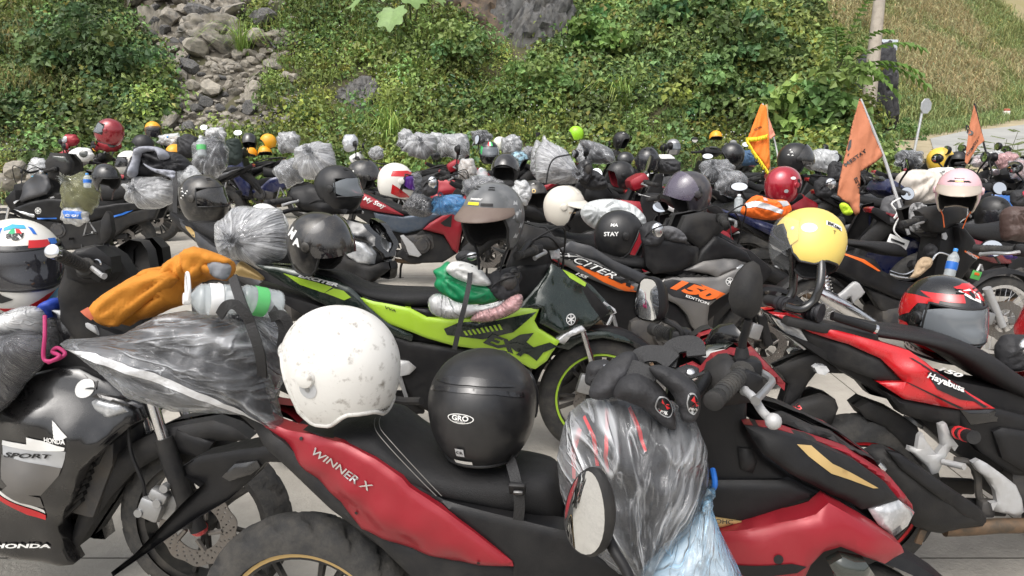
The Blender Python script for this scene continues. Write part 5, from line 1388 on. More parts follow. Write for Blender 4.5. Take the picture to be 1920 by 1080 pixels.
A.panel('seat_side_cover', [(568, 806, .12), (640, 824, .13), (702, 852, .14), (753, 890, .14), (832, 936, .14), (1000, 981, .14), (1064, 996, .14), (1160, 1062, .15), (1170, 1140, .15), (960, 1130, .14), (963, 1061, .145), (910, 1015, .145), (837, 960, .15), (767, 913, .15), (702, 862, .145), (640, 832, .135)], M_BLK, .14, .008, .06)
st = seat_px(A, [(566, 790, 812, .05), (590, 776, 822, .10), (650, 768, 832, .13), (735, 757, 880, .145), (770, 775, 910, .15), (800, 796, 930, .15), (860, 822, 950, .145), (930, 838, 968, .13), (1000, 846, 984, .11), (1040, 858, 992, .09), (1058, 890, 994, .06)])
seam(A, st, [(738, 762, -.08), (716, 778, .0), (712, 800, .10), (735, 830, .15), (790, 890, .155), (828, 930, .152)], .15)
seam(A, st, [(728, 762, -.08), (707, 778, .0), (703, 802, .10), (726, 834, .153), (782, 894, .157), (818, 930, .155)], .15)
WA = lambda *q: A.M @ A.L(*q)
for o in list(A.root.children):
    if o.name.split('.')[0] in ('peg_bracket', 'footpeg', 'muffler', 'exhaust_pipe', 'shock_absorber', 'swingarm'): wipe(o)
A.panel('leg_shield', [(1290, 690), (1400, 745), (1400, 800), (1432, 852), (1486, 890), (1556, 945), (1344, 1000), (1250, 1010), (1250, 820)], M_BLK, .10, .02, .04)
A.panel('floor_cover', [(1240, 890), (1335, 900), (1480, 900), (1540, 930), (1345, 1000), (1220, 1010)], M_BLK, .13, .01, .03)
q = A.panel('maker_plate', [(1318, 967), (1391, 979), (1352, 989), (1305, 988)], M_GOLD, .148, .002, .006, .006, mirror=False)
q.text('DOHC', (1330, 979), (1374, 982), 9, M_BLACKV, bold=.02)
A.panel('ignition_lock', [(1383, 840), (1412, 842), (1420, 865), (1412, 888), (1388, 880)], M_BLK2, .125, .012, .02, .012, mirror=False)
n1 = A.panel('nose_panel', [(1395, 797, .15), (1420, 800, .15), (1521, 826, .14), (1600, 862, .125), (1660, 905, .11), (1684, 935, .10), (1655, 948, .12), (1617, 956, .13), (1540, 918, .16), (1482, 889, .17), (1429, 850, .17)], M_BLK, .15, .012, .05)
n1.decal([(1492, 830), (1521, 835), (1560, 868), (1612, 897), (1655, 924), (1644, 923), (1556, 884), (1514, 852)], M_GOLD, 'gold_stripe')
A.panel('nose_top', [(1395, 796, .15), (1446, 797, .12), (1521, 819, .10), (1590, 842, .085), (1665, 890, .06), (1708, 943, .04), (1713, 957, .05), (1684, 936, .10), (1660, 906, .11), (1600, 863, .125), (1521, 827, .14), (1430, 803, .15)], PAINT['red'], .1, .008, .04, .014)
A.panel('headlight', [(1629, 955, .125), (1655, 946, .12), (1684, 937, .10), (1713, 958, .055), (1700, 984, .06), (1676, 1009, .10), (1648, 986, .125)], M_LENS, .10, .012, .06, .015)
A.panel('wind_cowl', [(1440, 776, .06), (1470, 776, .05), (1505, 790, .04), (1560, 812, .04), (1640, 862, .03), (1600, 846, .08), (1521, 820, .10), (1446, 798, .12)], M_BLK2, .07, .006, .03)
lf = A.panel('lower_fairing', [(1335, 1000, .16), (1424, 986, .18), (1530, 964, .20), (1554, 943, .20), (1588, 962, .195), (1627, 984, .18), (1660, 1003, .16), (1689, 1022, .14), (1694, 1034, .14), (1660, 1058, .17), (1620, 1045, .20), (1578, 1027, .21), (1545, 1036, .21), (1520, 1060, .20), (1500, 1100, .18), (1400, 1140, .16), (1340, 1090, .15)], PAINT['red'], .17, .012, .06, .02, ridge=[(1450, 1020, .195), (1540, 1000, .21), (1620, 1020, .195)])
lf.disc(1456, 1041, 9, M_BLK2, 'bolt')
lf.decal([(1355, 1066), (1480, 1048), (1508, 1053), (1490, 1066), (1400, 1085)], M_BLK, 'vent_slot')
A.panel('turn_signal', [(1556, 1060, .21), (1580, 1047, .21), (1625, 1056, .20), (1640, 1078, .19), (1600, 1100, .2), (1570, 1090, .2)], M_SCREEN, .2, .014, .03)
# handlebar end of the red bike
bar = bars(A, near_grip=((1392, 700, .20), (1347, 743, .34)), cables=False)
A.panel('bar_cowl', [(1352, 672, .16), (1371, 674, .18), (1392, 690, .19), (1430, 702, .17), (1432, 730, .14), (1415, 752, .14), (1362, 762, .19), (1334, 754, .19), (1322, 720, .19), (1330, 690, .17)], M_BLK2, .17, .03, .05, .04, parent=bar, mirror=True)
A.panel('bar_cowl_red', [(1297, 706, .10), (1330, 672, .08), (1365, 646, .05), (1411, 652, .05), (1440, 684, .06), (1471, 717, .04), (1471, 733, .05), (1434, 702, .13), (1395, 680, .17), (1371, 673, .17), (1341, 676, .15), (1322, 695, .13)], PAINT['red'], .1, .012, .04, .015, parent=bar)
A.panel('bar_cowl_top', [(1253, 648, -.12), (1295, 636, -.10), (1323, 641, -.08), (1318, 658, -.04), (1290, 668, -.06), (1262, 660, -.1)], PAINT['red'], -.1, .008, .03, .012, parent=bar, mirror=False)
A.panel('meter', [(1312, 668, .04), (1326, 648, .0), (1378, 638, .0), (1362, 656, .04), (1330, 676, .06)], M_SCREEN, .03, .004, .03, .01, parent=bar, mirror=False)
A.panel('meter_hood', [(1322, 642, -.04), (1336, 622, -.02), (1352, 612, .0), (1378, 610, .02), (1393, 628, .05), (1390, 648, .06), (1378, 640, .02), (1330, 648, -.02)], M_GLOSSBLK, .0, .012, .03, .015, parent=bar, mirror=False)
A.panel('indicator_strip', [(1275, 690, .02), (1300, 680, .02), (1316, 690, .03), (1298, 706, .04)], PAINT['red'], .03, .006, .02, .01, parent=bar, mirror=False)
MB().tube(smooth_line([A.L(1395, 732, .24), A.L(1412, 745, .27), A.L(1430, 772, .30), A.L(1449, 790, .33)], 5), [.010, .010] + [.0085] * 12 + [.0095, .0135], 10).build('brake_lever', M_ALUW, bar)
MB().ell(A.L(1450, 790, .335), (.0155,) * 3, 12).build('lever_ball', M_ALUW, bar)
MB().box(A.L(1398, 716, .21), (.05, .05, .05), (0, .4, .3), .25).build('switch_block', M_BLK, bar)
# mirrors: the near one turned away, the far one turned to us
st = MB().tube(smooth_line([A.L(1391, 668, .17), A.L(1393, 640, .17), A.L(1403, 600, .18)], 5), [.0085] * 11, 10).build('mirror_stem', M_BLK, bar)
MB().tube([A.L(1391, 672, .17), A.L(1391, 652, .17)], [.016, .012], 10).build('stem_boot', M_BLK2, st)
A.panel('mirror_housing', [(1414, 490), (1424, 497), (1430, 520), (1431, 560), (1424, 585), (1409, 599), (1392, 596), (1374, 586), (1367, 562), (1371, 535), (1383, 513), (1398, 496)], M_BLK2, .18, .03, .012, .05, parent=st, mirror=False)
st = mirror_px(A, bar, (1275, 655, -.18), (1215, 561, -.20), (-.72, -.69, .05), (.041, .055), 'angular')
# tail: number plate bracket and tail lamp
A.panel('plate_bracket', [(345, 872, .02), (375, 856, .03), (430, 846, .04), (500, 836, .05), (545, 842, .06), (540, 868, .06), (498, 866, .05), (470, 900, .03), (430, 936, .02), (372, 968, .01), (226, 1070, .01), (222, 1062, .01), (262, 1032, .01), (350, 938, .01), (385, 905, .01), (350, 890, .02)], M_BLK, .03, .008, .05, mirror=True)
A.panel('plate_lamp', [(416, 894, .05), (440, 870, .055), (482, 864, .06), (488, 876, .06), (470, 890, .06), (430, 902, .05)], M_GLOSSBLK, .055, .006, .02, .012, mirror=False)

# --- B: the black sports bike cut by the left edge
B = Bike('black sports motorbike at the left edge with SPORT lettering and a drilled front brake disc', (-2.27, 2.25), -4, -1, -4)
gear(B, wf=dict(tread=2, hub=PAINT['brightred'], spokes=5))
for o in list(B.root.children):
    if o.name.startswith('front_mudguard'): bpy.data.objects.remove(o)
B.panel('front_mudguard', [(128, 1029), (140, 985), (160, 930), (190, 880), (240, 835), (300, 806), (345, 797), (400, 788), (440, 802), (468, 824), (440, 828), (395, 826), (368, 838), (350, 852), (300, 856), (250, 886), (208, 932), (172, 986), (146, 1026)], M_BLK2, .075, .014, .06, .03)
B.panel('mudguard_stay', [(330, 806), (400, 830), (380, 860), (345, 850), (325, 836)], M_BLK, .088, .006, .03)
mb = MB(); mb.tube([B.L(306, 822, .105), B.L(322, 868, .105), B.L(347, 938, .10), B.L(352, 985, .09)], [.026, .029, .027, .022], 14); fk = mb.build('fork_leg', M_BLK2, B.root)
mb = MB(); mb.tube([B.L(284, 752, .105), B.L(307, 826, .105)], .018, 14); mb.build('fork_tube', M_CHROME, fk)
mb = MB(); mb.tube([B.L(264, 764, -.08), B.L(282, 826, -.08)], .016, 12); mb.build('fork_tube', M_CHROME, fk)
mb = MB(); mb.tube(smooth_line([B.L(240, 795, .11), B.L(246, 850, .12), B.L(268, 905, .125), B.L(272, 935, .125)], 5), .006, 8); mb.build('brake_hose', M_BLK, fk)
mb = MB(); mb.box(B.L(285, 952, .12), (.075, .045, .07), (0, .4, 0), .3); mb.box(B.L(300, 928, .12), (.06, .04, .04), (0, .5, 0), .3)
for px, py in ((262, 960), (310, 914), (297, 942)): mb.lathe([(0, -.012), (.013, -.012), (.014, .0), (.012, .02)], 12, Matrix.Translation(B.L(px, py, .135)))
mb.build('brake_caliper', M_ALU, fk)
fp = B.panel('front_fairing', [(-60, 760, .15), (40, 708, .14), (110, 688, .13), (152, 689, .12), (205, 714, .12), (240, 742, .12), (262, 764, .11), (270, 786, .11), (242, 800, .14), (186, 848, .18), (150, 882, .18), (132, 935, .16), (108, 985, .14), (122, 1030, .12), (138, 1058, .11), (110, 1062, .12), (0, 1042, .14), (-60, 1036, .14)], M_GLOSSBLK, .16, .02, .06, .03, ridge=[(60, 800, .21), (120, 830, .205), (40, 900, .21)])
fp.decal([(28, 817), (60, 816), (150, 832), (144, 848), (136, 866), (60, 858), (32, 840)], M_LGREY, 'grey_panel')
fp.decal([(30, 838), (136, 866), (130, 880), (96, 917), (60, 905), (36, 880)], PAINT['grey'], 'silver_panel', up=.0045)
fp.decal([(28, 814), (80, 818), (82, 804), (150, 824), (148, 830), (100, 832), (28, 822)], M_WHITE, 'white_flash', up=.003)
fp.text('SPORT', (36, 842), (126, 846), 9, M_BLACKV, bold=.03, shear=.3, up=.0055)
fp.text('HONDA', (112, 814), (151, 818), 9, M_WHITE, bold=.03)
for k in range(5):   # the wing mark
    fp.decal([(121 + 2.0 * k, 777 + 6.5 * k), (126 + 5.2 * k, 781 + 5.5 * k), (153 - 1.5 * k, 806 + .9 * k), (132, 806 + .8 * k)], M_WHITE, 'wing_mark', up=.003 + .0002 * k)
fp.disc(157, 729, 16.5, M_WHITE, 'round_sticker'); fp.decal([(158, 730), (176, 716), (177, 732)], M_BLACKV, 'sticker_notch', up=.004)
fp.decal([(-40, 850), (30, 905), (92, 950), (92, 958), (30, 916), (-40, 862)], M_WHITE, 'white_line')
fp.decal([(-40, 866), (30, 920), (92, 962), (90, 972), (60, 960), (20, 928), (-40, 880)], M_REDV, 'red_line')
fp.decal([(30, 905), (50, 890), (94, 922), (93, 946), (60, 930)], PAINT['grey'], 'grey_flash')
fp.text('HONDA', (-6, 1024), (92, 1030), 9, M_WHITE, bold=.04, shear=.2)
B.panel('turn_signal', [(168, 752, .15), (186, 748, .15), (226, 760, .15), (240, 772, .14), (206, 784, .15), (188, 782, .15)], M_LENS, .15, .012, .03, .012)
B.panel('signal_brow', [(170, 744, .155), (182, 738, .155), (230, 750, .15), (262, 764, .13), (226, 760, .155), (186, 748, .16)], M_GLOSSBLK, .15, .006, .02, .01)
for k in range(8):
    B.panel('grille_slat', [(112 + 2 * k, 972 - 15 * k), (150 + 4.5 * k, 936 - 13 * k), (152 + 4.5 * k, 943 - 13 * k), (113 + 2 * k, 980 - 15 * k)], M_BLK2, .12, .003, .02, .01, mirror=False)
B.prism('radiator', [(.78, .36), (.96, .32), (1.04, .5), (1.06, .66), (.9, .68)], M_ENG, .10, px=False)
B.prism('frame_cover', [(-.25, .82), (.1, .73), (.6, .68), (.80, .78), (.95, .98), (1.10, .92), (1.12, .70), (1.0, .5), (.8, .34), (.5, .40), (.15, .58)], M_BLK, .11, px=False, bev=.03)
loft('seat', densify([(-.30, .885, .83, .05), (-.18, .89, .79, .10), (.12, .85, .74, .125), (.24, .80, .69, .125), (.45, .79, .65, .115), (.62, .82, .66, .07)]), M_SEAT, B.root)
B.panel('side_panel', [(-.40, .90, .05), (-.2, .84, .11), (.12, .74, .15), (.42, .64, .16), (.62, .50, .13), (.45, .51, .14), (.15, .60, .15), (0, .69, .13), (-.22, .80, .08)], M_GLOSSBLK, .13, .02, edge=.05, px=False, step=.04)
B.panel('steering_cover', [(112, 600, .12), (108, 545, .14), (125, 478, .15), (158, 462, .14), (196, 464, .12), (222, 480, .10), (244, 515, .08), (262, 560, .05), (268, 600, .04), (262, 640, .04), (230, 655, .06), (190, 668, .10), (140, 640, .12)], M_BLK2, .12, .02, .05, .04)
B.panel('bar_pod', [(118, 492, .20), (140, 468, .20), (180, 462, .17), (208, 482, .16), (212, 512, .16), (196, 530, .17), (158, 534, .18), (126, 522, .19)], M_BLK, .18, .012, .05, .02, mirror=True)
bar = bars(B, near_grip=((160, 500, .22), (108, 476, .36)), ends=M_CHROME, lv=False, far=False, cables=False, path=[B.L(160, 500, .22), B.L(180, 508, .10), B.L(190, 512, 0)])
MB().box(B.L(184, 508, .20), (.06, .04, .05), (0, .5, 0), .3).build('lever_perch', M_BLK, bar)
MB().tube([B.L(172, 502, .22), B.L(190, 516, .23), B.L(196, 518, .235)], [.007, .007, .009], 10).build('brake_lever', M_ALUW, bar)
mb = MB(); mb.lathe([(.011, -.004), (.013, 0), (.011, .004)], 16, Matrix.Translation(B.L(182, 494, .21))); mb.build('cable_ring', M_CHROME, bar)
st = MB().tube(smooth_line([B.L(176, 462, .10), B.L(192, 468, .10), B.L(200, 458, .11)], 4), .008, 8).build('mirror_stem', M_BLK, bar)
B.panel('mirror_housing', [(199, 396), (205, 402), (210, 434), (206, 446), (195, 457), (190, 456), (188, 434), (190, 412)], M_BLK2, .12, .014, .02, .03, parent=st, mirror=False)
B.panel('screen_cowl', [(97, 584, .10), (112, 585, .10), (150, 600, .11), (182, 622, .11), (190, 632, .10), (170, 632, .11), (120, 640, .12), (108, 620, .12)], M_GLOSSBLK, .11, .008, .03, .015)
B.panel('cowl_edge', [(97, 582, .115), (112, 583, .115), (150, 596, .12), (176, 612, .12), (186, 628, .11), (172, 622, .12), (146, 606, .12), (110, 592, .12)], M_LGREY, .12, .004, .01, .006, mirror=False)
B.panel('licence_sticker', [(361, 882), (380, 882), (386, 898), (368, 906)], M_GREENV, .128, .002, .004, .004, mirror=False)
# --- C: red bike on the right
C = Bike('bright red motorbike on the right with Hayabusa lettering, racing helmet on its seat', (1.17, 2.30), 0, -1, -4)
gear(C, wr=dict(tread=2, stripe=M_REDV), x_side=-1)
for o in list(C.root.children):
    if o.name.split('.')[0] in ('muffler', 'exhaust_pipe', 'peg_bracket', 'footpeg'): wipe(o)
C.prism('frame_cover', [(-.30, .88), (.1, .76), (.6, .66), (.78, .60), (.98, .90), (1.06, .88), (1.10, .66), (.9, .48), (.55, .40), (.36, .42), (.12, .62), (-.12, .76)], M_BLK, .09, px=False, bev=.02)
t = C.panel('side_panel', [(1448, 589, .06), (1487, 592, .09), (1569, 619, .12), (1646, 640, .135), (1704, 657, .14), (1761, 700, .155), (1819, 738, .16), (1866, 766, .155), (1800, 768, .16), (1742, 757, .165), (1694, 748, .165), (1648, 718, .15), (1696, 716, .16), (1651, 672, .14), (1590, 645, .12), (1521, 624, .09)], PAINT['brightred'], .13, .010, .05, .018, step=.018, ridge=[(1720, 700, .185), (1760, 730, .185)])
for a, c in (((1700, 668), (1845, 760)), ((1690, 712), (1800, 762))):
    t.decal([a, (a[0] + 6, a[1] + 1), c, (c[0] - 8, c[1] + 1)], M_BLACKV, 'pinstripe')
t.decal([(1726, 692), (1748, 693), (1800, 728), (1818, 748), (1790, 744), (1742, 722)], M_BLACKV, 'dark_patch')
t.text('150', (1750, 690), (1792, 704), 8, M_WHITE, bold=.04, shear=.3, up=.005)
t.text('Hayabusa', (1722, 704), (1796, 734), 14, M_WHITE, bold=.03, shear=.2, up=.005)
C.panel('tail_fairing', [(1500, 616, .08), (1521, 625, .09), (1590, 646, .11), (1651, 673, .13), (1696, 717, .14), (1648, 714, .13), (1580, 690, .10), (1528, 664, .07)], M_BLK2, .10, .01, .05)
C.panel('tail_light', [(1454, 597, .06), (1500, 614, .085), (1524, 634, .08), (1526, 646, .07), (1506, 656, .05), (1478, 632, .05)], M_LENS, .06, .01, .05, .02)
C.panel('under_tail', [(1660, 735, .14), (1694, 750, .15), (1742, 759, .15), (1800, 770, .15), (1800, 800, .14), (1740, 790, .13), (1690, 776, .13)], M_BLK2, .13, .01, .05)
C.panel('lower_cover', [(1790, 772, .14), (1830, 764, .145), (1870, 767, .15), (1900, 774, .14), (1960, 790, .14), (1990, 900, .14), (1900, 890, .13), (1840, 850, .13), (1808, 812, .13)], M_BLK, .14, .01, .06)
C.panel('gloss_cover', [(1800, 768, .155), (1866, 768, .155), (1880, 792, .15), (1820, 796, .15)], M_GLOSSBLK, .15, .006, .03, .014)
C.panel('engine_guard', [(1862, 810, .16), (1880, 802, .16), (1960, 815, .16), (1990, 900, .16), (1930, 890, .16), (1880, 860, .16)], M_BLK, .16, .01, .05)
seat_px(C, [(1560, 604, 622, .04), (1600, 600, 634, .09), (1680, 606, 652, .12), (1740, 616, 680, .135), (1800, 640, 722, .135), (1860, 680, 752, .12), (1920, 712, 768, .11), (1980, 705, 770, .09)])
MB().tube([C.L(1560, 592, -.10), C.L(1642, 612, -.10)], .014, 12).build('grab_rail', M_BLK, C.root); mb = MB(); mb.tube([C.L(1560, 592, .12), C.L(1642, 618, .13)], .014, 12); gr = mb.build('grab_rail', M_BLK, C.root)
MB().tube([C.L(1638, 616, .13), C.L(1643, 618, .13)], .0155, 12).build('rail_cap', M_CHROME, gr)
MB().box(C.L(1545, 612, .05), (.30, .14, .03), (0, .2, 0), .3).build('rack_plate', M_BLK2, C.root)
C.panel('plate_bracket', [(1455, 690, .03), (1500, 672, .04), (1540, 662, .05), (1620, 684, .07), (1650, 694, .07), (1600, 700, .06), (1530, 700, .04), (1516, 716, .03), (1495, 752, .02), (1470, 775, .02), (1462, 770, .02), (1478, 720, .02)], M_BLK2, .04, .008, .05)
C.panel('turn_signal', [(1527, 690, .12), (1536, 685, .125), (1550, 687, .13), (1556, 696, .13), (1548, 704, .13), (1532, 700, .12)], M_LENS, .125, .012, .03, .012, mirror=True)
C.panel('hugger', [(1608, 764, .04), (1630, 754, .05), (1690, 778, .06), (1720, 800, .06), (1738, 850, .06), (1728, 872, .06), (1700, 840, .06), (1660, 800, .05), (1622, 784, .04)], M_BLK2, .055, .008, .05)
g = C.panel('rear_fender', [(1470, 776, .05), (1500, 752, .05), (1540, 740, .05), (1566, 748, .05), (1572, 765, .05), (1560, 795, .05), (1530, 800, .05), (1482, 790, .05)], M_BLK2, .05, .02, .08)
g.text('VIG', (1482, 778), (1504, 766), 12, M_REDV, bold=.02)
mf = C.panel('muffler', [(1634, 852, .20), (1650, 843, .20), (1668, 844, .20), (1700, 860, .20), (1742, 886, .20), (1790, 920, .20), (1834, 950, .19), (1850, 968, .18), (1848, 986, .18), (1800, 992, .18), (1766, 1000, .17), (1740, 996, .17), (1716, 988, .18), (1690, 955, .20), (1655, 905, .20)], M_BLK2, .20, .04, .05, .05, mirror=False)
C.panel('heat_shield', [(1664, 846, .235), (1686, 850, .235), (1742, 888, .24), (1834, 950, .22), (1848, 972, .21), (1836, 984, .21), (1800, 962, .23), (1740, 918, .25), (1690, 880, .245)], M_BLK, .245, .006, .02, .01, mirror=False)
MB().tube(smooth_line([C.L(1640, 868, .21), C.L(1652, 880, .21)], 3), .022, 12).build('muffler_tip', M_CHROME, mf.o)
C.tube('exhaust_pipe', [(1770, 992, .17), (1820, 990, .17), (1870, 986, .17), (1990, 985, .15)], .024, M_PIPE, n=12)
mb = MB(); mb.box(C.L(1726, 1006, .17), (.022, .01, .05), (0, .3, 0)); mb.build('muffler_bracket', M_PIPE, C.root)
def bracket(P, w_, nm='peg_bracket'): return C.panel(nm, P, M_ALUW, w_, .006, .02, .008, mirror=False)
bracket([(1762, 797), (1774, 793), (1786, 822), (1797, 836), (1790, 846), (1784, 838), (1768, 868), (1760, 886), (1748, 890), (1740, 876), (1712, 850), (1704, 846), (1706, 838), (1720, 842), (1724, 818), (1730, 812), (1736, 826), (1756, 852), (1768, 836)], .17)
bracket([(1824, 868), (1836, 862), (1852, 870), (1880, 890), (1905, 910), (1916, 935), (1920, 960), (1910, 968), (1880, 962), (1862, 958), (1858, 944), (1870, 942), (1866, 920), (1850, 896), (1834, 884)], .16)
mb = MB(); mb.tube([C.L(1786, 808, .16), C.L(1800, 812, .20), C.L(1826, 820, .28)], [.016, .018, .021], 12); pg = mb.build('footpeg', M_BLK2, C.root)
for px, py, w_ in ((1797, 811, .19), (1809, 815, .228)): MB().tube([C.L(px, py, w_), C.L(px + 3, py + 1, w_ + .012)], .0215, 12).build('peg_ring', M_REDV, pg)
MB().tube([C.L(1768, 866, .18), C.L(1808, 875, .24)], [.010, .011], 10).build('heel_peg', M_ALUW, C.root)
mb = MB(); mb.tube(smooth_line([C.L(1788, 862, .10), C.L(1818, 868, .12), C.L(1832, 890, .12), C.L(1836, 930, .12), C.L(1848, 950, .12)], 5), .012, 8); mb.box(C.L(1848, 952, .13), (.05, .04, .06), None, .3); mb.build('brake_cylinder', M_ENG, C.root)
bars(C)
C.panel('front_fairing', [(.72, .56, .16), (.86, .60, .19), (1.12, .70, .19), (1.30, .74, .13), (1.33, .66, .10), (1.16, .56, .18), (1.02, .40, .17), (.90, .26, .12), (.72, .25, .10), (.80, .42, .16)], PAINT['brightred'], .16, .02, edge=.05, px=False, step=.04)
C.panel('nose_cowl', [(.94, .90, .12), (1.12, .90, .12), (1.30, .80, .09), (1.40, .70, .03), (1.28, .72, .10), (1.10, .70, .17), (.95, .72, .17)], PAINT['brightred'], .13, .02, edge=.05, px=False, step=.04)
# luggage frame on the tail: two bent uprights bound with rag
lg = MB(); lg.tube(smooth_line([C.L(1470, 574, .10), C.L(1500, 580, .10), C.L(1524, 566, .10), C.L(1538, 530, .10), C.L(1540, 486, .06), C.L(1538, 460, .0)], 6), .014, 10)
rk = lg.build('luggage_frame', M_GLOSSBLK, C.root); lg = MB()
lg.tube(smooth_line([C.L(1450, 566, -.10), C.L(1470, 566, -.10), C.L(1484, 552, -.10), C.L(1488, 520, -.10), C.L(1487, 480, -.08), C.L(1488, 460, -.05)], 6), .014, 10)
lg.build('luggage_frame', M_GLOSSBLK, C.root)
mb = MB(); mb.tube([C.L(1438, 562, -.08), C.L(1490, 574, .02), C.L(1536, 588, .11)], .019, 10); mb.build('cross_bar', M_BLK, rk)
mb = MB()
for q in range(6): mb.tube([C.L(1460 + 4 * q, 568 + q, -.04 + .012 * q), C.L(1464 + 4 * q, 569 + q, -.03 + .012 * q)], .0245 + .003 * (q % 2), 10)
for q in range(8): mb.tube([C.L(1508 + 4 * q, 578 + q * 1.2, .05 + .008 * q), C.L(1512 + 4 * q, 579 + q * 1.2, .055 + .008 * q)], .027 + .004 * (q % 2), 10)
mb.build('rag_binding', M_NAVYC, rk)
# --- D: green and lime bike in the second row
D = Bike('dark green and lime motorbike behind the foreground bike with Exciter lettering', (-.865, 3.13), 6, -1, -4)
gear(D, wf=dict(tread=0, stripe=PAINT['lime']), wr=dict(tread=1))
D.prism('frame_cover', [(-.24, .86), (.1, .74), (.6, .66), (.78, .62), (.98, .92), (1.06, .88), (1.12, .62), (.9, .40), (.55, .34), (.36, .42), (.12, .60)], M_BLK, .09, px=False, bev=.02)
D.prism('nose_core', [(1.0, .92), (1.2, .84), (1.32, .70), (1.22, .62), (1.0, .58)], M_BLK, .09, px=False, bev=.03)
t = D.panel('tail_panel', [(478, 496, .05), (533, 503, .08), (580, 513, .10), (633, 527, .12), (660, 541, .13), (680, 560, .14), (705, 586, .145), (740, 612, .145), (775, 628, .14), (772, 640, .135), (740, 632, .135), (680, 606, .13), (640, 588, .12), (607, 570, .11), (556, 545, .085), (512, 518, .06)], PAINT['green'], .11, .010, .05, .02, step=.02)
for k in range(8):
    a = k / 7; t.decal([(528 + 30 * a, 514.5 + 19 * a), (624 - 14 * a, 537.5 + 10 * a), (622 - 14 * a, 539.3 + 10 * a), (530 + 30 * a, 516.2 + 19 * a)], PAINT['lime'], 'lime_hatch')
t.decal([(626, 540), (645, 544), (659, 556), (646, 562), (609, 549)], PAINT['lime'], 'lime_block')
t.text('EXCITER', (557, 520), (633, 537), 6.5, M_WHITE, bold=.05, shear=.3)
l = D.panel('lime_panel', [(673, 557, .14), (700, 565, .15), (769, 578, .155), (800, 594, .16), (840, 600, .165), (894, 602, .17), (940, 592, .17), (978, 578, .165), (1012, 577, .16), (1002, 601, .17), (1010, 616, .18), (1049, 640, .18), (1026, 676, .165), (1004, 692, .155), (994, 690, .155), (946, 664, .16), (900, 655, .16), (850, 648, .155), (800, 634, .15), (770, 622, .148), (727, 606, .145), (690, 575, .14)], PAINT['lime'], .16, .008, .04, .016, step=.02)
l.text('VVA', (720, 579), (742, 586), 5, M_BLACKV, bold=.02)
l.decal([(832, 616), (860, 604), (930, 600), (1006, 584), (985, 602), (962, 622), (905, 636), (838, 628)], PAINT['green'], 'green_block')
for k in range(9): l.decal([(868 + 8 * k, 620 - 1.6 * k), (872 + 8 * k, 619.5 - 1.6 * k), (878 + 8 * k, 628 - 1.4 * k), (874 + 8 * k, 629 - 1.4 * k)], PAINT['lime'], 'lime_bar', up=.004)
l.decal([(948, 642), (975, 626), (1000, 622), (986, 640), (1000, 650), (1030, 640), (1044, 648), (1018, 660), (1006, 676), (990, 664), (966, 658)], PAINT['green'], 'green_letter')
l.text('Quasi', (968, 656), (990, 664), 5, M_BLACKV, bold=.01, up=.005)
l.text('EXY', (905, 642), (1000, 676), 22, PAINT['green'], bold=.05, shear=.3, up=.0055)
u = D.panel('nose_fairing', [(962, 588, .15), (990, 556, .14), (1020, 520, .12), (1034, 494, .10), (1062, 510, .09), (1108, 534, .07), (1134, 562, .05), (1153, 585, .03), (1140, 593, .06), (1107, 612, .12), (1049, 626, .18), (1012, 606, .18), (1016, 578, .17)], PAINT['green'], .13, .014, .05, .025, step=.02)
u.fork_badge(1068, 596, 10)
u.decal([(1056, 506), (1078, 516), (1104, 534), (1100, 540), (1070, 522)], PAINT['lime'], 'lime_flash'); u.text('155', (1080, 516), (1104, 526), 6, M_WHITE, bold=.05, shear=.3, up=.004)
D.panel('inner_cover', [(900, 590), (915, 560), (940, 512), (975, 497), (1034, 494), (1020, 522), (1056, 538), (1046, 548), (985, 560), (962, 588)], M_BLK, .10, .012, .04)
D.panel('headlight', [(1124, 575, .075), (1133, 565, .06), (1153, 579, .03), (1156, 586, .025), (1146, 592, .05)], M_LENS, .05, .006, .03, .01)
seat_px(D, [(596, 500, 522, .05), (637, 504, 530, .10), (660, 512, 546, .125), (690, 527, 562, .135), (730, 533, 574, .135), (775, 535, 580, .13), (812, 536, 580, .11), (850, 540, 584, .06)])
D.panel('under_seat', [(676, 553, .13), (709, 564, .14), (773, 578, .14), (830, 580, .12), (850, 598, .15), (800, 594, .155), (769, 579, .15), (700, 566, .145)], M_BLK, .13, .006, .04)
D.panel('lower_cover', [(640, 592, .11), (700, 612, .125), (770, 640, .13), (850, 652, .14), (945, 666, .14), (994, 692, .14), (980, 730, .13), (930, 790, .13), (860, 800, .13), (780, 760, .12), (740, 700, .12), (700, 655, .11)], M_BLK, .125, .012, .05)
D.panel('side_stay', [(748, 676), (766, 678), (780, 690), (768, 702), (750, 706)], M_ALUW, .15, .004, .02, .006, mirror=False)
D.tube('footpeg', [(735, 748, .15), (760, 752, .20), (790, 752, .26)], .017, M_BLK2)
D.panel('front_mudguard', [(1040, 650, .06), (1062, 628, .065), (1096, 620, .07), (1140, 622, .07), (1172, 632, .06), (1190, 644, .05), (1170, 642, .06), (1130, 634, .07), (1096, 640, .07), (1066, 656, .07)], PAINT['green'], .065, .012, .05, .02)
D.panel('turn_signal', [(1037, 640, .16), (1060, 620, .16), (1092, 612, .15), (1100, 620, .15), (1070, 632, .16), (1058, 646, .16)], M_LENS, .155, .012, .03, .012)
bar = bars(D, near_grip=((1000, 470, .22), (975, 478, .33)))
D.panel('bar_cowl', [(968, 450, .14), (985, 420, .12), (1020, 430, .08), (1058, 455, .05), (1060, 462, .06), (1040, 470, .12), (1000, 470, .15), (978, 486, .15)], M_BLK2, .12, .02, .05, .03, parent=bar)
D.panel('signal_lens', [(1026, 462, .10), (1050, 462, .07), (1050, 484, .08), (1034, 486, .10)], M_LENS, .09, .008, .03, .01)
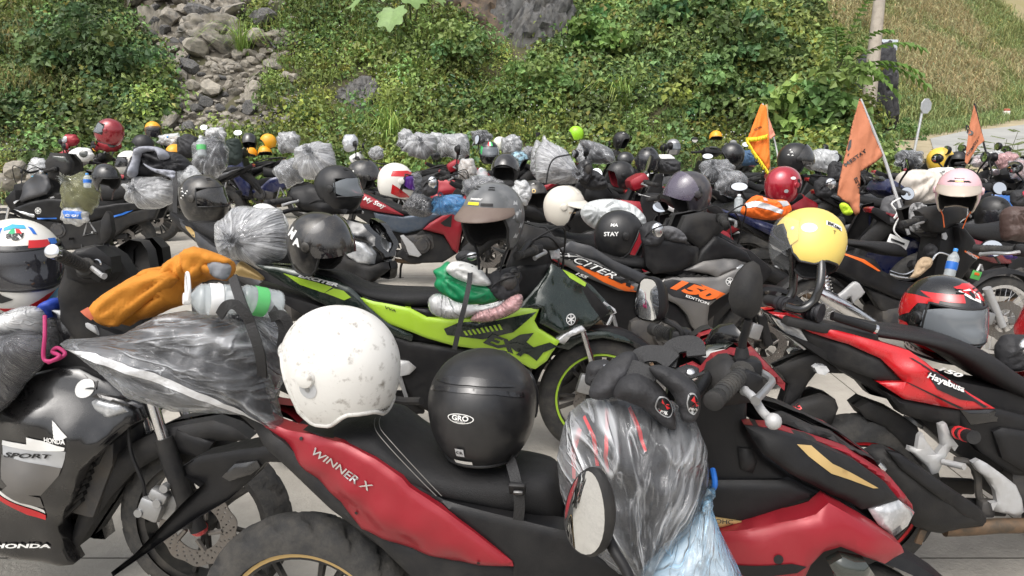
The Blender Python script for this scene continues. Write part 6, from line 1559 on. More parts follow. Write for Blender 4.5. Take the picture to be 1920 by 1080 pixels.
D.panel('steering_cover', [(950, 500), (968, 452), (1000, 470), (1030, 470), (1034, 494), (1000, 520), (960, 530)], M_BLK, .09, .012, .05)

# --- E: grey bike with orange lettering
E = Bike('satin grey motorbike with orange and white Exciter 150 lettering in the second row', (.19, 3.95), 8, -1, -4)
gear(E, wf=dict(spokes=5), wr={})
E.prism('frame_cover', [(-.30, .88), (.1, .76), (.6, .66), (.78, .62), (.98, .92), (1.06, .88), (1.12, .62), (.9, .42), (.55, .36), (.36, .42), (.12, .60)], M_BLK, .09, px=False, bev=.02)
E.prism('nose_core', [(.98, .88), (1.15, .84), (1.30, .72), (1.22, .62), (1.0, .58)], M_BLK, .10, px=False, bev=.03)
t = E.panel('tail_panel', [(1005, 452, .07), (1046, 466, .11), (1090, 476, .13), (1121, 490, .14), (1160, 515, .15), (1200, 534, .15), (1232, 546, .14), (1205, 548, .14), (1160, 545, .14), (1100, 520, .13), (1050, 492, .11), (1010, 468, .08)], PAINT['grey'], .13, .010, .05, .018, step=.022)
t.decal([(1080, 499), (1092, 497), (1186, 536), (1192, 547), (1170, 545), (1130, 528)], M_ORANGEV, 'orange_band')
t.text('EXCITER', (1036, 476), (1184, 540), 16, M_BLACKV, bold=.06, shear=.5, up=.004); t.text('EXCITER', (1036, 474), (1150, 523), 12, M_WHITE, bold=.0, shear=.5, up=.005)
E.panel('tail_cover', [(1042, 470, .12), (1070, 452, .12), (1110, 462, .14), (1150, 488, .15), (1200, 510, .15), (1240, 530, .14), (1232, 546, .145), (1160, 514, .15), (1121, 489, .145)], PAINT['darkgrey'], .13, .008, .04)
f = E.panel('front_fairing', [(1226, 530, .16), (1262, 520, .16), (1345, 520, .17), (1372, 508, .17), (1408, 494, .14), (1404, 510, .15), (1385, 530, .17), (1362, 552, .19), (1344, 562, .20), (1330, 574, .20), (1327, 600, .19), (1326, 632, .17), (1316, 634, .16), (1297, 612, .17), (1288, 590, .18), (1272, 572, .18), (1244, 559, .17)], PAINT['grey'], .17, .012, .05, .02, step=.022)
E.panel('upper_fairing', [(1281, 507, .14), (1320, 490, .14), (1358, 485, .13), (1397, 486, .10), (1412, 495, .08), (1372, 509, .16), (1345, 520, .17), (1330, 514, .15)], PAINT['grey'], .14, .012, .04, .02)
f.decal([(1228, 532), (1262, 524), (1306, 532), (1330, 545), (1340, 560), (1310, 566), (1262, 556)], M_BLACKV, 'dark_field')
f.text('150', (1256, 541), (1340, 566), 20, M_ORANGEV, bold=.06, shear=.4, up=.005); f.text('1', (1236, 536), (1244, 538), 14, M_WHITE, bold=.0, shear=.4, up=.006)
f.text('EDITION', (1284, 556), (1324, 570), 4.5, M_WHITE, bold=.02, up=.006)
f.decal([(1312, 532), (1358, 550), (1340, 560)], M_ORANGEV, 'orange_wedge', up=.004)
f.fork_badge(1368, 528, 8)
E.panel('inner_fairing', [(1200, 548), (1226, 532), (1246, 560), (1272, 574), (1290, 594), (1298, 614), (1316, 636), (1280, 650), (1240, 620), (1200, 580)], M_BLK, .14, .01, .05)
for k in range(4): E.panel('vent_rib', [(1272 + 14 * k, 517 + k), (1284 + 14 * k, 513 + k), (1290 + 14 * k, 519 + k), (1278 + 14 * k, 523 + k)], M_BLK2, .165, .008, .02, .01, mirror=False)
seat_px(E, [(1010, 440, 462, .06), (1060, 446, 474, .11), (1100, 462, 490, .13), (1150, 474, 504, .13), (1190, 478, 508, .12), (1205, 484, 508, .08)])
E.panel('knee_cover', [(1246, 516), (1300, 492), (1312, 470), (1340, 440), (1400, 472), (1412, 494), (1358, 485), (1281, 507), (1262, 522)], M_BLK, .11, .02, .05)
E.panel('wind_cowl', [(1338, 436, .06), (1350, 436, .05), (1385, 456, .04), (1412, 482, .03), (1418, 494, .03), (1396, 486, .09), (1360, 478, .10), (1344, 460, .09)], M_BLK2, .07, .01, .04)
E.panel('front_mudguard', [(1328, 600, .06), (1334, 582, .06), (1352, 566, .065), (1380, 560, .065), (1390, 566, .065), (1366, 580, .065), (1350, 600, .065), (1336, 640, .06)], M_BLK2, .062, .012, .05)
mb = MB(); mb.box(E.L(1255, 484, .04), (.27, .19, .17), (0, .12, 0), .12); bx = mb.build('side_box', M_BLK2, E.root)
E.panel('box_face', [(1207, 452), (1230, 448), (1280, 453), (1304, 473), (1300, 492), (1276, 508), (1226, 514), (1212, 500)], M_BLK, .165, .012, .04, .02, mirror=False)
bar = bars(E)
E.panel('steering_cover', [(1270, 440), (1285, 405), (1320, 398), (1348, 402), (1358, 430), (1340, 446), (1316, 470), (1290, 450)], M_BLK2, .10, .02, .05, .04)
E.panel('turn_signal', [(1380, 502, .16), (1394, 496, .15), (1388, 512, .16)], M_LENS, .16, .006, .02, .006)

# --- F: black step-through bike on the right with wire wheels
Fb = Bike('black step-through motorbike with wire wheels and a thin orange pinstripe behind the red racing helmet', (1.93, 4.55), 4, -1, -4)
gear(Fb, kind='wire', wf=dict(rt=.285, wt=.07, rr=.228), wr=dict(rt=.285, wt=.08, rr=.228), x_side=1) if False else None
wheel(Fb, 0, .285, 'wire', .285, .08, .23, disc=0); wheel(Fb, 1.24, .285, 'wire', .285, .075, .23, disc=.13)
mb = MB()
mb.tube([Fb.L(1850, 540, .09), Fb.L(1880, 612, .09)], [.026, .023], 12); fk = mb.build('fork_leg', M_ALUW, Fb.root)
mb = MB(); mb.tube([Fb.L(1838, 530, -.08), Fb.L(1872, 606, -.08)], [.026, .023], 12); mb.build('fork_leg', M_ALUW, Fb.root)
MB().box(Fb.L(1852, 596, .095), (.07, .04, .08), (0, .3, 0), .3).build('brake_caliper', M_ALU, fk)
fender(Fb, 1.24, .285, .31, .11, 40, 150, M_BLK, name='front_mudguard'); fender(Fb, 0, .285, .32, .12, 30, 170, M_BLK, name='rear_mudguard')
engine(Fb, .55, .33)
s_ = Fb.panel('side_panel', [(1530, 470, .10), (1577, 472, .13), (1600, 476, .14), (1640, 486, .14), (1655, 508, .13), (1690, 528, .10), (1722, 532, .09), (1770, 524, .10), (1800, 528, .12), (1770, 556, .12), (1720, 566, .12), (1682, 560, .13), (1625, 536, .14), (1576, 512, .14), (1530, 500, .12)], M_BLK, .13, .016, .06, .03)
s_.decal([(1578, 476), (1584, 475), (1618, 486), (1650, 508), (1644, 508), (1612, 490)], M_ORANGEV, 'pinstripe')
seat_px(Fb, [(1540, 440, 462, .08), (1575, 446, 464, .12), (1600, 448, 470, .13), (1630, 451, 480, .13), (1660, 453, 484, .12), (1678, 464, 484, .09)])
Fb.panel('lower_cover', [(1625, 540), (1684, 562), (1750, 566), (1770, 580), (1740, 610), (1690, 610), (1650, 580)], M_BLK2, .11, .01, .05)
Fb.panel('peg_bracket', [(1562, 560), (1580, 548), (1600, 530), (1606, 528), (1612, 532), (1622, 548), (1616, 556), (1600, 568), (1596, 556), (1580, 566)], M_ALUW, .15, .006, .02, .008, mirror=False)
mb = MB(); mb.tube([Fb.L(1530, 546, .17), Fb.L(1548, 556, .17), Fb.L(1600, 586, .17), Fb.L(1645, 612, .16)], [.03, .046, .046, .028], 16); mb.build('muffler', M_CHROME, Fb.root)
Fb.tube('exhaust_pipe', [(1640, 610, .16), (1680, 622, .14), (1720, 606, .10)], .018, M_CHROME)
mb = MB(); mb.tube([Fb.L(1545, 505, .11), Fb.L(1556, 572, .11)], .018, 8)
for k in range(9): mb.tube([Fb.L(1546 + 1.2 * k, 512 + 6.5 * k, .11), Fb.L(1546.4 + 1.2 * k, 514.5 + 6.5 * k, .11)], .034, 12)
mb.build('shock_absorber', M_CHROME, Fb.root)
ls = Fb.panel('leg_shield', [(1776, 540, .10), (1788, 500, .13), (1800, 452, .16), (1796, 426, .17), (1806, 424, .17), (1826, 448, .16), (1836, 474, .15), (1836, 484, .15), (1822, 496, .15), (1800, 530, .12), (1792, 550, .10)], M_BLK, .15, .014, .05)
ls.text('HONDA', (1809, 474), (1829, 487), 5, M_LGREY, bold=.03); ls.decal([(1806, 469), (1836, 482), (1834, 485), (1806, 472)], M_ORANGEV, 'pinstripe')
Fb.prism('shield_core', [(.68, .40), (.74, .88), (.86, .92), (.94, .78), (.86, .52)], M_BLK, .11, px=False, bev=.03)
mb = MB(); mb.tube(smooth_line([Fb.L(1668, 514, .16), Fb.L(1690, 520, .16), Fb.L(1718, 518, .16), Fb.L(1742, 496, .16), Fb.L(1760, 474, .16), Fb.L(1786, 482, .16)], 5), .006, 8); mb.tube(smooth_line([Fb.L(1668, 508, -.05), Fb.L(1700, 514, -.05), Fb.L(1740, 486, -.05), Fb.L(1762, 472, -.02)], 5), .006, 8); mb.build('leg_guard_rail', M_CHROME, Fb.root)
mb = MB(); mb.tube(smooth_line([Fb.L(1690, 424, .30), Fb.L(1725, 416, .18), Fb.L(1765, 408, 0), Fb.L(1790, 410, -.2)], 5), .013, 10); bar = mb.build('handlebar', M_BLK, Fb.root)
Fb.panel('bar_cowl', [(1722, 396, .12), (1745, 388, .12), (1800, 380, .08), (1814, 392, .06), (1812, 408, .06), (1792, 420, .10), (1762, 438, .12), (1742, 434, .13), (1732, 416, .13)], M_BLK2, .11, .03, .06, .04, parent=bar)
grip(Fb, Fb.L(1716, 414, .20), Fb.L(1672, 424, .34) - Fb.L(1716, 414, .20), bar); grip(Fb, Fb.L(1790, 396, -.2), Fb.L(1822, 404, -.2) - Fb.L(1790, 396, -.2) + Vector((0, .08, 0)), bar)
Fb.panel('headlight', [(1806, 384, .05), (1816, 388, .04), (1814, 408, .05), (1800, 418, .06)], M_LENS, .05, .01, .04)
Fb.prism('neck', [(.68, .84), (.70, 1.0), (.82, 1.0), (.88, .86), (.84, .78)], M_BLK2, .075, px=False, bev=.03)
q = Fb.panel('badge', [(1767, 438), (1774, 436), (1777, 444), (1774, 450), (1768, 448)], M_LGREY, .13, .004, .01, .005, mirror=False)

# --- G: red bike with the white script in the third row
G = Bike('red motorbike with white script on its tail panel in the third row', (-1.51, 7.03), 0, -1, -4)
gear(G, x_side=1)
G.prism('frame_cover', [(-.30, .88), (.1, .76), (.6, .66), (.78, .62), (.98, .92), (1.06, .88), (1.12, .62), (.9, .42), (.55, .36), (.36, .42), (.12, .60)], M_BLK, .09, px=False, bev=.02)
t = G.panel('side_panel', [(640, 346, .07), (668, 357, .12), (690, 366, .14), (720, 382, .15), (757, 404, .14), (713, 398, .14), (672, 389, .12), (655, 372, .1)], PAINT['red'], .13, .02, .05, .03)
t.text('My Stay', (680, 377), (722, 394), 11, M_WHITE, bold=.02, shear=.3)
f = G.panel('front_fairing', [(793, 430, .15), (806, 418, .16), (840, 398, .17), (872, 366, .12), (882, 378, .1), (872, 396, .16), (866, 430, .17), (858, 475, .14), (848, 468, .14), (832, 440, .15)], PAINT['red'], .16, .02, .05, .03)
f.decal([(826, 418), (848, 402), (846, 426), (834, 424)], M_BLACKV, 'vent_slot')
G.panel('inner_fairing', [(700, 398), (757, 406), (800, 400), (838, 398), (806, 418), (793, 430), (760, 438), (720, 430), (706, 414)], PAINT['slate'], .12, .012, .05)
G.panel('belly', [(740, 478), (790, 430), (832, 442), (856, 476), (830, 492), (770, 494)], M_BLK2, .11, .01, .05)
seat_px(G, [(636, 336, 346, .06), (670, 352, 362, .11), (700, 364, 378, .13), (730, 374, 396, .13), (760, 386, 406, .12), (790, 390, 408, .08)])
G.panel('peg_bracket', [(690, 424), (700, 418), (706, 430), (724, 434), (722, 444), (706, 440), (696, 438)], M_ALUW, .15, .004, .015, .006, mirror=False)
G.panel('peg_bracket', [(750, 442), (756, 440), (776, 458), (790, 478), (784, 482), (766, 478), (760, 460)], M_ALUW, .16, .004, .015, .006, mirror=False)
bars(G)

# --- H: black bike whose nose points our way, left of centre
n = at(695, 470, 4.25); tt = at(335, 405, 5.08); d = Vector((n.x - tt.x, n.y - tt.y)).normalized(); yw = math.degrees(math.atan2(d.y, d.x))
Hb = Bike('dusty black motorbike with a clear headlight left of centre, visored helmet on its mirror', (tt.x + d.x * .35, tt.y + d.y * .35), yw, -1, -4)
gear(Hb, wr=dict(tread=2))
Hb.prism('frame_cover', [(-.30, .88), (.1, .76), (.6, .66), (.78, .62), (.98, .92), (1.10, .88), (1.12, .62), (.9, .42), (.55, .36), (.36, .42), (.12, .60)], M_BLK, .10, px=False, bev=.02)
loft('seat', densify([(-.22, .885, .82, .06), (-.1, .89, .79, .10), (.12, .85, .74, .125), (.24, .80, .69, .125), (.45, .79, .65, .115), (.62, .82, .66, .07)]), M_SEAT, Hb.root)
t = Hb.panel('side_panel', [(-.40, .90, .05), (-.2, .84, .11), (.12, .74, .15), (.42, .64, .16), (.62, .50, .13), (.45, .51, .14), (.15, .60, .15), (0, .69, .13), (-.22, .80, .08)], PAINT['darkgrey'], .13, .02, edge=.05, px=False, step=.03)
t.decal([(338, 424), (350, 426), (362, 446), (354, 444)], M_GOLD, 'gold_script')
Hb.prism('tail_cowl', [(-.46, .93), (-.30, .87), (-.05, .74), (-.1, .69), (-.34, .80), (-.48, .89)], M_BLK, .055, px=False, bev=.015)
Hb.prism('nose_core', [(.95, .90), (1.15, .88), (1.30, .79), (1.36, .70), (1.30, .62), (1.0, .55)], M_BLK, .15, px=False, bev=.05)
Hb.panel('nose_cowl', [(632, 428, .16), (652, 412, .12), (680, 420, .10), (705, 445, .08), (723, 482, .04), (716, 488, .05), (694, 460, .12), (660, 446, .16), (642, 452, .17)], M_GLOSSBLK, .12, .014, .05, .03)
Hb.panel('headlight', [(642, 454, .16), (660, 448, .15), (680, 456, .13), (696, 478, .11), (692, 496, .11), (670, 494, .13), (650, 480, .16)], M_LENS, .13, .016, .05, .02)
Hb.panel('lower_fairing', [(636, 456, .18), (650, 484, .165), (692, 500, .12), (716, 492, .06), (720, 506, .06), (690, 530, .12), (640, 524, .16), (610, 500, .18)], M_BLK2, .15, .02, .06, .03)
bar = bars(Hb, near_grip=((548, 374, .20), (506, 380, .36)), lever=M_ALUW)
Hb.panel('bar_cowl', [(545, 352, .16), (580, 346, .14), (620, 360, .10), (652, 395, .06), (648, 402, .07), (600, 400, .14), (560, 392, .18), (544, 372, .2)], M_BLK, .13, .03, .05, .04, parent=bar)
ft = Hb.L(286, 478, -.0)

# --- I: black bike with blue lines facing left
I = Bike('black motorbike with thin blue lines facing left, olive bag hanging at its knee', (-4.21, 8.03), 184, 1, 4)
gear(I, x_side=-1)
I.prism('frame_cover', [(-.30, .86), (.1, .74), (.6, .64), (.78, .60), (.95, .90), (1.10, .88), (1.12, .62), (.9, .38), (.55, .30), (.30, .42), (.12, .58)], M_BLK, .10, px=False, bev=.02)
I.prism('nose_core', [(.90, .86), (1.10, .84), (1.22, .72), (1.18, .62), (.95, .56)], M_BLK, .10, px=False, bev=.03)
f = I.panel('front_fairing', [(26, 390, .12), (60, 378, .17), (93, 372, .19), (120, 374, .18), (140, 388, .16), (190, 386, .15), (250, 378, .13), (258, 384, .13), (210, 404, .14), (172, 414, .15), (140, 420, .16), (110, 414, .17), (70, 408, .17), (36, 398, .14)], M_BLK, .16, .014, .05, .025, step=.03)
f.fork_badge(73, 395, 6)
f.decal([(206, 406), (228, 400), (256, 388), (258, 390), (230, 403), (208, 409)], M_BLUEV, 'blue_line'); f.decal([(70, 408.5), (108, 408), (108, 410.5), (72, 411)], M_BLUEV, 'blue_line')
I.panel('nose_cowl', [(9, 377, .03), (30, 358, .05), (56, 334, .08), (70, 322, .1), (90, 330, .12), (96, 350, .15), (88, 364, .17), (56, 374, .16), (26, 384, .08)], PAINT['darkgrey'], .1, .02, .05, .03)
I.panel('blue_edge', [(58, 331, .09), (78, 322, .1), (80, 326, .1), (64, 334, .1)], M_CYANV, .1, .004, .02, .006)
I.panel('headlight', [(14, 381, .06), (24, 377, .09), (36, 375, .12), (26, 384, .1)], M_LENS, .1, .008, .03)
I.panel('indicator', [(25, 392, .13), (40, 396, .15), (68, 402, .18), (62, 408, .18), (44, 402, .16)], M_LENS, .16, .01, .03)
I.panel('lower_cover', [(60, 410), (110, 416), (172, 416), (230, 400), (300, 386), (290, 410), (240, 424), (215, 444), (180, 466), (110, 470), (84, 440)], M_BLK2, .135, .012, .05)
I.panel('side_panel', [(172, 392), (210, 382), (256, 378), (290, 372), (300, 384), (240, 398), (200, 410)], M_BLK, .14, .014, .05)
seat_px(I, [(312, 336, 356, .06), (280, 340, 364, .10), (249, 342, 374, .125), (220, 344, 380, .13), (190, 346, 378, .12), (176, 352, 376, .08)])
bar = bars(I, near_grip=((100, 318, .2), (80, 322, .32)), ends=M_CHROME)
I.panel('bar_cowl', [(84, 306, .14), (94, 286, .10), (124, 288, .10), (134, 304, .12), (134, 322, .13), (112, 344, .13), (92, 334, .15), (86, 320, .15)], M_BLK2, .12, .03, .06, .04, parent=bar)
I.panel('meter', [(98, 292), (122, 294), (130, 306), (112, 308), (100, 302)], M_SCREEN, .14, .006, .02, .01, parent=bar, mirror=False)
# ------------------------------------------------------------------ load on the front rows
h = Helmet('big white open face helmet with chipped paint on the rear of the red seat', 638, 682, 1.70, 163, m='chipped', pitch=4, k=1.02, edge=[(0, 14), (44, 12), (58, -8), (70, -40), (82, -50), (100, -48), (125, -30), (150, -30), (180, -40)], trim=mat('worn_white_trim', (.55, .54, .51), .5, two=(.2, .19, .17), tscale=30, tthr=.6), vents=False)
h.spot(86, -8, 9, 8, M_LGREY, 'pivot_ring'); h.spot(86, -8, 2.5, 2.2, M_ALU, 'screw', 1.02); h.text('HONDA', 170, -32, .05, M_BLACKV, bold=.02)
h = Helmet('black full face helmet with an oval white badge, back turned on the red seat', 905, 752, 1.74, 78, style='full', m='matte', visor='smoke', pitch=-4, knob=False); h.root.scale = (1.06, 1.06, .93)
h.patch([(120, 24), (150, 31), (180, 33), (210, 31), (245, 22), (245, 17), (210, 26), (180, 28), (150, 26), (120, 19)], M_GLOSSBLK, 'vent_slot', 1.016)
h.patch([(125, 32), (150, 42), (180, 45), (210, 42), (238, 30), (210, 34), (180, 36), (150, 34)], HM['black'], 'spoiler', 1.02)
h.spot(174, 2, 14, 5, M_WHITE, 'badge'); h.spot(174, 2, 13, 4.2, M_BLACKV, 'badge_field', 1.013); h.text('GRO', 174, 2.6, .036, M_WHITE, bold=.03, k=1.017); h.text('HELMET', 174, -1.4, .022, M_WHITE, k=1.017)
h.patch([(166, -27), (176, -27), (176, -36), (166, -36)], M_LGREY, 'approval_sticker', 1.03); h.text('CR', 171, -31, .014, M_BLACKV, bold=.02, k=1.036)
h.patch([(160, -42), (184, -42), (184, -47), (160, -47)], M_WHITE, 'white_label', 1.035)
h = Helmet('scratched black open face helmet painted MA behind the crumpled clear bag on the green bike', 598, 456, 3.12, -18, m='scratched', pitch=-4, visor='dark', vup=34)
h.text('M', -122, 22, .042, M_WHITE, rot=-20, bold=.05); h.text('A', -104, 8, .036, M_WHITE, rot=-8, bold=.05)
h = Helmet('slate grey open face helmet with a brown peak above the green bike', 925, 405, 2.92, -118, m='grey', peak=mat('brown_peak', (.12, .085, .07), .45, dust=.2), pitch=4)
h.patch([(-24, 20), (4, 20), (4, 25), (-24, 25)], M_YELV, 'yellow_flash', 1.018); h.patch([(8, 19), (32, 19), (32, 24), (8, 24)], M_BLK, 'vent_mesh', 1.018); h.text('monster', -6, 31, .055, M_WHITE, bold=.03)
for az, el in ((80, 25), (90, 10), (76, 2), (95, -12), (84, -28)): h.patch([(az - 7, el - 3), (az - 2, el + 5), (az + 3, el + 1), (az + 8, el + 6), (az + 5, el - 4), (az, el - 2)], M_LGREY, 'floral_print')
h.strap()
h = Helmet('pale yellow open face helmet with clear visor hung on a luggage frame', 1517, 452, 2.44, 153, m='paleyellow', roll=32, pitch=0, visor='clear', k=.84, knob=False)
h.patch([(56, 20), (76, 20), (78, -18), (66, -26), (60, -12)], HM['paleyellow'], 'visor_mount', 1.04); h.spot(68, 0, 3, 3, M_CHROME, 'screw', 1.05)
h.text('BKtec', 132, 14, .052, M_BLACKV, bold=.05, rot=-8, k=1.018); h.patch([(117, 20), (148, 18), (148, 9), (117, 11)], M_WHITE, 'label', 1.012); h.text('T', 132, 2, .012, M_BLACKV, k=1.018); h.spot(92, 2, 12, 8, mat('pale_blue_sticker', (.42, .60, .74), .4, two=(.65, .68, .70), tscale=30), 'sticker')
h.patch([(172, -4), (180, -4), (180, -12), (172, -12)], M_WHITE, 'label', 1.012)
h = Helmet('red black and white full face racing helmet on the seat of the right red bike', 1766, 590, 2.62, -74, style='full', m='black', visor='grey', pitch=-6, k=1.06)
RW = HM['redwhite']
h.patch([(-150, 20), (-100, 32), (-60, 36), (-60, 30), (-90, 22), (-98, 4), (-120, -8), (-150, -6)], RW, 'red_flash'); h.patch([(-100, 40), (-62, 46), (-20, 50), (-20, 37), (-70, 34)], RW, 'red_band'); h.patch([(-40, 62), (0, 72), (60, 66), (70, 40), (30, 36), (6, 44)], RW, 'red_crown')
h.patch([(-30, 56), (4, 60), (24, 48), (14, 36), (-8, 44)], M_WHITE, 'white_crest'); h.patch([(-6, 53), (2, 56), (8, 50), (2, 42), (-4, 46)], M_BLACKV, 'crest_mark', 1.014)
h.patch([(-128, -14), (-100, -10), (-74, -24), (-40, -30), (-40, -38), (-74, -36), (-110, -30)], RW, 'red_chin'); h.patch([(-130, -34), (-106, -34), (-74, -44), (-50, -50), (-110, -52)], M_WHITE, 'white_chin')
for k in range(4): h.patch([(-112 + 9 * k, -38 - k), (-107 + 9 * k, -38 - k), (-107 + 9 * k, -43 - k), (-112 + 9 * k, -43 - k)], M_BLACKV, 'check', 1.014)
h = Helmet('white full face helmet with red and blue stripes at the left edge above the bags', 36, 494, 2.36, -44, style='full', m='white', visor='smoke', pitch=-4, k=1.08, vents=False)
h.spot(-14, 52, 14, 9, M_WHITE, 'badge', 1.012); h.patch([(-26, 56), (-20, 62), (-14, 62), (-14, 52), (-27, 52)], mat('sticker_green', (.02, .35, .15), .4), 'badge_green', 1.014); h.patch([(-12, 62), (-4, 60), (-1, 52), (-12, 52)], M_REDV, 'badge_red', 1.014); h.text('agv', -14, 48, .045, M_BLACKV, bold=.04, k=1.018)
h.patch([(-40, 64), (-20, 72), (15, 68), (12, 60), (-15, 63), (-38, 58)], M_CYANV, 'cyan_arc'); h.patch([(20, 64), (28, 60), (24, 48), (18, 50)], M_BLUEV, 'blue_tick'); h.patch([(-50, 62), (-44, 64), (-42, 52), (-48, 50)], M_BLUEV, 'blue_tick')
h.patch([(-80, 36), (80, 33), (80, 28), (-80, 29)], M_GLOSSBLK, 'brow_band', 1.025); h.patch([(4, 41), (36, 38), (34, 28), (0, 31)], M_REDV, 'red_tab', 1.03); h.patch([(38, 39), (58, 36), (50, 27), (36, 28)], M_BLUEV, 'blue_tab', 1.03)
h.patch([(-56, -42), (-16, -38), (14, -24), (28, -21), (-4, -46), (-36, -54)], M_REDV, 'red_chin'); h.patch([(-12, -48), (30, -21), (46, -19), (22, -46), (-4, -55)], M_CYANV, 'cyan_chin'); h.patch([(-75, -22), (-44, -20), (-28, -26), (-44, -32), (-75, -32)], M_BLACKV, 'chin_vent', 1.02)
h = Helmet('matte black open face helmet painted STAY on the seat of the grey and orange bike', 1160, 438, 4.08, 4, m='matte', k=.98)
h.text('STAY', -118, 6, .075, M_WHITE, bold=.03, rot=4); h.text('MA', -112, 28, .035, M_WHITE, bold=.03)
h = Helmet('white open face helmet with a ridged crown behind the matte black STAY helmet', 1058, 386, 4.85, -12, m='cream', peak=HM['cream'], vents=False)
for az in (-30, 0, 30): h.patch([(az - 4, 40), (az + 4, 40), (az + 6, 80), (az - 6, 80)], HM['white'], 'crown_rib', 1.03)
h.text('crown', -60, -12, .04, M_TAN, bold=.04)
h = Helmet('dusky purple open face helmet with raised smoked visor on the grey bike handlebar', 1292, 362, 4.55, 196, m='purple', visor=visor_mat('lilac_visor', (.14, .12, .17), .6), vup=38, k=1.02)
h.patch([(70, 18), (95, 22), (100, -2), (84, -14), (74, 0)], M_GLOSSBLK, 'side_plate', 1.02)
h = Helmet('dark grey full face helmet with a wide clear visor on the dusty black bike', 632, 352, 4.35, -12, style='full', m='matte', visor='grey', k=1.0)
h = Helmet('glossy black helmet with white scrawls and a big dark face shield', 380, 370, 4.55, -14, style='full', m='scratched', visor='dark', k=1.05)
for az, el, L in ((-118, 26, 8), (-112, 18, 10), (-108, 8, 7), (-116, 2, 8), (-100, 14, 6), (-96, 20, 5)): h.patch([(az - L, el), (az, el + 3), (az + L * .6, el - 4), (az + 2, el - 1)], M_WHITE, 'white_scrawl')
h = Helmet('gloss black open face helmet with straps hanging on the blue lined bike', 199, 333, 7.0, -35, m='black', pitch=-14); h.strap(M_BROWN)
h = Helmet('black open face helmet with a round gold sticker behind the slate grey helmet', 1000, 366, 6.6, -60, m='scratched')
h.spot(-34, 22, 9, 8, M_GOLD, 'round_sticker'); h.spot(-34, 22, 5, 4.5, M_BLACKV, 'sticker_field', 1.014); h.patch([(-50, 50), (-34, 60), (-26, 52), (-36, 54)], M_WHITE, 'white_mark')
h = Helmet('pink open face helmet with a champagne peak on the step-through handlebar', 1797, 358, 4.35, -122, m='pink', peak=mat('champagne_peak', (.50, .43, .36), .35, .3), trim=mat('cream_trim', (.62, .55, .46), .4), vents=False)
h.patch([(-34, 26), (-26, 31), (26, 31), (34, 26), (20, 27), (-20, 27)], M_BLK, 'vent_slot', 1.02); h.patch([(-12, 27.5), (12, 27.5), (11, 30), (-11, 30)], M_GOLD, 'vent_light', 1.024); h.text('MONSTER', 0, 37, .05, M_BLACKV, bold=.02); h.strap(M_ORANGEV)
h = Helmet('glossy cherry red open face helmet with a goggle strap above the orange vest', 1468, 346, 5.35, 24, m='red', trim=M_TRIM)
h.spot(-96, 24, 10, 5, M_WHITE, 'oval_sticker'); h.spot(-118, -14, 7, 5, M_LGREY, 'sticker'); h.patch([(-80, 20), (-68, 20), (-66, -20), (-78, -20)], M_LINING, 'goggle_strap', 1.02); h.strap()
h = Helmet('gloss black open face helmet scrawled in white behind the cherry red helmet', 1490, 298, 6.1, -12, m='matte', visor='dark', vup=30)
for az, el, L in ((-116, 34, 8), (-108, 26, 9), (-118, 16, 7), (-104, 14, 6)): h.patch([(az - L, el), (az, el + 4), (az + L * .6, el - 5), (az + 2, el - 1)], M_WHITE, 'white_scrawl')

sk = ribbon('seat_strap', 'black buckled strap lying over the front of the red seat', [WA(950, 846, -.02), WA(958, 866, .10), WA(966, 896, .145), WA(972, 925, .152), WA(974, 950, .148), WA(971, 980, .135)], .024, M_STRAP, thick=.004)
t = thing('buckle', None, None, WA(970, 916, .158)); t.parent = sk; MB().box((0, 0, 0), (.036, .012, .034), (R(30), 0, R(-7)), .25).build('frame', M_BLK, t); MB().box((.002, -.010, -.004), (.022, .01, .012), (R(30), 0, R(-7)), .25).build('tongue', M_GLOSSBLK, t)
# --- bags and clothes by the front row
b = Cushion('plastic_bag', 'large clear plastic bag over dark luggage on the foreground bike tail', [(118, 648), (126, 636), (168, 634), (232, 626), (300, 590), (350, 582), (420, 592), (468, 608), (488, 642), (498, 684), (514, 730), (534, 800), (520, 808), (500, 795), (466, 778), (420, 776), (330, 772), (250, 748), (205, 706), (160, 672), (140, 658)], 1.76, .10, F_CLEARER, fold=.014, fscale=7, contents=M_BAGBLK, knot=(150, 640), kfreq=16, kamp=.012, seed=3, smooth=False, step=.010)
b.decal([(140, 650), (220, 656), (330, 690), (420, 730), (510, 790), (505, 798), (416, 745), (320, 705), (210, 668)], mat('film_hem', (.70, .71, .73), .3, bump=.6, bscale=60), 'hem_fold', up=.006)
b2 = Cushion('luggage_roll', 'dark luggage roll strapped beside the clear bag behind the white helmet', [(430, 590), (448, 560), (490, 552), (524, 572), (546, 606), (544, 660), (528, 720), (510, 742), (496, 700), (480, 640), (452, 610)], 1.86, .09, F_CLEAR, fold=.012, contents=M_BAGBLK, knot=(470, 570), seed=5)
for P, lb in (([(437, 520, 1.70), (452, 566, 1.65), (474, 620, 1.64), (488, 668, 1.66), (492, 705, 1.70)], 'black webbing strap down the right side of the clear bag'), ([(480, 540, 1.78), (506, 575, 1.74), (530, 612, 1.74), (528, 650, 1.76)], 'second black webbing strap over the dark luggage roll'), ([(412, 592, 1.66), (424, 574, 1.62), (442, 572, 1.62), (462, 592, 1.63), (470, 606, 1.64)], 'looped black carry handle lying on the clear bag'), ([(508, 596, 1.74), (526, 590, 1.72), (540, 606, 1.73), (546, 640, 1.75)], 'looped black strap end beside the white helmet')):
    ribbon('strap', lb, P, .022, M_STRAP)
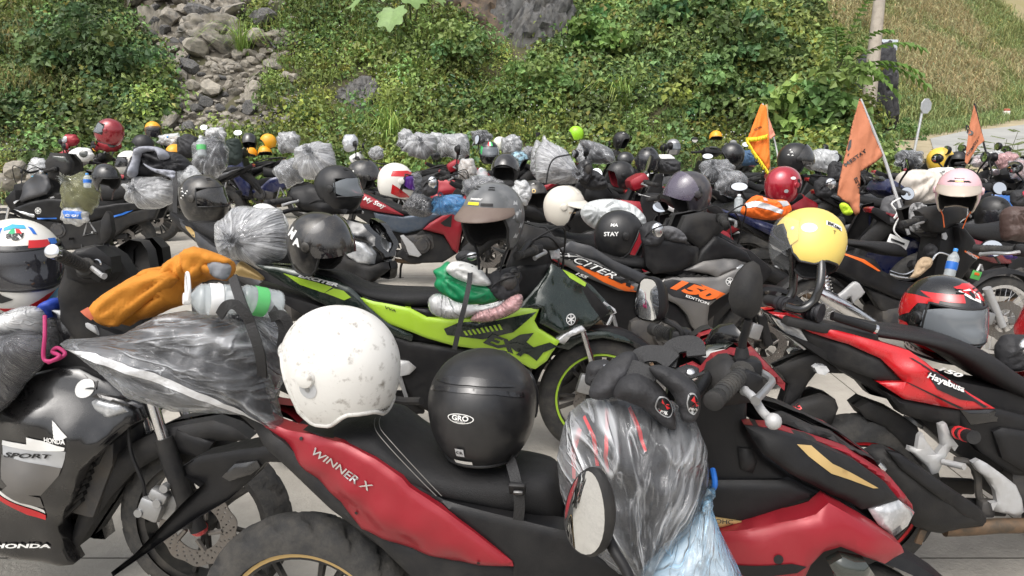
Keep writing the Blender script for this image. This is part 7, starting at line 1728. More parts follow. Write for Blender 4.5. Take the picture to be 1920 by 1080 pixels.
j = Cushion('jacket', 'orange rain jacket lying on the clear bag by the water bottles', [(171, 580), (186, 562), (220, 538), (252, 518), (280, 503), (306, 499), (332, 480), (350, 466), (366, 462), (392, 470), (420, 480), (438, 490), (437, 508), (426, 527), (398, 524), (372, 532), (352, 548), (344, 572), (318, 580), (290, 594), (262, 600), (244, 612), (222, 604), (206, 614), (190, 606), (180, 594)], 1.80, .060, M_ORJ, 'jacket', fold=.007, fscale=7, fdir=-38, edge=.05, pins=((352, 470, .024, 4, .30), (336, 548, .022, 4.5, .2), (180, 592, .013, 4, .25)), smooth=False, step=.007)
Cushion('sleeve', None, [(174, 580), (188, 562), (240, 528), (282, 506), (320, 506), (338, 522), (322, 540), (290, 560), (252, 586), (222, 612), (206, 613), (186, 604)], 1.75, .040, M_ORJ, fold=.005, fscale=8, fdir=-32, edge=.03, pins=((340, 512, .018, 6, .30), (185, 600, .010, 5, .16)), parent=j.root, smooth=False, step=.007)
Cushion('hood', None, [(340, 482), (352, 468), (372, 464), (410, 476), (434, 488), (426, 498), (390, 500), (372, 520), (352, 520)], 1.74, .03, M_ORJ, fold=.012, fscale=12, edge=.02, parent=j.root)
c_ = Cushion('lining', None, [(388, 494), (404, 488), (428, 494), (434, 506), (424, 524), (402, 520), (392, 510)], 1.73, .018, M_GREYL, fold=.008, fscale=20, parent=j.root)
j.decal([(186, 582), (200, 574), (216, 590), (206, 598)], mat('rust_tab', (.42, .10, .05), .7), 'cuff_tab', up=.03)
bottle('big clear water bottle with a white cap lying on the clear bag', (349, 560, 1.66), (446, 562, 1.72), .036, handle=True, lab=M_CAPW)
bottle('second clear water bottle with a green label end to end with the big one', (432, 556, 1.70), (524, 572, 1.78), .035, lab=M_PKT)
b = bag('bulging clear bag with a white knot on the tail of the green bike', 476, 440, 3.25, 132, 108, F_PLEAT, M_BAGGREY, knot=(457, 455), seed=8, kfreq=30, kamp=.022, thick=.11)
Cushion('plastic_bag', 'small white plastic bag tucked behind the bulging clear bag', [(470, 400), (480, 384), (500, 382), (520, 392), (534, 404), (540, 430), (500, 440), (480, 420)], 3.55, .06, M_CLOTHW, fold=.012)
q = Cushion('tail_fairing', 'tan tail fairing', [(438, 505), (450, 490), (462, 494), (494, 518), (492, 526), (470, 522), (440, 515)], 3.3, .02, M_GOLD, 'fairing', fold=.001); fix_to(q.root, D)
g = Cushion('plastic_bag', 'green plastic bag bound on the seat front of the green bike', [(812, 508), (826, 500), (838, 490), (848, 496), (862, 514), (900, 528), (932, 524), (935, 548), (928, 566), (880, 571), (850, 566), (830, 552), (814, 536), (818, 522)], 3.08, .07, M_GREENBAG, fold=.008, fscale=9, fdir=-20, pins=((822, 515, .018, 7, .25), (930, 545, .012, 6, .2)))
Cushion('plastic_bag', 'white plastic bag stuffed into the top of the green bag', [(836, 504), (846, 492), (866, 490), (898, 502), (920, 528), (918, 536), (890, 535), (858, 524), (842, 514)], 3.02, .05, M_CLOTHW, fold=.006, fscale=14, pins=((842, 500, .014, 7, .2),))
Cushion('plastic_bag', 'white translucent plastic bag under the green bag on the lime panel', [(802, 566), (812, 552), (830, 552), (856, 566), (900, 572), (934, 566), (946, 562), (936, 578), (900, 588), (872, 596), (838, 598), (810, 588)], 3.0, .06, F_MILKY, contents=M_CLOTHW, fold=.014, seed=4)
Cushion('plastic_bag', 'pink spotted plastic bag beside the white bag on the lime panel', [(881, 598), (900, 582), (930, 574), (958, 556), (976, 551), (981, 562), (974, 580), (950, 594), (916, 604), (890, 604)], 2.98, .05, F_PINK, contents=M_PINKC, fold=.012, fscale=14, seed=6)
ribbon('strap', 'long black strap hanging from the green bag down to the lime panel', [(882, 500, 3.0), (880, 530, 2.93), (872, 570, 2.90), (862, 610, 2.92), (852, 655, 2.95)], .02, M_STRAP)

def pad(label, px, py, dep, w, h, rot=0, cap=None, seed=1, parts=()):
    """a hinged knee guard: padded black cuff with a hard shell cap"""
    c = Cushion('knee_pad', label, blob(px, py, w, h, 2.3, .07, seed, rot=rot), dep, min(w, h) * dep / FPX * .35, M_BAGBLK, 'knee pad', fold=.01, fscale=16, group='strapped black knee pads', seed=seed)
    o = c.root; mb = MB(); q = Vector((w * dep / FPX * .16, 0, h * dep / FPX * .12)) - VD * min(w, h) * dep / FPX * .25
    mb.ell(q, (w * dep / FPX * .27, w * dep / FPX * .20, h * dep / FPX * .30), 18, (0, R(-rot), 0)); mb.build('shell', cap or M_PADS, o, angle=None)
    mb = MB(); mb.tube(smooth_line([q + Vector((-w * .5 * dep / FPX, -.01, -.2 * h * dep / FPX)), q + Vector((-w * .2 * dep / FPX, -.03, .1 * h * dep / FPX)), q + Vector((w * .3 * dep / FPX, -.02, .25 * h * dep / FPX))], 4), .007, 6, flat=.5); mb.build('band', M_STRAP, o)
    return c
pad('black knee pad with a chrome cap behind the white bag on the green bike', 878, 485, 3.15, 46, 30, 10, M_CHROME, 2)
pad('black hinged knee pad lying against the steering of the green bike', 942, 535, 3.05, 64, 56, 20, None, 3)
pad('black knee pad folded beside the chrome capped one on the green bike', 958, 520, 3.12, 40, 40, -20, None, 4)

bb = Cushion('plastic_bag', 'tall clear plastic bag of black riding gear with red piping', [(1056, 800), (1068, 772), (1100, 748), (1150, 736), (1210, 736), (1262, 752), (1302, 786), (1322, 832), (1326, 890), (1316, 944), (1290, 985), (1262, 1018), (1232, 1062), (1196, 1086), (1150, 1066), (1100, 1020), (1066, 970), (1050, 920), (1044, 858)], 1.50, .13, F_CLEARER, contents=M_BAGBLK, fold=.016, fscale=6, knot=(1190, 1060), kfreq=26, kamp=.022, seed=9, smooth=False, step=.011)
for P in ([(1068, 880), (1066, 830), (1078, 790), (1084, 792), (1074, 830), (1073, 880)], [(1092, 770), (1106, 800), (1112, 850), (1106, 850), (1100, 802), (1088, 774)], [(1128, 756), (1120, 800), (1118, 830), (1124, 860), (1128, 858), (1124, 830), (1126, 800), (1134, 758)], [(1174, 752), (1186, 790), (1192, 820), (1188, 822), (1180, 792), (1168, 756)]):
    bb.decal(P, M_REDV, 'red_piping', up=-.004)
bl = Cushion('plastic_bag', 'pale blue plastic bag hanging below the tall clear bag', [(1330, 905), (1340, 915), (1334, 950), (1352, 1000), (1378, 1050), (1400, 1100), (1300, 1120), (1190, 1110), (1206, 1062), (1244, 1024), (1280, 996), (1310, 960)], 1.42, .08, F_PALEBLUE, contents=M_CLOTHW, fold=.014, fscale=8, knot=(1330, 925), kfreq=20, kamp=.016, seed=12, smooth=False)
MB_ = MB().tube(smooth_line([A.L(1322, 925, .2), A.L(1338, 915, .22), A.L(1340, 900, .22), A.L(1336, 880, .2)], 4), .006, 8); MB_.build('bag_hook', M_BLUEV, A.root)
# pile of knee guards on the tall bag
def guard(label, P, dep, seed, badge=None, thick=.035):
    c = Cushion('knee_pad', label, P, dep, thick, M_BAGBLK, 'knee pad', fold=.012, fscale=12, seed=seed, group='strapped black knee pads')
    if badge:
        x, y, a, b_, r_ = badge; el = lambda k: [(x + k * (a * math.cos(q) * math.cos(r_) - b_ * math.sin(q) * math.sin(r_)), y + k * (a * math.cos(q) * math.sin(r_) + b_ * math.sin(q) * math.cos(r_))) for q in np.linspace(0, 2 * math.pi, 22, endpoint=False)]
        c.decal(el(1), M_LGREY, 'badge_ring', .003); c.decal(el(.88), M_BLACKV, 'badge_field', .005); d1, d2 = math.cos(r_), math.sin(r_)
        for s_ in (-1, 1): c.decal([(x - a * .55 * d1 + 2 * d2 * s_, y - 12 * s_ - a * .2 * d2), (x - a * .3, y - 8 * s_), (x + a * .5, y + 3 * s_), (x + a * .2, y + 5 * s_)], M_REDV, 'badge_mark', .0065)
        c.text('PRO', (x - 7, y + 12), (x + 8, y + 15), 6, M_WHITE, bold=.04, up=.0065)
    return c
guard('knee guard draped left with an oval PRO badge on top of the tall clear bag', [(1150, 742), (1158, 716), (1172, 704), (1196, 700), (1226, 712), (1250, 738), (1262, 768), (1268, 800), (1258, 806), (1236, 792), (1206, 766), (1172, 752)], 1.40, 21, (1240, 758, 22, 15, .9))
guard('knee guard draped right with an oval PRO badge on top of the tall clear bag', [(1216, 690), (1236, 684), (1270, 694), (1298, 712), (1312, 738), (1312, 772), (1300, 792), (1278, 788), (1272, 762), (1256, 734), (1232, 712)], 1.38, 22, (1291, 752, 22, 11, 1.35))
guard('crumpled knee guard straps heaped at the left of the guard pile', [(1104, 742), (1112, 712), (1128, 690), (1150, 672), (1170, 660), (1190, 662), (1200, 690), (1180, 712), (1160, 736), (1130, 750)], 1.44, 23)
pad('knee guard with a chrome cap at the left end of the guard pile', 1128, 704, 1.5, 62, 60, 30, M_CHROME, 24)
pad('knee guard with a chrome edge at the right end of the guard pile', 1284, 706, 1.42, 56, 40, -30, M_CHROME, 25)
for P, lb in (([(1186, 700, 1.46), (1200, 668, 1.46), (1236, 664, 1.45), (1262, 680, 1.43)], 'wide black elastic strap over the guard pile'), ([(1250, 688, 1.44), (1262, 652, 1.46), (1300, 646, 1.44), (1306, 668, 1.42)], 'black elastic strap looped by the handlebar of the foreground bike'), ([(1150, 700, 1.45), (1176, 690, 1.42), (1206, 700, 1.40), (1226, 716, 1.39)], 'narrow black strap across the guard pile')):
    ribbon('strap', lb, P, .036, M_STRAP, flip=Vector((.3, .6, -.7)))
# the mirror of a bike standing below the frame
t = thing('rear_view_mirror', 'oval rear view mirror rising on a black stem from below the picture', 'mirror', at(1100, 960, 1.18))
f_ = Vector((-.86, -.50, .08)).normalized(); s_ = f_.cross(Vector((0, 0, 1))).normalized(); u_ = s_.cross(f_)
def mring(k, off): return [s_ * math.cos(q) * .052 * k * (1 - .18 * math.sin(q)) + u_ * math.sin(q) * .072 * k + f_ * off + u_ * math.cos(q) * -.012 * k for q in np.linspace(0, 2 * math.pi, 28, endpoint=False)]
R_ = [mring(.93, .002), mring(1.0, .005), mring(1.06, -.004), mring(1.02, -.014), mring(.75, -.028), mring(.35, -.034)]
MB().add([p for r_ in R_ for p in r_], [(i * 28 + k, i * 28 + (k + 1) % 28, (i + 1) * 28 + (k + 1) % 28, (i + 1) * 28 + k) for i in range(5) for k in range(28)] + [tuple(140 + k for k in range(28))]).build('housing', M_BLK2, t)
G_ = [mring(k, .004 + .008 * (1 - k * k)) for k in (.98, .8, .6, .4, .2)]; MB().add([p for r_ in G_ for p in r_] + [f_ * .012], [(i * 28 + k, i * 28 + (k + 1) % 28, (i + 1) * 28 + (k + 1) % 28, (i + 1) * 28 + k) for i in range(4) for k in range(28)] + [(112 + k, 112 + (k + 1) % 28, 140) for k in range(28)]).build('glass', M_GLASS, t, angle=None)     # slightly domed
MB().tube(smooth_line([Vector((.03, .02, -.04)), at(1150, 1030, 1.17) - t.location, at(1180, 1085, 1.15) - t.location, at(1195, 1180, 1.13) - t.location], 5), [.012] + [.009] * 15, 10).build('stem', M_BLK, t)

# --- load by the left edge
Cushion('plastic_bag', 'grey plastic bag slumped at the left edge under the striped white helmet', [(-60, 640), (0, 628), (50, 618), (84, 640), (90, 664), (72, 692), (40, 726), (10, 764), (-60, 800)], 2.15, .10, F_BLACK, contents=M_BAGGREY, fold=.016, knot=(40, 625), seed=31)
Cushion('plastic_bag', 'thin white plastic bag between the grey bag and the striped white helmet', [(-60, 600), (0, 590), (44, 574), (76, 578), (84, 600), (80, 626), (40, 634), (-60, 650)], 2.2, .08, F_MILKY, contents=M_CLOTHW, fold=.014, seed=32)
Cushion('plastic_bag', 'dark plastic bag beside the pink cord at the left edge', [(84, 600), (104, 592), (118, 620), (116, 660), (96, 668), (84, 640)], 2.25, .06, F_BLACK, contents=M_BAGGREY, fold=.012, seed=33)
Cushion('cloth', 'bright blue cloth tucked under the striped white helmet', [(72, 578), (88, 564), (108, 558), (114, 574), (102, 590), (100, 604), (86, 600)], 2.24, .04, M_BLUEC, 'cloth', fold=.014, fscale=14)
MBp = mat('pink_cord', (.36, .02, .11), .6)
ptube('cord', 'pink cord tied round the bags at the left edge', [(84, 592, 2.08), (84, 630, 2.06), (82, 672, 2.06), (100, 676, 2.06), (122, 664, 2.08), (108, 652, 2.08), (98, 660, 2.08), (112, 668, 2.06), (90, 680, 2.06)], .0055, MBp, 'cord')

# --- load on the second and third rows
pad('knee pad with a round red badge and chrome cap on the grey bike seat', 1222, 440, 3.98, 46, 52, 0, M_CHROME, 41)
Cushion('glove', 'grey fabric gloves stuffed beside the box of the grey bike', [(1232, 438), (1246, 424), (1270, 428), (1288, 446), (1280, 456), (1250, 452)], 4.0, .05, M_BAGGREY, 'glove', fold=.014, fscale=14)
Cushion('rain_cover', 'crumpled white rain cover behind the matte black STAY helmet', [(1088, 400), (1098, 382), (1124, 374), (1156, 374), (1186, 384), (1206, 402), (1212, 424), (1196, 436), (1130, 434), (1100, 420)], 4.45, .12, M_CLOTHG, 'rain cover', fold=.012, fscale=9, seed=42, pins=((1120, 400, .025, 6, .3), (1180, 420, .02, 6, .3)))
v = Cushion('safety_vest', 'folded orange safety vest with reflective bands before the cherry red helmet', [(1389, 394), (1398, 380), (1418, 366), (1446, 374), (1474, 376), (1484, 394), (1478, 406), (1450, 413), (1412, 409), (1392, 402)], 4.7, .06, M_HIVIS, 'vest', fold=.006, fscale=12, pins=((1400, 390, .012, 6, .3), (1470, 385, .01, 6, .2)))
v.decal([(1394, 382), (1410, 378), (1440, 386), (1462, 396), (1460, 404), (1436, 396), (1410, 390), (1394, 392)], M_REFL, 'reflective_band', .004); v.decal([(1452, 378), (1472, 378), (1474, 386), (1462, 390)], M_REFL, 'reflective_band', .004); v.decal([(1426, 372), (1434, 373), (1433, 379), (1426, 378)], M_PINKC, 'pink_patch', .005)
Cushion('gloves', 'tan work gloves on the step-through footboard rail', [(1712, 512), (1718, 494), (1730, 482), (1746, 484), (1748, 496), (1736, 508), (1720, 520), (1706, 520)], 4.55, .03, M_TAN, 'gloves', fold=.012, fscale=20)
Cushion('gloves', 'black gloves hanging from the step-through front', [(1732, 466), (1744, 456), (1756, 466), (1752, 480), (1738, 482)], 4.6, .04, M_BAGBLK, 'gloves', fold=.01)
bottle('water bottle with a bright blue cap hanging on the step-through leg shield', (1792, 468, 4.35), (1778, 524, 4.35), .032, cap=M_CAPB, lab=M_BLUEV)
t = thing('number_plate', 'white number plate leaning among the bikes behind the step-through', 'number plate', at(1682, 458, 4.9)); MB().box((0, 0, 0), (.13, .006, .10), (R(-20), R(20), R(-15)), .1).build('plate', M_WHITE, t)
for k in range(2): MB().box((0, -.006 - .004 * k, .018 - .036 * k), (.09, .002, .014), (R(-20), R(20), R(-15)), .1).build('digit_row', M_BLACKV, t)
t = thing('sticker_card', 'green card clipped at the step-through front fork', 'card', at(1830, 516, 4.3)); MB().box((0, 0, 0), (.055, .004, .05), (0, R(15), 0), .05).build('card', M_GREENV, t); MB().box((.002, -.004, .008), (.03, .002, .014), (0, R(15), 0), .05).build('print', M_ORANGEV, t)
pad('knee pad with a chrome cap on the front of the right red bike seat', 1900, 660, 2.5, 70, 70, 0, M_CHROME, 43)

# --- flags
def flag(label, P, dep, m, pole, pr=.009, pm=None, text=(), seed=1, fold=.02, fdir=80):
    f = Cushion('flag', None, P, dep, .012, m, fold=fold, fscale=8, fdir=fdir, edge=.03, seed=seed, smooth=False, parent=bpy.data.objects.get('__none__') or (lambda: thing('flag', label, 'flag', at(*pole[0])))(), back=-.55)
    t = f.root.parent; f.root.name = 'cloth'
    for s_, a, c, hh in text: f.text(s_, a, c, hh, M_BLACKV, bold=.02, up=.006)
    ptube('flag_pole', None, pole, pr, pm or M_ALUW, parent=t); return f, t
f, t = flag('big terracotta triangular flag with HOMESTAY lettering on a white pole', [(1612, 184), (1618, 196), (1636, 246), (1656, 292), (1640, 306), (1614, 322), (1612, 360), (1611, 400), (1604, 405), (1592, 384), (1569, 366), (1573, 340), (1584, 292), (1598, 232)], 5.0, M_FLAG, [(1704, 440, 4.95), (1680, 366, 5.0), (1656, 292, 5.04), (1613, 186, 5.1)], .011,
    text=(('MESTAY', (1584, 313), (1624, 285), 7), ('ESTAY', (1597, 336), (1612, 366), 7)), seed=3)
f.decal([(1592, 264), (1596, 262), (1594, 276), (1590, 284), (1588, 280)], M_BLACKV, 'emblem'); f.decal([(1588, 290), (1591, 288), (1588, 295)], M_BLACKV, 'emblem')
f, t = flag('orange triangular flag edged in yellow fringe', [(1427, 194), (1437, 200), (1440, 230), (1442, 262), (1444, 312), (1440, 322), (1428, 302), (1412, 280), (1401, 262), (1410, 238), (1420, 212)], 6.4, M_FLAGO, [(1441, 345, 6.4), (1442, 300, 6.45), (1437, 196, 6.5)], .012, M_GOLD, (('OZZINI', (1414, 246), (1428, 240), 4),), seed=5)
fr = MB(); rn = random.Random(5)
for P in (((1401, 262), (1412, 280), (1428, 302), (1441, 322)), ((1401, 258), (1420, 257), (1440, 252))):
    for (x0, y0), (x1, y1) in zip(P, P[1:]):
        for k in range(12):
            u = k / 12; a = at(x0 + (x1 - x0) * u, y0 + (y1 - y0) * u, 6.36) - t.location; fr.tube([a, a + Vector((rn.uniform(-.015, .005), -.01, -.035))], .006, 4)
fr.build('fringe', M_YELV, t, angle=None)
flag('salmon pink triangular flag behind the fringed orange flag', [(1430, 196), (1440, 216), (1454, 254), (1444, 262), (1436, 240)], 6.9, M_FLAGP, [(1462, 330, 6.9), (1454, 270, 6.95), (1430, 194, 7.05)], .008, None, (), 7)
flag('narrow terracotta flag with an emblem at the far right', [(1826, 196), (1831, 210), (1839, 240), (1846, 264), (1834, 274), (1822, 294), (1814, 309), (1809, 304), (1813, 272), (1818, 236)], 7.0, M_FLAG, [(1862, 330, 7.0), (1846, 275, 7.05), (1827, 194, 7.1)], .009, M_BLK, (('8', (1818, 256), (1826, 252), 22), ('HOMESTAY', (1815, 292), (1840, 258), 5)), seed=9)
Cushion('glove', 'lime yellow glove lying under the tip of the big terracotta flag', [(1574, 384), (1582, 380), (1592, 386), (1599, 400), (1590, 404), (1580, 400)], 4.9, .03, M_HIVISY, 'glove', fold=.012, fscale=24)
ptube('cord', 'white cord knotted round the pole of the big terracotta flag', [(1688, 372, 4.85), (1672, 382, 4.85), (1682, 398, 4.85), (1676, 410, 4.85), (1690, 400, 4.85), (1676, 430, 4.85), (1690, 448, 4.85)], .006, M_WHITE, 'cord')
# ------------------------------------------------------------------ the rows behind
def sb(label, px, dep, yaw, paint, **k):
    p = at(px, 400, dep); d = Vector((math.cos(R(yaw)), math.sin(R(yaw)))); k.setdefault('lean', 4 if abs(yaw) > 90 else -4)
    return std_bike(label, (p.x - d.x * .64, p.y - d.y * .64), yaw, 1 if abs(yaw) > 90 else -1, paint, **k)
sb('navy step-through facing left with yellow helmets on its seat', 497, 11.9, 183, 'navy', kind='cub', extras=('rack',))
sb('red motorbike facing left under the deep red full face helmet at the back left', 246, 10.4, 186, 'red', accent='black')
sb('red and black motorbike with its headlight turned left at the back left', 180, 11.6, 192, 'red', accent='red', dark='black')
sb('white and black motorbike facing left behind the blue lined bike', 200, 9.6, 182, 'black', accent='white')
sb('grey motorbike facing left under the yellow dark visored helmet', 335, 10.8, 184, 'darkgrey')
sb('black motorbike facing left beside the navy step-through', 415, 12.4, 178, 'black', extras=('rack',))
sb('black and white motorbike facing left with a long bare black seat at the back', 715, 10.5, 181, 'black', accent='white', extras=('rack',))
sb('red motorbike facing left behind the blue bag on the script bike', 905, 8.7, 183, 'red', accent='red')
sb('red motorbike at the back carrying two grey wrapped bundles', 830, 11.0, 4, 'red', extras=('rack',))
sb('black motorbike at the back carrying the striped green and red helmet', 935, 11.5, 6, 'black')
sb('navy motorbike with a red stripe behind the black gold stickered helmet', 985, 9.6, -2, 'navy', accent='red')
sb('black motorbike loaded with the big silver wrapped bundle', 1040, 7.9, 4, 'black', extras=('rack',))
sb('black motorbike under the lime green helmet at the back', 1115, 11.4, 5, 'black')
sb('dark grey motorbike at the back behind the oval mirror', 1190, 9.2, 3, 'darkgrey', dark='black')
sb('red motorbike with a long black seat under the white ridged helmet', 1184, 5.0, 4, 'red', mirrors=False)
sb('red motorbike facing left behind the dusky purple helmet', 1265, 6.4, 181, 'red', accent='red', mirrors=False)
sb('black motorbike with the silver helmet on its front at the back', 1285, 9.7, 176, 'black', accent='white')
sb('black motorbike with a luggage frame at the foot of the bank', 1335, 12.2, 100, 'black', extras=('rack',))
sb('white and red motorbike behind the orange safety vest', 1395, 6.9, 3, 'white', accent='red')
sb('black motorbike between the fringed orange flag and the bank', 1475, 9.0, 5, 'black', extras=('rack',))
sb('black motorbike under the white scrawled helmet behind the vest', 1545, 7.0, 2, 'darkgrey')
sb('navy sports motorbike behind the yellow helmet', 1590, 5.7, 5, 'navy', accent='navy')
sb('black motorbike with a dark seat behind the big terracotta flag', 1690, 8.4, 4, 'black', extras=('rack',))
sb('grey motorbike beside the beige wrapped bundle', 1745, 6.9, 3, 'darkgrey', accent='black')
sb('dark red motorbike behind the step-through with pale lettering', 1905, 5.5, 4, 'darkred')
sb('black motorbike carrying pink bundles at the far right', 1880, 9.2, 6, 'black', extras=('rack',))
sb('blue motorbike cut by the right edge', 1955, 7.2, 182, 'blue')
sb('black motorbike behind the yellow ridged helmet on the right', 1790, 9.6, 3, 'black')
o = at(1985, 560, 2.95); yy = -130; dd = Vector((math.cos(R(yy)), math.sin(R(yy))))
std_bike('red motorbike facing us at the right edge, one handlebar in view', (o.x - dd.x * .93 + .08, o.y - dd.y * .93), yy, -1, 'brightred', accent='brightred', mirrors=False)

def mirr(label, px, py, dep, w, h, yaw=-95, stem=(0, -.16, -.16)):
    """a mirror standing on its stem above the bikes"""
    t = thing('rear_view_mirror', label, 'mirror', at(px, py, dep)); u = dep / FPX
    f = Vector((math.cos(R(yaw)), math.sin(R(yaw)), .30)).normalized(); s_ = f.cross(Vector((0, 0, 1))).normalized(); q_ = s_.cross(f)
    def rg(k, off): return [s_ * math.cos(a) * w / 2 * u * k + q_ * math.sin(a) * h / 2 * u * k + f * off for a in np.linspace(0, 2 * math.pi, 20, endpoint=False)]
    R_ = [rg(.94, .003), rg(1.0, .004), rg(1.06, -.004), rg(.95, -.025), rg(.4, -.035)]
    MB().add([p for r_ in R_ for p in r_], [(i * 20 + k, i * 20 + (k + 1) % 20, (i + 1) * 20 + (k + 1) % 20, (i + 1) * 20 + k) for i in range(4) for k in range(20)] + [tuple(80 + k for k in range(20))]).build('housing', M_BLK, t)
    MB().add(rg(.95, .004) + [f * .005], [(k, (k + 1) % 20, 20) for k in range(20)]).build('glass', M_GLASS, t, angle=None)
    MB().tube(smooth_line([-f * .02, -f * .03 + Vector((stem[0] * .5, .02, stem[2] * .5)), Vector(stem)], 4), .007, 6).build('stem', M_BLK, t); t.name = 'mirror'; return t
for a in (('bright oval mirror among the clear bags at the back left', 382, 239, 11.0, 15, 10), ('pale blue oval mirror above the dark green bag at the back left', 446, 249, 11.2, 17, 10), ('bright oval mirror behind the silver bundle', 1118, 327, 7.6, 24, 24, -110, (.18, .1, -.2)), ('oval mirror reflecting leaves beside the dusky purple helmet', 1238, 388, 4.6, 32, 21, -80, (.02, .06, -.22)), ('tall dark mirror right of the open black helmet', 1216, 307, 6.9, 12, 34, -160, (-.02, 0, -.25)),
          ('small bright mirror behind the fringed flag', 1398, 271, 9.4, 13, 9), ('bright mirror left of the black helmet by the fringed flag', 1327, 293, 8.8, 20, 10), ('wide bright mirror left of the cherry red helmet', 1386, 350, 5.2, 32, 16, -92, (.10, .1, -.12)), ('round mirror reflecting trees before the beige bundle', 1701, 363, 5.6, 30, 25, -80, (.02, .05, -.25)), ('bright oval mirror at the far right', 1865, 323, 7.2, 20, 13), ('angled bright mirror right of the step-through', 1860, 466, 4.0, 44, 32, -88, (.12, .1, -.10)), ('mirror with a white cover at the right', 1874, 353, 6.4, 30, 24, -80), ('dark mirror beside the striped green and red helmet', 894, 262, 10.0, 14, 18, -140)):
    fix_to(mirr(*a))
M_COVER = mat('white_mirror_cover', (.70, .70, .68), .5)

# --- helmets of the back rows: label, x, y, width, yaw, style, colour, options
for lb, px, py, wd, yaw, style, m, kw in (
 ('deep red full face helmet with a grey visor at the back left', 207, 246, 48, 190, 'full', 'darkred', dict(visor='grey', pitch=16)),
 ('small yellow open face helmet with a dark visor hung high at the back left', 287, 244, 33, -60, 'open', 'orangehat', dict(visor='smoke')),
 ('dark grey domed helmet just behind the bundled jacket', 268, 271, 38, 200, 'open', 'matte', {}),
 ('white full face helmet half hidden behind the bundled jacket', 243, 304, 44, 215, 'full', 'white', dict(visor='smoke')),
 ('yellow helmet half hidden by the black bag at the back left', 342, 271, 30, 200, 'open', 'orangehat', {}),
 ('yellow helmet with pale lettering behind the bundled jacket', 328, 288, 36, -90, 'half', 'orangehat', {}),
 ('black open helmet behind the two yellow helmets on the navy step-through', 468, 265, 31, -80, 'open', 'black', dict(visor='dark', vup=40)),
 ('yellow helmet standing above the navy step-through seat beside the grey bag', 503, 265, 29, 190, 'open', 'orangehat', {}),
 ('left of the two small yellow helmets sitting on the navy step-through seat', 467, 288, 29, 200, 'half', 'orangehat', dict(k=1)),
 ('right of the two small yellow helmets sitting on the navy step-through seat', 497, 287, 29, -70, 'half', 'orangehat', dict(k=1)),
 ('amber yellow helmet on the front of the black and white bike at the back', 686, 285, 24, 160, 'open', 'orangehat', {}),
 ('black helmet with a glossy visor above the amber yellow helmet', 704, 261, 24, -90, 'open', 'black', dict(visor='dark')),
 ('black helmet left of the glossy visored one at the back', 684, 263, 22, 150, 'open', 'matte', {}),
 ('black full helmet painted MA on the tail of the script bike', 680, 329, 60, -8, 'open', 'scratched', dict(visor='dark', vup=34, text=('MA', -118, 16, .07))),
 ('white and red full face helmet with a purple visor on the script bike', 742, 338, 66, 22, 'full', 'white', dict(visor='purple', pitch=-14, rw=1)),
 ('black helmet wedged between the two grey wrapped bundles', 816, 291, 27, 190, 'open', 'black', {}),
 ('black full face helmet with green white and red stripes at the back', 917, 285, 42, -78, 'full', 'black', dict(visor='grey', tri=1)),
 ('plain white helmet behind the striped green and red helmet', 937, 269, 26, 150, 'open', 'white', {}),
 ('black helmet with several dark visors stacked open before the pale bags', 948, 318, 56, -100, 'open', 'matte', dict(visor='dark', vup=60)),
 ('helmet with a pale blue crackle pattern behind the stacked dark visors', 972, 303, 40, -20, 'open', mat('crackle_helmet', (.30, .48, .58), .35, two=(.03, .04, .05), tscale=26, tthr=.5), {}),
 ('lime green open helmet standing high at the back', 1080, 250, 28, 170, 'open', 'lime', {}),
 ('black open helmet with a white mark high at the back right of centre', 1165, 263, 33, -35, 'open', 'matte', dict(mark=1)),
 ('black helmet half hidden right of the grey wrapped box', 1172, 302, 36, 0, 'open', 'black', {}),
 ('black open helmet with a crimson lining before the oval mirror', 1163, 328, 54, 195, 'open', 'matte', dict(pitch=8, red=1)),
 ('black open helmet facing us beside the tall dark mirror', 1214, 300, 50, -100, 'open', 'black', dict(visor='smoke')),
 ('silver full face helmet at the back right of centre', 1262, 275, 30, -60, 'full', 'silver', dict(visor='grey')),
 ('small yellow helmet on the luggage frame at the foot of the bank', 1342, 258, 27, -90, 'half', 'orangehat', {}),
 ('glossy black helmet with a grey crown stripe left of the fringed flag', 1372, 290, 46, 170, 'open', 'black', {}),
 ('black helmet low behind the fringed orange flag', 1418, 284, 34, 150, 'open', 'matte', {}),
 ('yellow ridged helmet with a dark opening at the right', 1763, 299, 46, -40, 'open', 'yellow', dict(pitch=10)),
 ('black helmet right of the yellow ridged helmet', 1796, 301, 36, -120, 'open', 'matte', {}),
 ('black helmet with a long smoked visor right of the pink helmet', 1862, 398, 62, -70, 'open', 'matte', dict(visor='smoke', pitch=-12)),
 ('matte dark helmet lying behind the grey bundle by the vest', 1258, 322, 34, 20, 'open', 'matte', {}),
 ('blue and white helmet low beside the cherry red helmet', 1514, 345, 34, -60, 'open', mat('sky_blue_helmet', (.05, .25, .50), .3, coat=.5), dict(visor='clear')),
):
    tx = kw.pop('text', None); rw = kw.pop('rw', 0); tri = kw.pop('tri', 0); mk = kw.pop('mark', 0); rd = kw.pop('red', 0)
    h = Helmet(lb, px, py, .27 * kw.get('k', 1) * FPX / wd, yaw, style, m, lo=wd < 48, knob=wd >= 48, vents=wd >= 48, **kw)
    if tx: h.text(*tx, M_WHITE, bold=.05, rot=-10)
    if rw: h.patch([(-120, 30), (-60, 44), (-20, 40), (-70, 20), (-120, 10)], RW, 'red_flash'); h.patch([(-110, -12), (-60, -28), (-20, -40), (-70, -48), (-110, -40)], RW, 'red_chin'); h.patch([(-78, 20), (-70, 20), (-74, -30), (-84, -28)], M_BLACKV, 'black_edge')
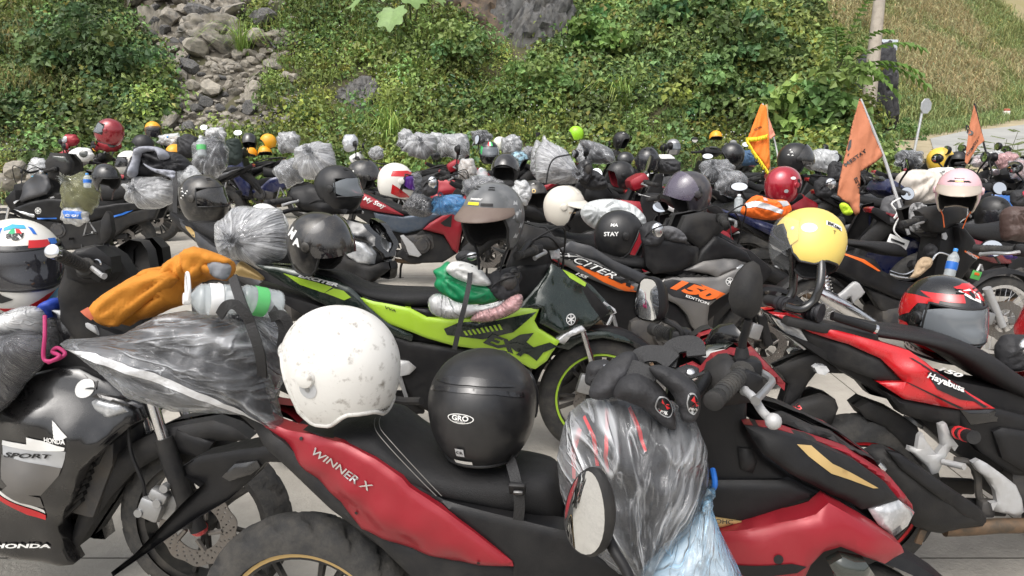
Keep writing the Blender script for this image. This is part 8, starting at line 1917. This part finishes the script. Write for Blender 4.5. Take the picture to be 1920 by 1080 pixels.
    if tri:
        for a, mm in ((-20, M_REDV), (-8, M_WHITE), (4, mat('stripe_green', (.03, .42, .10), .4))): h.patch([(a, 34), (a + 11, 34), (a + 14, 66), (a - 3, 66)], mm, 'stripe')
        h.patch([(-72, 34), (-50, 28), (-56, -10), (-76, 0)], mat('stripe_green', (.03, .42, .10), .4), 'green_side', 1.03); h.patch([(50, 28), (72, 34), (76, 0), (56, -10)], M_WHITE, 'white_side', 1.03)
    if mk: h.patch([(-60, 50), (-44, 62), (-34, 50), (-46, 54)], M_WHITE, 'white_mark')
    if rd:
        for c in h.root.children:
            if c.name.startswith('lining'): c.data.materials[0] = mat('crimson_lining', (.20, .01, .02), .9)
# headlamp and dashboard cowls that show over the load
def cowl(label, px, py, dep, w, hgt, m, lens=M_LENS, left=True):
    u = dep / FPX
    c = Cushion('headlight_cowl', None, blob(px, py, w, hgt, 2.2, .08, int(px)), dep, min(w, hgt) * u * .4, m, fold=.002, parent=thing('headlight_cowl', label, 'cowl', at(px, py, dep))); t = c.root.parent; c.root.name = 'body'
    c.decal(blob(px + (-w * .22 if left else w * .22), py, w * .34, hgt * .5, 2.2, .05, 3), lens, 'lens', .004)
    return fix_to(t)
cowl('silver headlight cowl at the back left of centre', 657, 268, 10.3, 30, 34, mat('silver_cowl', (.45, .46, .48), .25, .4, coat=.5))
cowl('red headlight cowl with a pale lens at the back left', 133, 263, 11.2, 30, 24, PAINT['red'])
cowl('white dashboard cowl behind the blue lined bike', 153, 290, 9.2, 44, 28, PAINT['white'], M_SCREEN, False)
cowl('red and black dashboard cowl under the deep red helmet', 205, 272, 10.0, 46, 26, PAINT['red'], M_SCREEN, False)

# --- bags of the back rows
BG = 'plastic wrapped bundles on the bikes behind'
for lb, px, py, w, hh, dep, film, ins, kn, kw in (
 ('white plastic bag drooping behind the handlebar of the blue lined bike', 72, 316, 36, 40, 8.6, F_MILKY, M_CLOTHW, None, {}),
 ('yellow green clear bag with a grey bundle at the knee of the blue lined bike', 152, 362, 66, 76, 7.4, F_OLIVE, M_BAGOLV, (140, 340), {}),
 ('white plastic bag printed in blue below the yellow green bag', 141, 405, 52, 36, 7.35, F_MILKY, M_CLOTHW, None, dict(label=1)),
 ('clear bag with a white knot under the bundled jacket', 287, 360, 96, 60, 5.3, F_PLEAT, M_BAGBLK, (266, 358), dict(thick=.10)),
 ('shiny white bag between the bundled jacket and the scrawled black helmet', 352, 333, 54, 44, 5.35, F_MILKY, M_CLOTHG, None, {}),
 ('white cloth bag under a small bottle at the back left', 320, 262, 44, 24, 10.6, F_MILKY, M_CLOTHW, None, {}),
 ('black fabric bag at the back left of the tall clear sack', 353, 275, 42, 46, 9.6, M_BAGBLK, None, None, {}),
 ('tall clear sack holding a bottle at the back left', 395, 292, 66, 76, 9.0, F_CLEARER, M_BAGGREY, (418, 262), {}),
 ('loose white bag behind the tall clear sack', 405, 250, 38, 24, 10.4, F_MILKY, M_CLOTHW, None, {}),
 ('dark green fabric bag beside the tall clear sack', 438, 285, 34, 54, 10.4, mat('dark_green_fabric', (.014, .024, .02), .75, bump=.4, bscale=50), None, None, {}),
 ('small grey wrapped bag on the navy step-through tail', 541, 267, 46, 42, 11.5, F_GREY, M_BAGGREY, None, {}),
 ('round clear bag with a bursting knot at the back left of centre', 590, 300, 78, 70, 8.2, F_PLEAT, M_BAGGREY, (588, 290), dict(kfreq=34)),
 ('slack clear bag left of the round clear bag', 545, 322, 54, 52, 8.5, F_CLEAR, M_BAGGREY, None, {}),
 ('small grey wrapped bag under the glossy visored black helmet', 706, 287, 28, 26, 10.2, F_GREY, M_BAGGREY, None, {}),
 ('left of the two grey wrapped bundles at the back', 790, 272, 62, 46, 10.6, F_PLEAT, M_BAGGREY, (792, 268), {}),
 ('small end bag on the left of the grey wrapped bundles', 760, 262, 30, 40, 10.8, F_GREY, M_BAGGREY, None, {}),
 ('white and green wrapped bag between the grey wrapped bundles', 818, 262, 30, 30, 10.9, F_MILKY, M_CLOTHG, None, {}),
 ('right of the two grey wrapped bundles with an orange edge', 852, 274, 60, 48, 10.4, F_GREY, M_BAGBLK, None, dict(p=3)),
 ('clear gathered bag above the striped green and red helmet', 903, 258, 40, 30, 10.9, F_CLEARER, M_BAGGREY, (906, 252), {}),
 ('grey wrapped dome shaped bag right of the plain white helmet', 960, 273, 42, 42, 10.4, F_GREY, M_BAGGREY, None, {}),
 ('small clear bag right of the dome shaped bag', 992, 287, 28, 26, 10.2, F_CLEAR, M_BAGGREY, None, {}),
 ('black plastic bag at the top of the knotted pair on the script bike', 772, 350, 44, 56, 6.5, F_BLACK, M_BAGBLK, None, dict(kfreq=26)),
 ('smoky clear bag at the bottom of the knotted pair on the script bike', 786, 384, 58, 44, 6.4, F_BLACK, M_BAGBLK, (790, 392), dict(kfreq=26)),
 ('bright blue plastic bag on the front of the script bike', 842, 384, 66, 40, 6.4, F_BLUE, M_BLUEC, (826, 366), {}),
 ('pale cloth bag holding a bottle behind the slate grey helmet', 876, 318, 34, 44, 7.4, F_MILKY, M_TAN, None, {}),
 ('wide clear bag behind the top of the slate grey helmet', 905, 352, 80, 46, 6.6, F_CLEARER, M_BAGGREY, None, dict(kfreq=30)),
 ('white plastic hanging beside the slate grey helmet', 978, 362, 36, 50, 6.0, F_MILKY, M_CLOTHW, None, {}),
 ('big silver wrapped bundle tied with a black cord at the centre back', 1048, 302, 82, 88, 7.0, F_PLEAT, M_BAGGREY, (1082, 330), dict(kfreq=30, poly=[(1004, 320), (1003, 286), (1014, 268), (1020, 252), (1026, 262), (1040, 270), (1062, 282), (1076, 304), (1086, 326), (1084, 342), (1060, 346), (1024, 344), (1006, 338)])),
 ('grey wrapped bundle on the left of the silver bundle', 1010, 300, 28, 70, 7.6, F_GREY, M_BAGGREY, None, {}),
 ('grey clear wrapped box with a pointed corner right of the silver bundle', 1118, 285, 68, 46, 8.4, F_CLEARER, M_BAGGREY, None, dict(poly=[(1086, 266), (1096, 262), (1122, 268), (1146, 280), (1154, 298), (1150, 306), (1120, 308), (1100, 304), (1096, 286)])),
 ('grey wrapped roll behind the pointed corner box', 1092, 290, 22, 44, 9.0, F_GREY, M_BAGGREY, None, {}),
 ('pale grey bundle of knee guards before the silver helmet', 1238, 300, 60, 22, 8.4, M_CLOTHW, None, None, {}),
 ('black and white strapped bundle right of the open black helmet', 1252, 312, 50, 30, 7.6, M_BAGBLK, None, None, {}),
 ('crumpled clear bag on the left of the dusky bundle by the vest', 1345, 322, 66, 48, 6.6, F_CLEAR, M_BAGGREY, (1330, 312), dict(kfreq=28)),
 ('dusky clear bag over a grey bundle by the vest', 1372, 345, 58, 50, 6.4, F_CLEARER, M_BAGGREY, None, {}),
 ('blue grey bag half hidden behind the fringed orange flag', 1405, 296, 44, 30, 8.6, mat('slate_blue_fabric', (.04, .09, .17), .7, bump=.4, bscale=40), None, None, {}),
 ('pale crumpled bag between the scrawled helmet and the big flag', 1545, 300, 58, 40, 7.4, F_MILKY, M_CLOTHG, None, dict(kfreq=28)),
 ('black fabric bag on the bike behind the big flag', 1566, 322, 30, 40, 7.0, M_BAGBLK, None, None, {}),
 ('grey clear wrapped bundle right of the big terracotta flag', 1706, 299, 54, 38, 8.2, F_CLEARER, M_BAGBLK, None, {}),
 ('large beige rain cover over a bundle behind the pink helmet', 1722, 352, 84, 72, 5.9, M_BEIGE, None, None, dict(fold=.012, fscale=6, pins=((1745, 330, .03, 6, .4), (1700, 385, .02, 6, .3)))),
 ('grey backpack standing left of the beige rain cover', 1672, 395, 40, 60, 5.5, M_BAGGREY, None, None, {}),
 ('rolled white cloth above the beige rain cover', 1766, 326, 56, 26, 6.3, M_CLOTHW, None, None, dict(fold=.016)),
 ('pink wrapped bundle at the far right', 1886, 301, 44, 32, 7.6, F_PINK, M_PINKC, None, {}),
 ('pale pink bag left of the pink wrapped bundle', 1838, 302, 30, 26, 7.8, F_MILKY, M_PINKC, None, {}),
 ('white bag on top of the pink wrapped bundle', 1868, 292, 34, 18, 8.0, F_MILKY, M_CLOTHW, None, {}),
 ('clear bag with pink stripes at the right edge', 1914, 318, 44, 40, 7.0, F_CLEAR, M_PINKC, None, {}),
 ('brown leather seat bag at the right edge', 1905, 420, 56, 66, 4.9, M_BROWN, None, None, dict(p=3)),
 ('black and white printed scarf on the step-through handlebar', 1722, 408, 34, 60, 4.7, mat('printed_scarf', (.42, .42, .42), .8, two=(.03, .03, .03), tscale=24, tthr=.5), None, None, {}),
 ('violet pouch at the right behind the step-through', 1896, 478, 26, 18, 3.9, mat('violet_fabric', (.08, .05, .22), .7), None, None, {}),
):
    lab_ = kw.pop('label', 0); T = kw.pop('thick', min(w, hh) * dep / FPX * .42)
    if ins is None:
        pl = kw.pop('poly', None) or blob(px, py, w, hh, kw.pop('p', 2.5), .08, int(px))
        c = Cushion('bag', lb, pl, dep, T, film, 'bag', pins=kw.get('pins', ((px - w * .3, py - hh * .3, min(w, hh) * dep / FPX * .09, 6, w * dep / FPX * .7),)), fold=kw.get('fold', .010), fscale=kw.get('fscale', 10), seed=int(px) % 17)
    else:
        c = bag(lb, px, py, dep, w, hh, film, ins, kn, thick=T, seed=int(px) % 23, fold=.016, **kw)
    if lab_:
        c.decal([(127, 396), (160, 398), (159, 412), (130, 410)], M_BLUEV, 'blue_print', .004); c.text('MOI NGAY', (132, 408), (157, 409), 5, M_WHITE, bold=.03, up=.007)
j2 = Cushion('jacket', 'grey and black rain jacket bundled on the clear bag at the left', [(238, 334), (244, 312), (254, 290), (258, 276), (276, 274), (300, 276), (316, 284), (340, 290), (356, 304), (358, 320), (344, 326), (330, 338), (312, 328), (280, 334)], 5.35, .10, M_NAVYC, 'jacket', fold=.015, fscale=6, edge=.08, pins=((260, 290, .035, 6, .3), (330, 310, .03, 6, .25)))
Cushion('sleeve', None, [(240, 330), (248, 300), (256, 278), (284, 274), (310, 282), (318, 296), (300, 300), (292, 284), (268, 288), (262, 306), (256, 330)], 5.22, .04, M_SILVC, fold=.025, fscale=8, edge=.05, parent=j2.root)
Cushion('sleeve', None, [(268, 306), (290, 316), (310, 318), (330, 322), (330, 338), (312, 330), (284, 320)], 5.2, .03, M_SILVC, fold=.02, fscale=8, edge=.04, parent=j2.root)
ribbon('strap', 'black strap tied round the bundled jacket and clear bag', [(327, 322, 5.2), (329, 350, 5.15), (328, 385, 5.15), (329, 402, 5.15)], .03, M_STRAP)
ribbon('strap', 'black cord round the big silver wrapped bundle', [(1024, 344, 6.7), (1030, 312, 6.66), (1042, 296, 6.62), (1068, 290, 6.7)], .014, M_STRAP)
bottle('small bottle with blue cap on the white cloth bag at the back left', (314, 257, 10.4), (336, 253, 10.4), .035, cap=M_CAPB)
bottle('green ringed bottle inside the top of the tall clear sack', (376, 256, 8.8), (379, 294, 8.8), .055, cap=M_CAPW, lab=M_PKT)
bottle('small blue banded bottle in the yellow green bag', (163, 326, 7.1), (164, 352, 7.1), .035, cap=M_CAPB, lab=M_BLUEV)
bottle('large clear water jug lying on the pale bags behind the slate grey helmet', (902, 318, 6.9), (908, 346, 6.6), .055, cap=M_CAPW)
bottle('small clear bottle standing before the cherry red helmet', (1386, 366, 5.0), (1384, 396, 5.0), .030, cap=M_CAPW)
pad('knee pad with a red badge on the script bike', 806, 349, 6.3, 34, 40, 0, M_CHROME, 51)
pad('pair of knee pads with chrome caps behind the vest', 1546, 352, 5.6, 40, 40, 10, M_CHROME, 52)
pad('black and white knee pad beside the silver bundle', 1096, 322, 7.0, 30, 46, 10, None, 53)
pad('red and black knee pad at the right edge', 1912, 372, 5.4, 36, 34, 0, mat('red_shell', (.5, .02, .05), .4), 54)
Cushion('jersey', 'dark wrapped cargo net bundle left of the red bikes', [(1082, 330), (1100, 318), (1122, 322), (1140, 344), (1132, 356), (1098, 354)], 7.2, .08, M_BAGBLK, 'bundle', fold=.03)
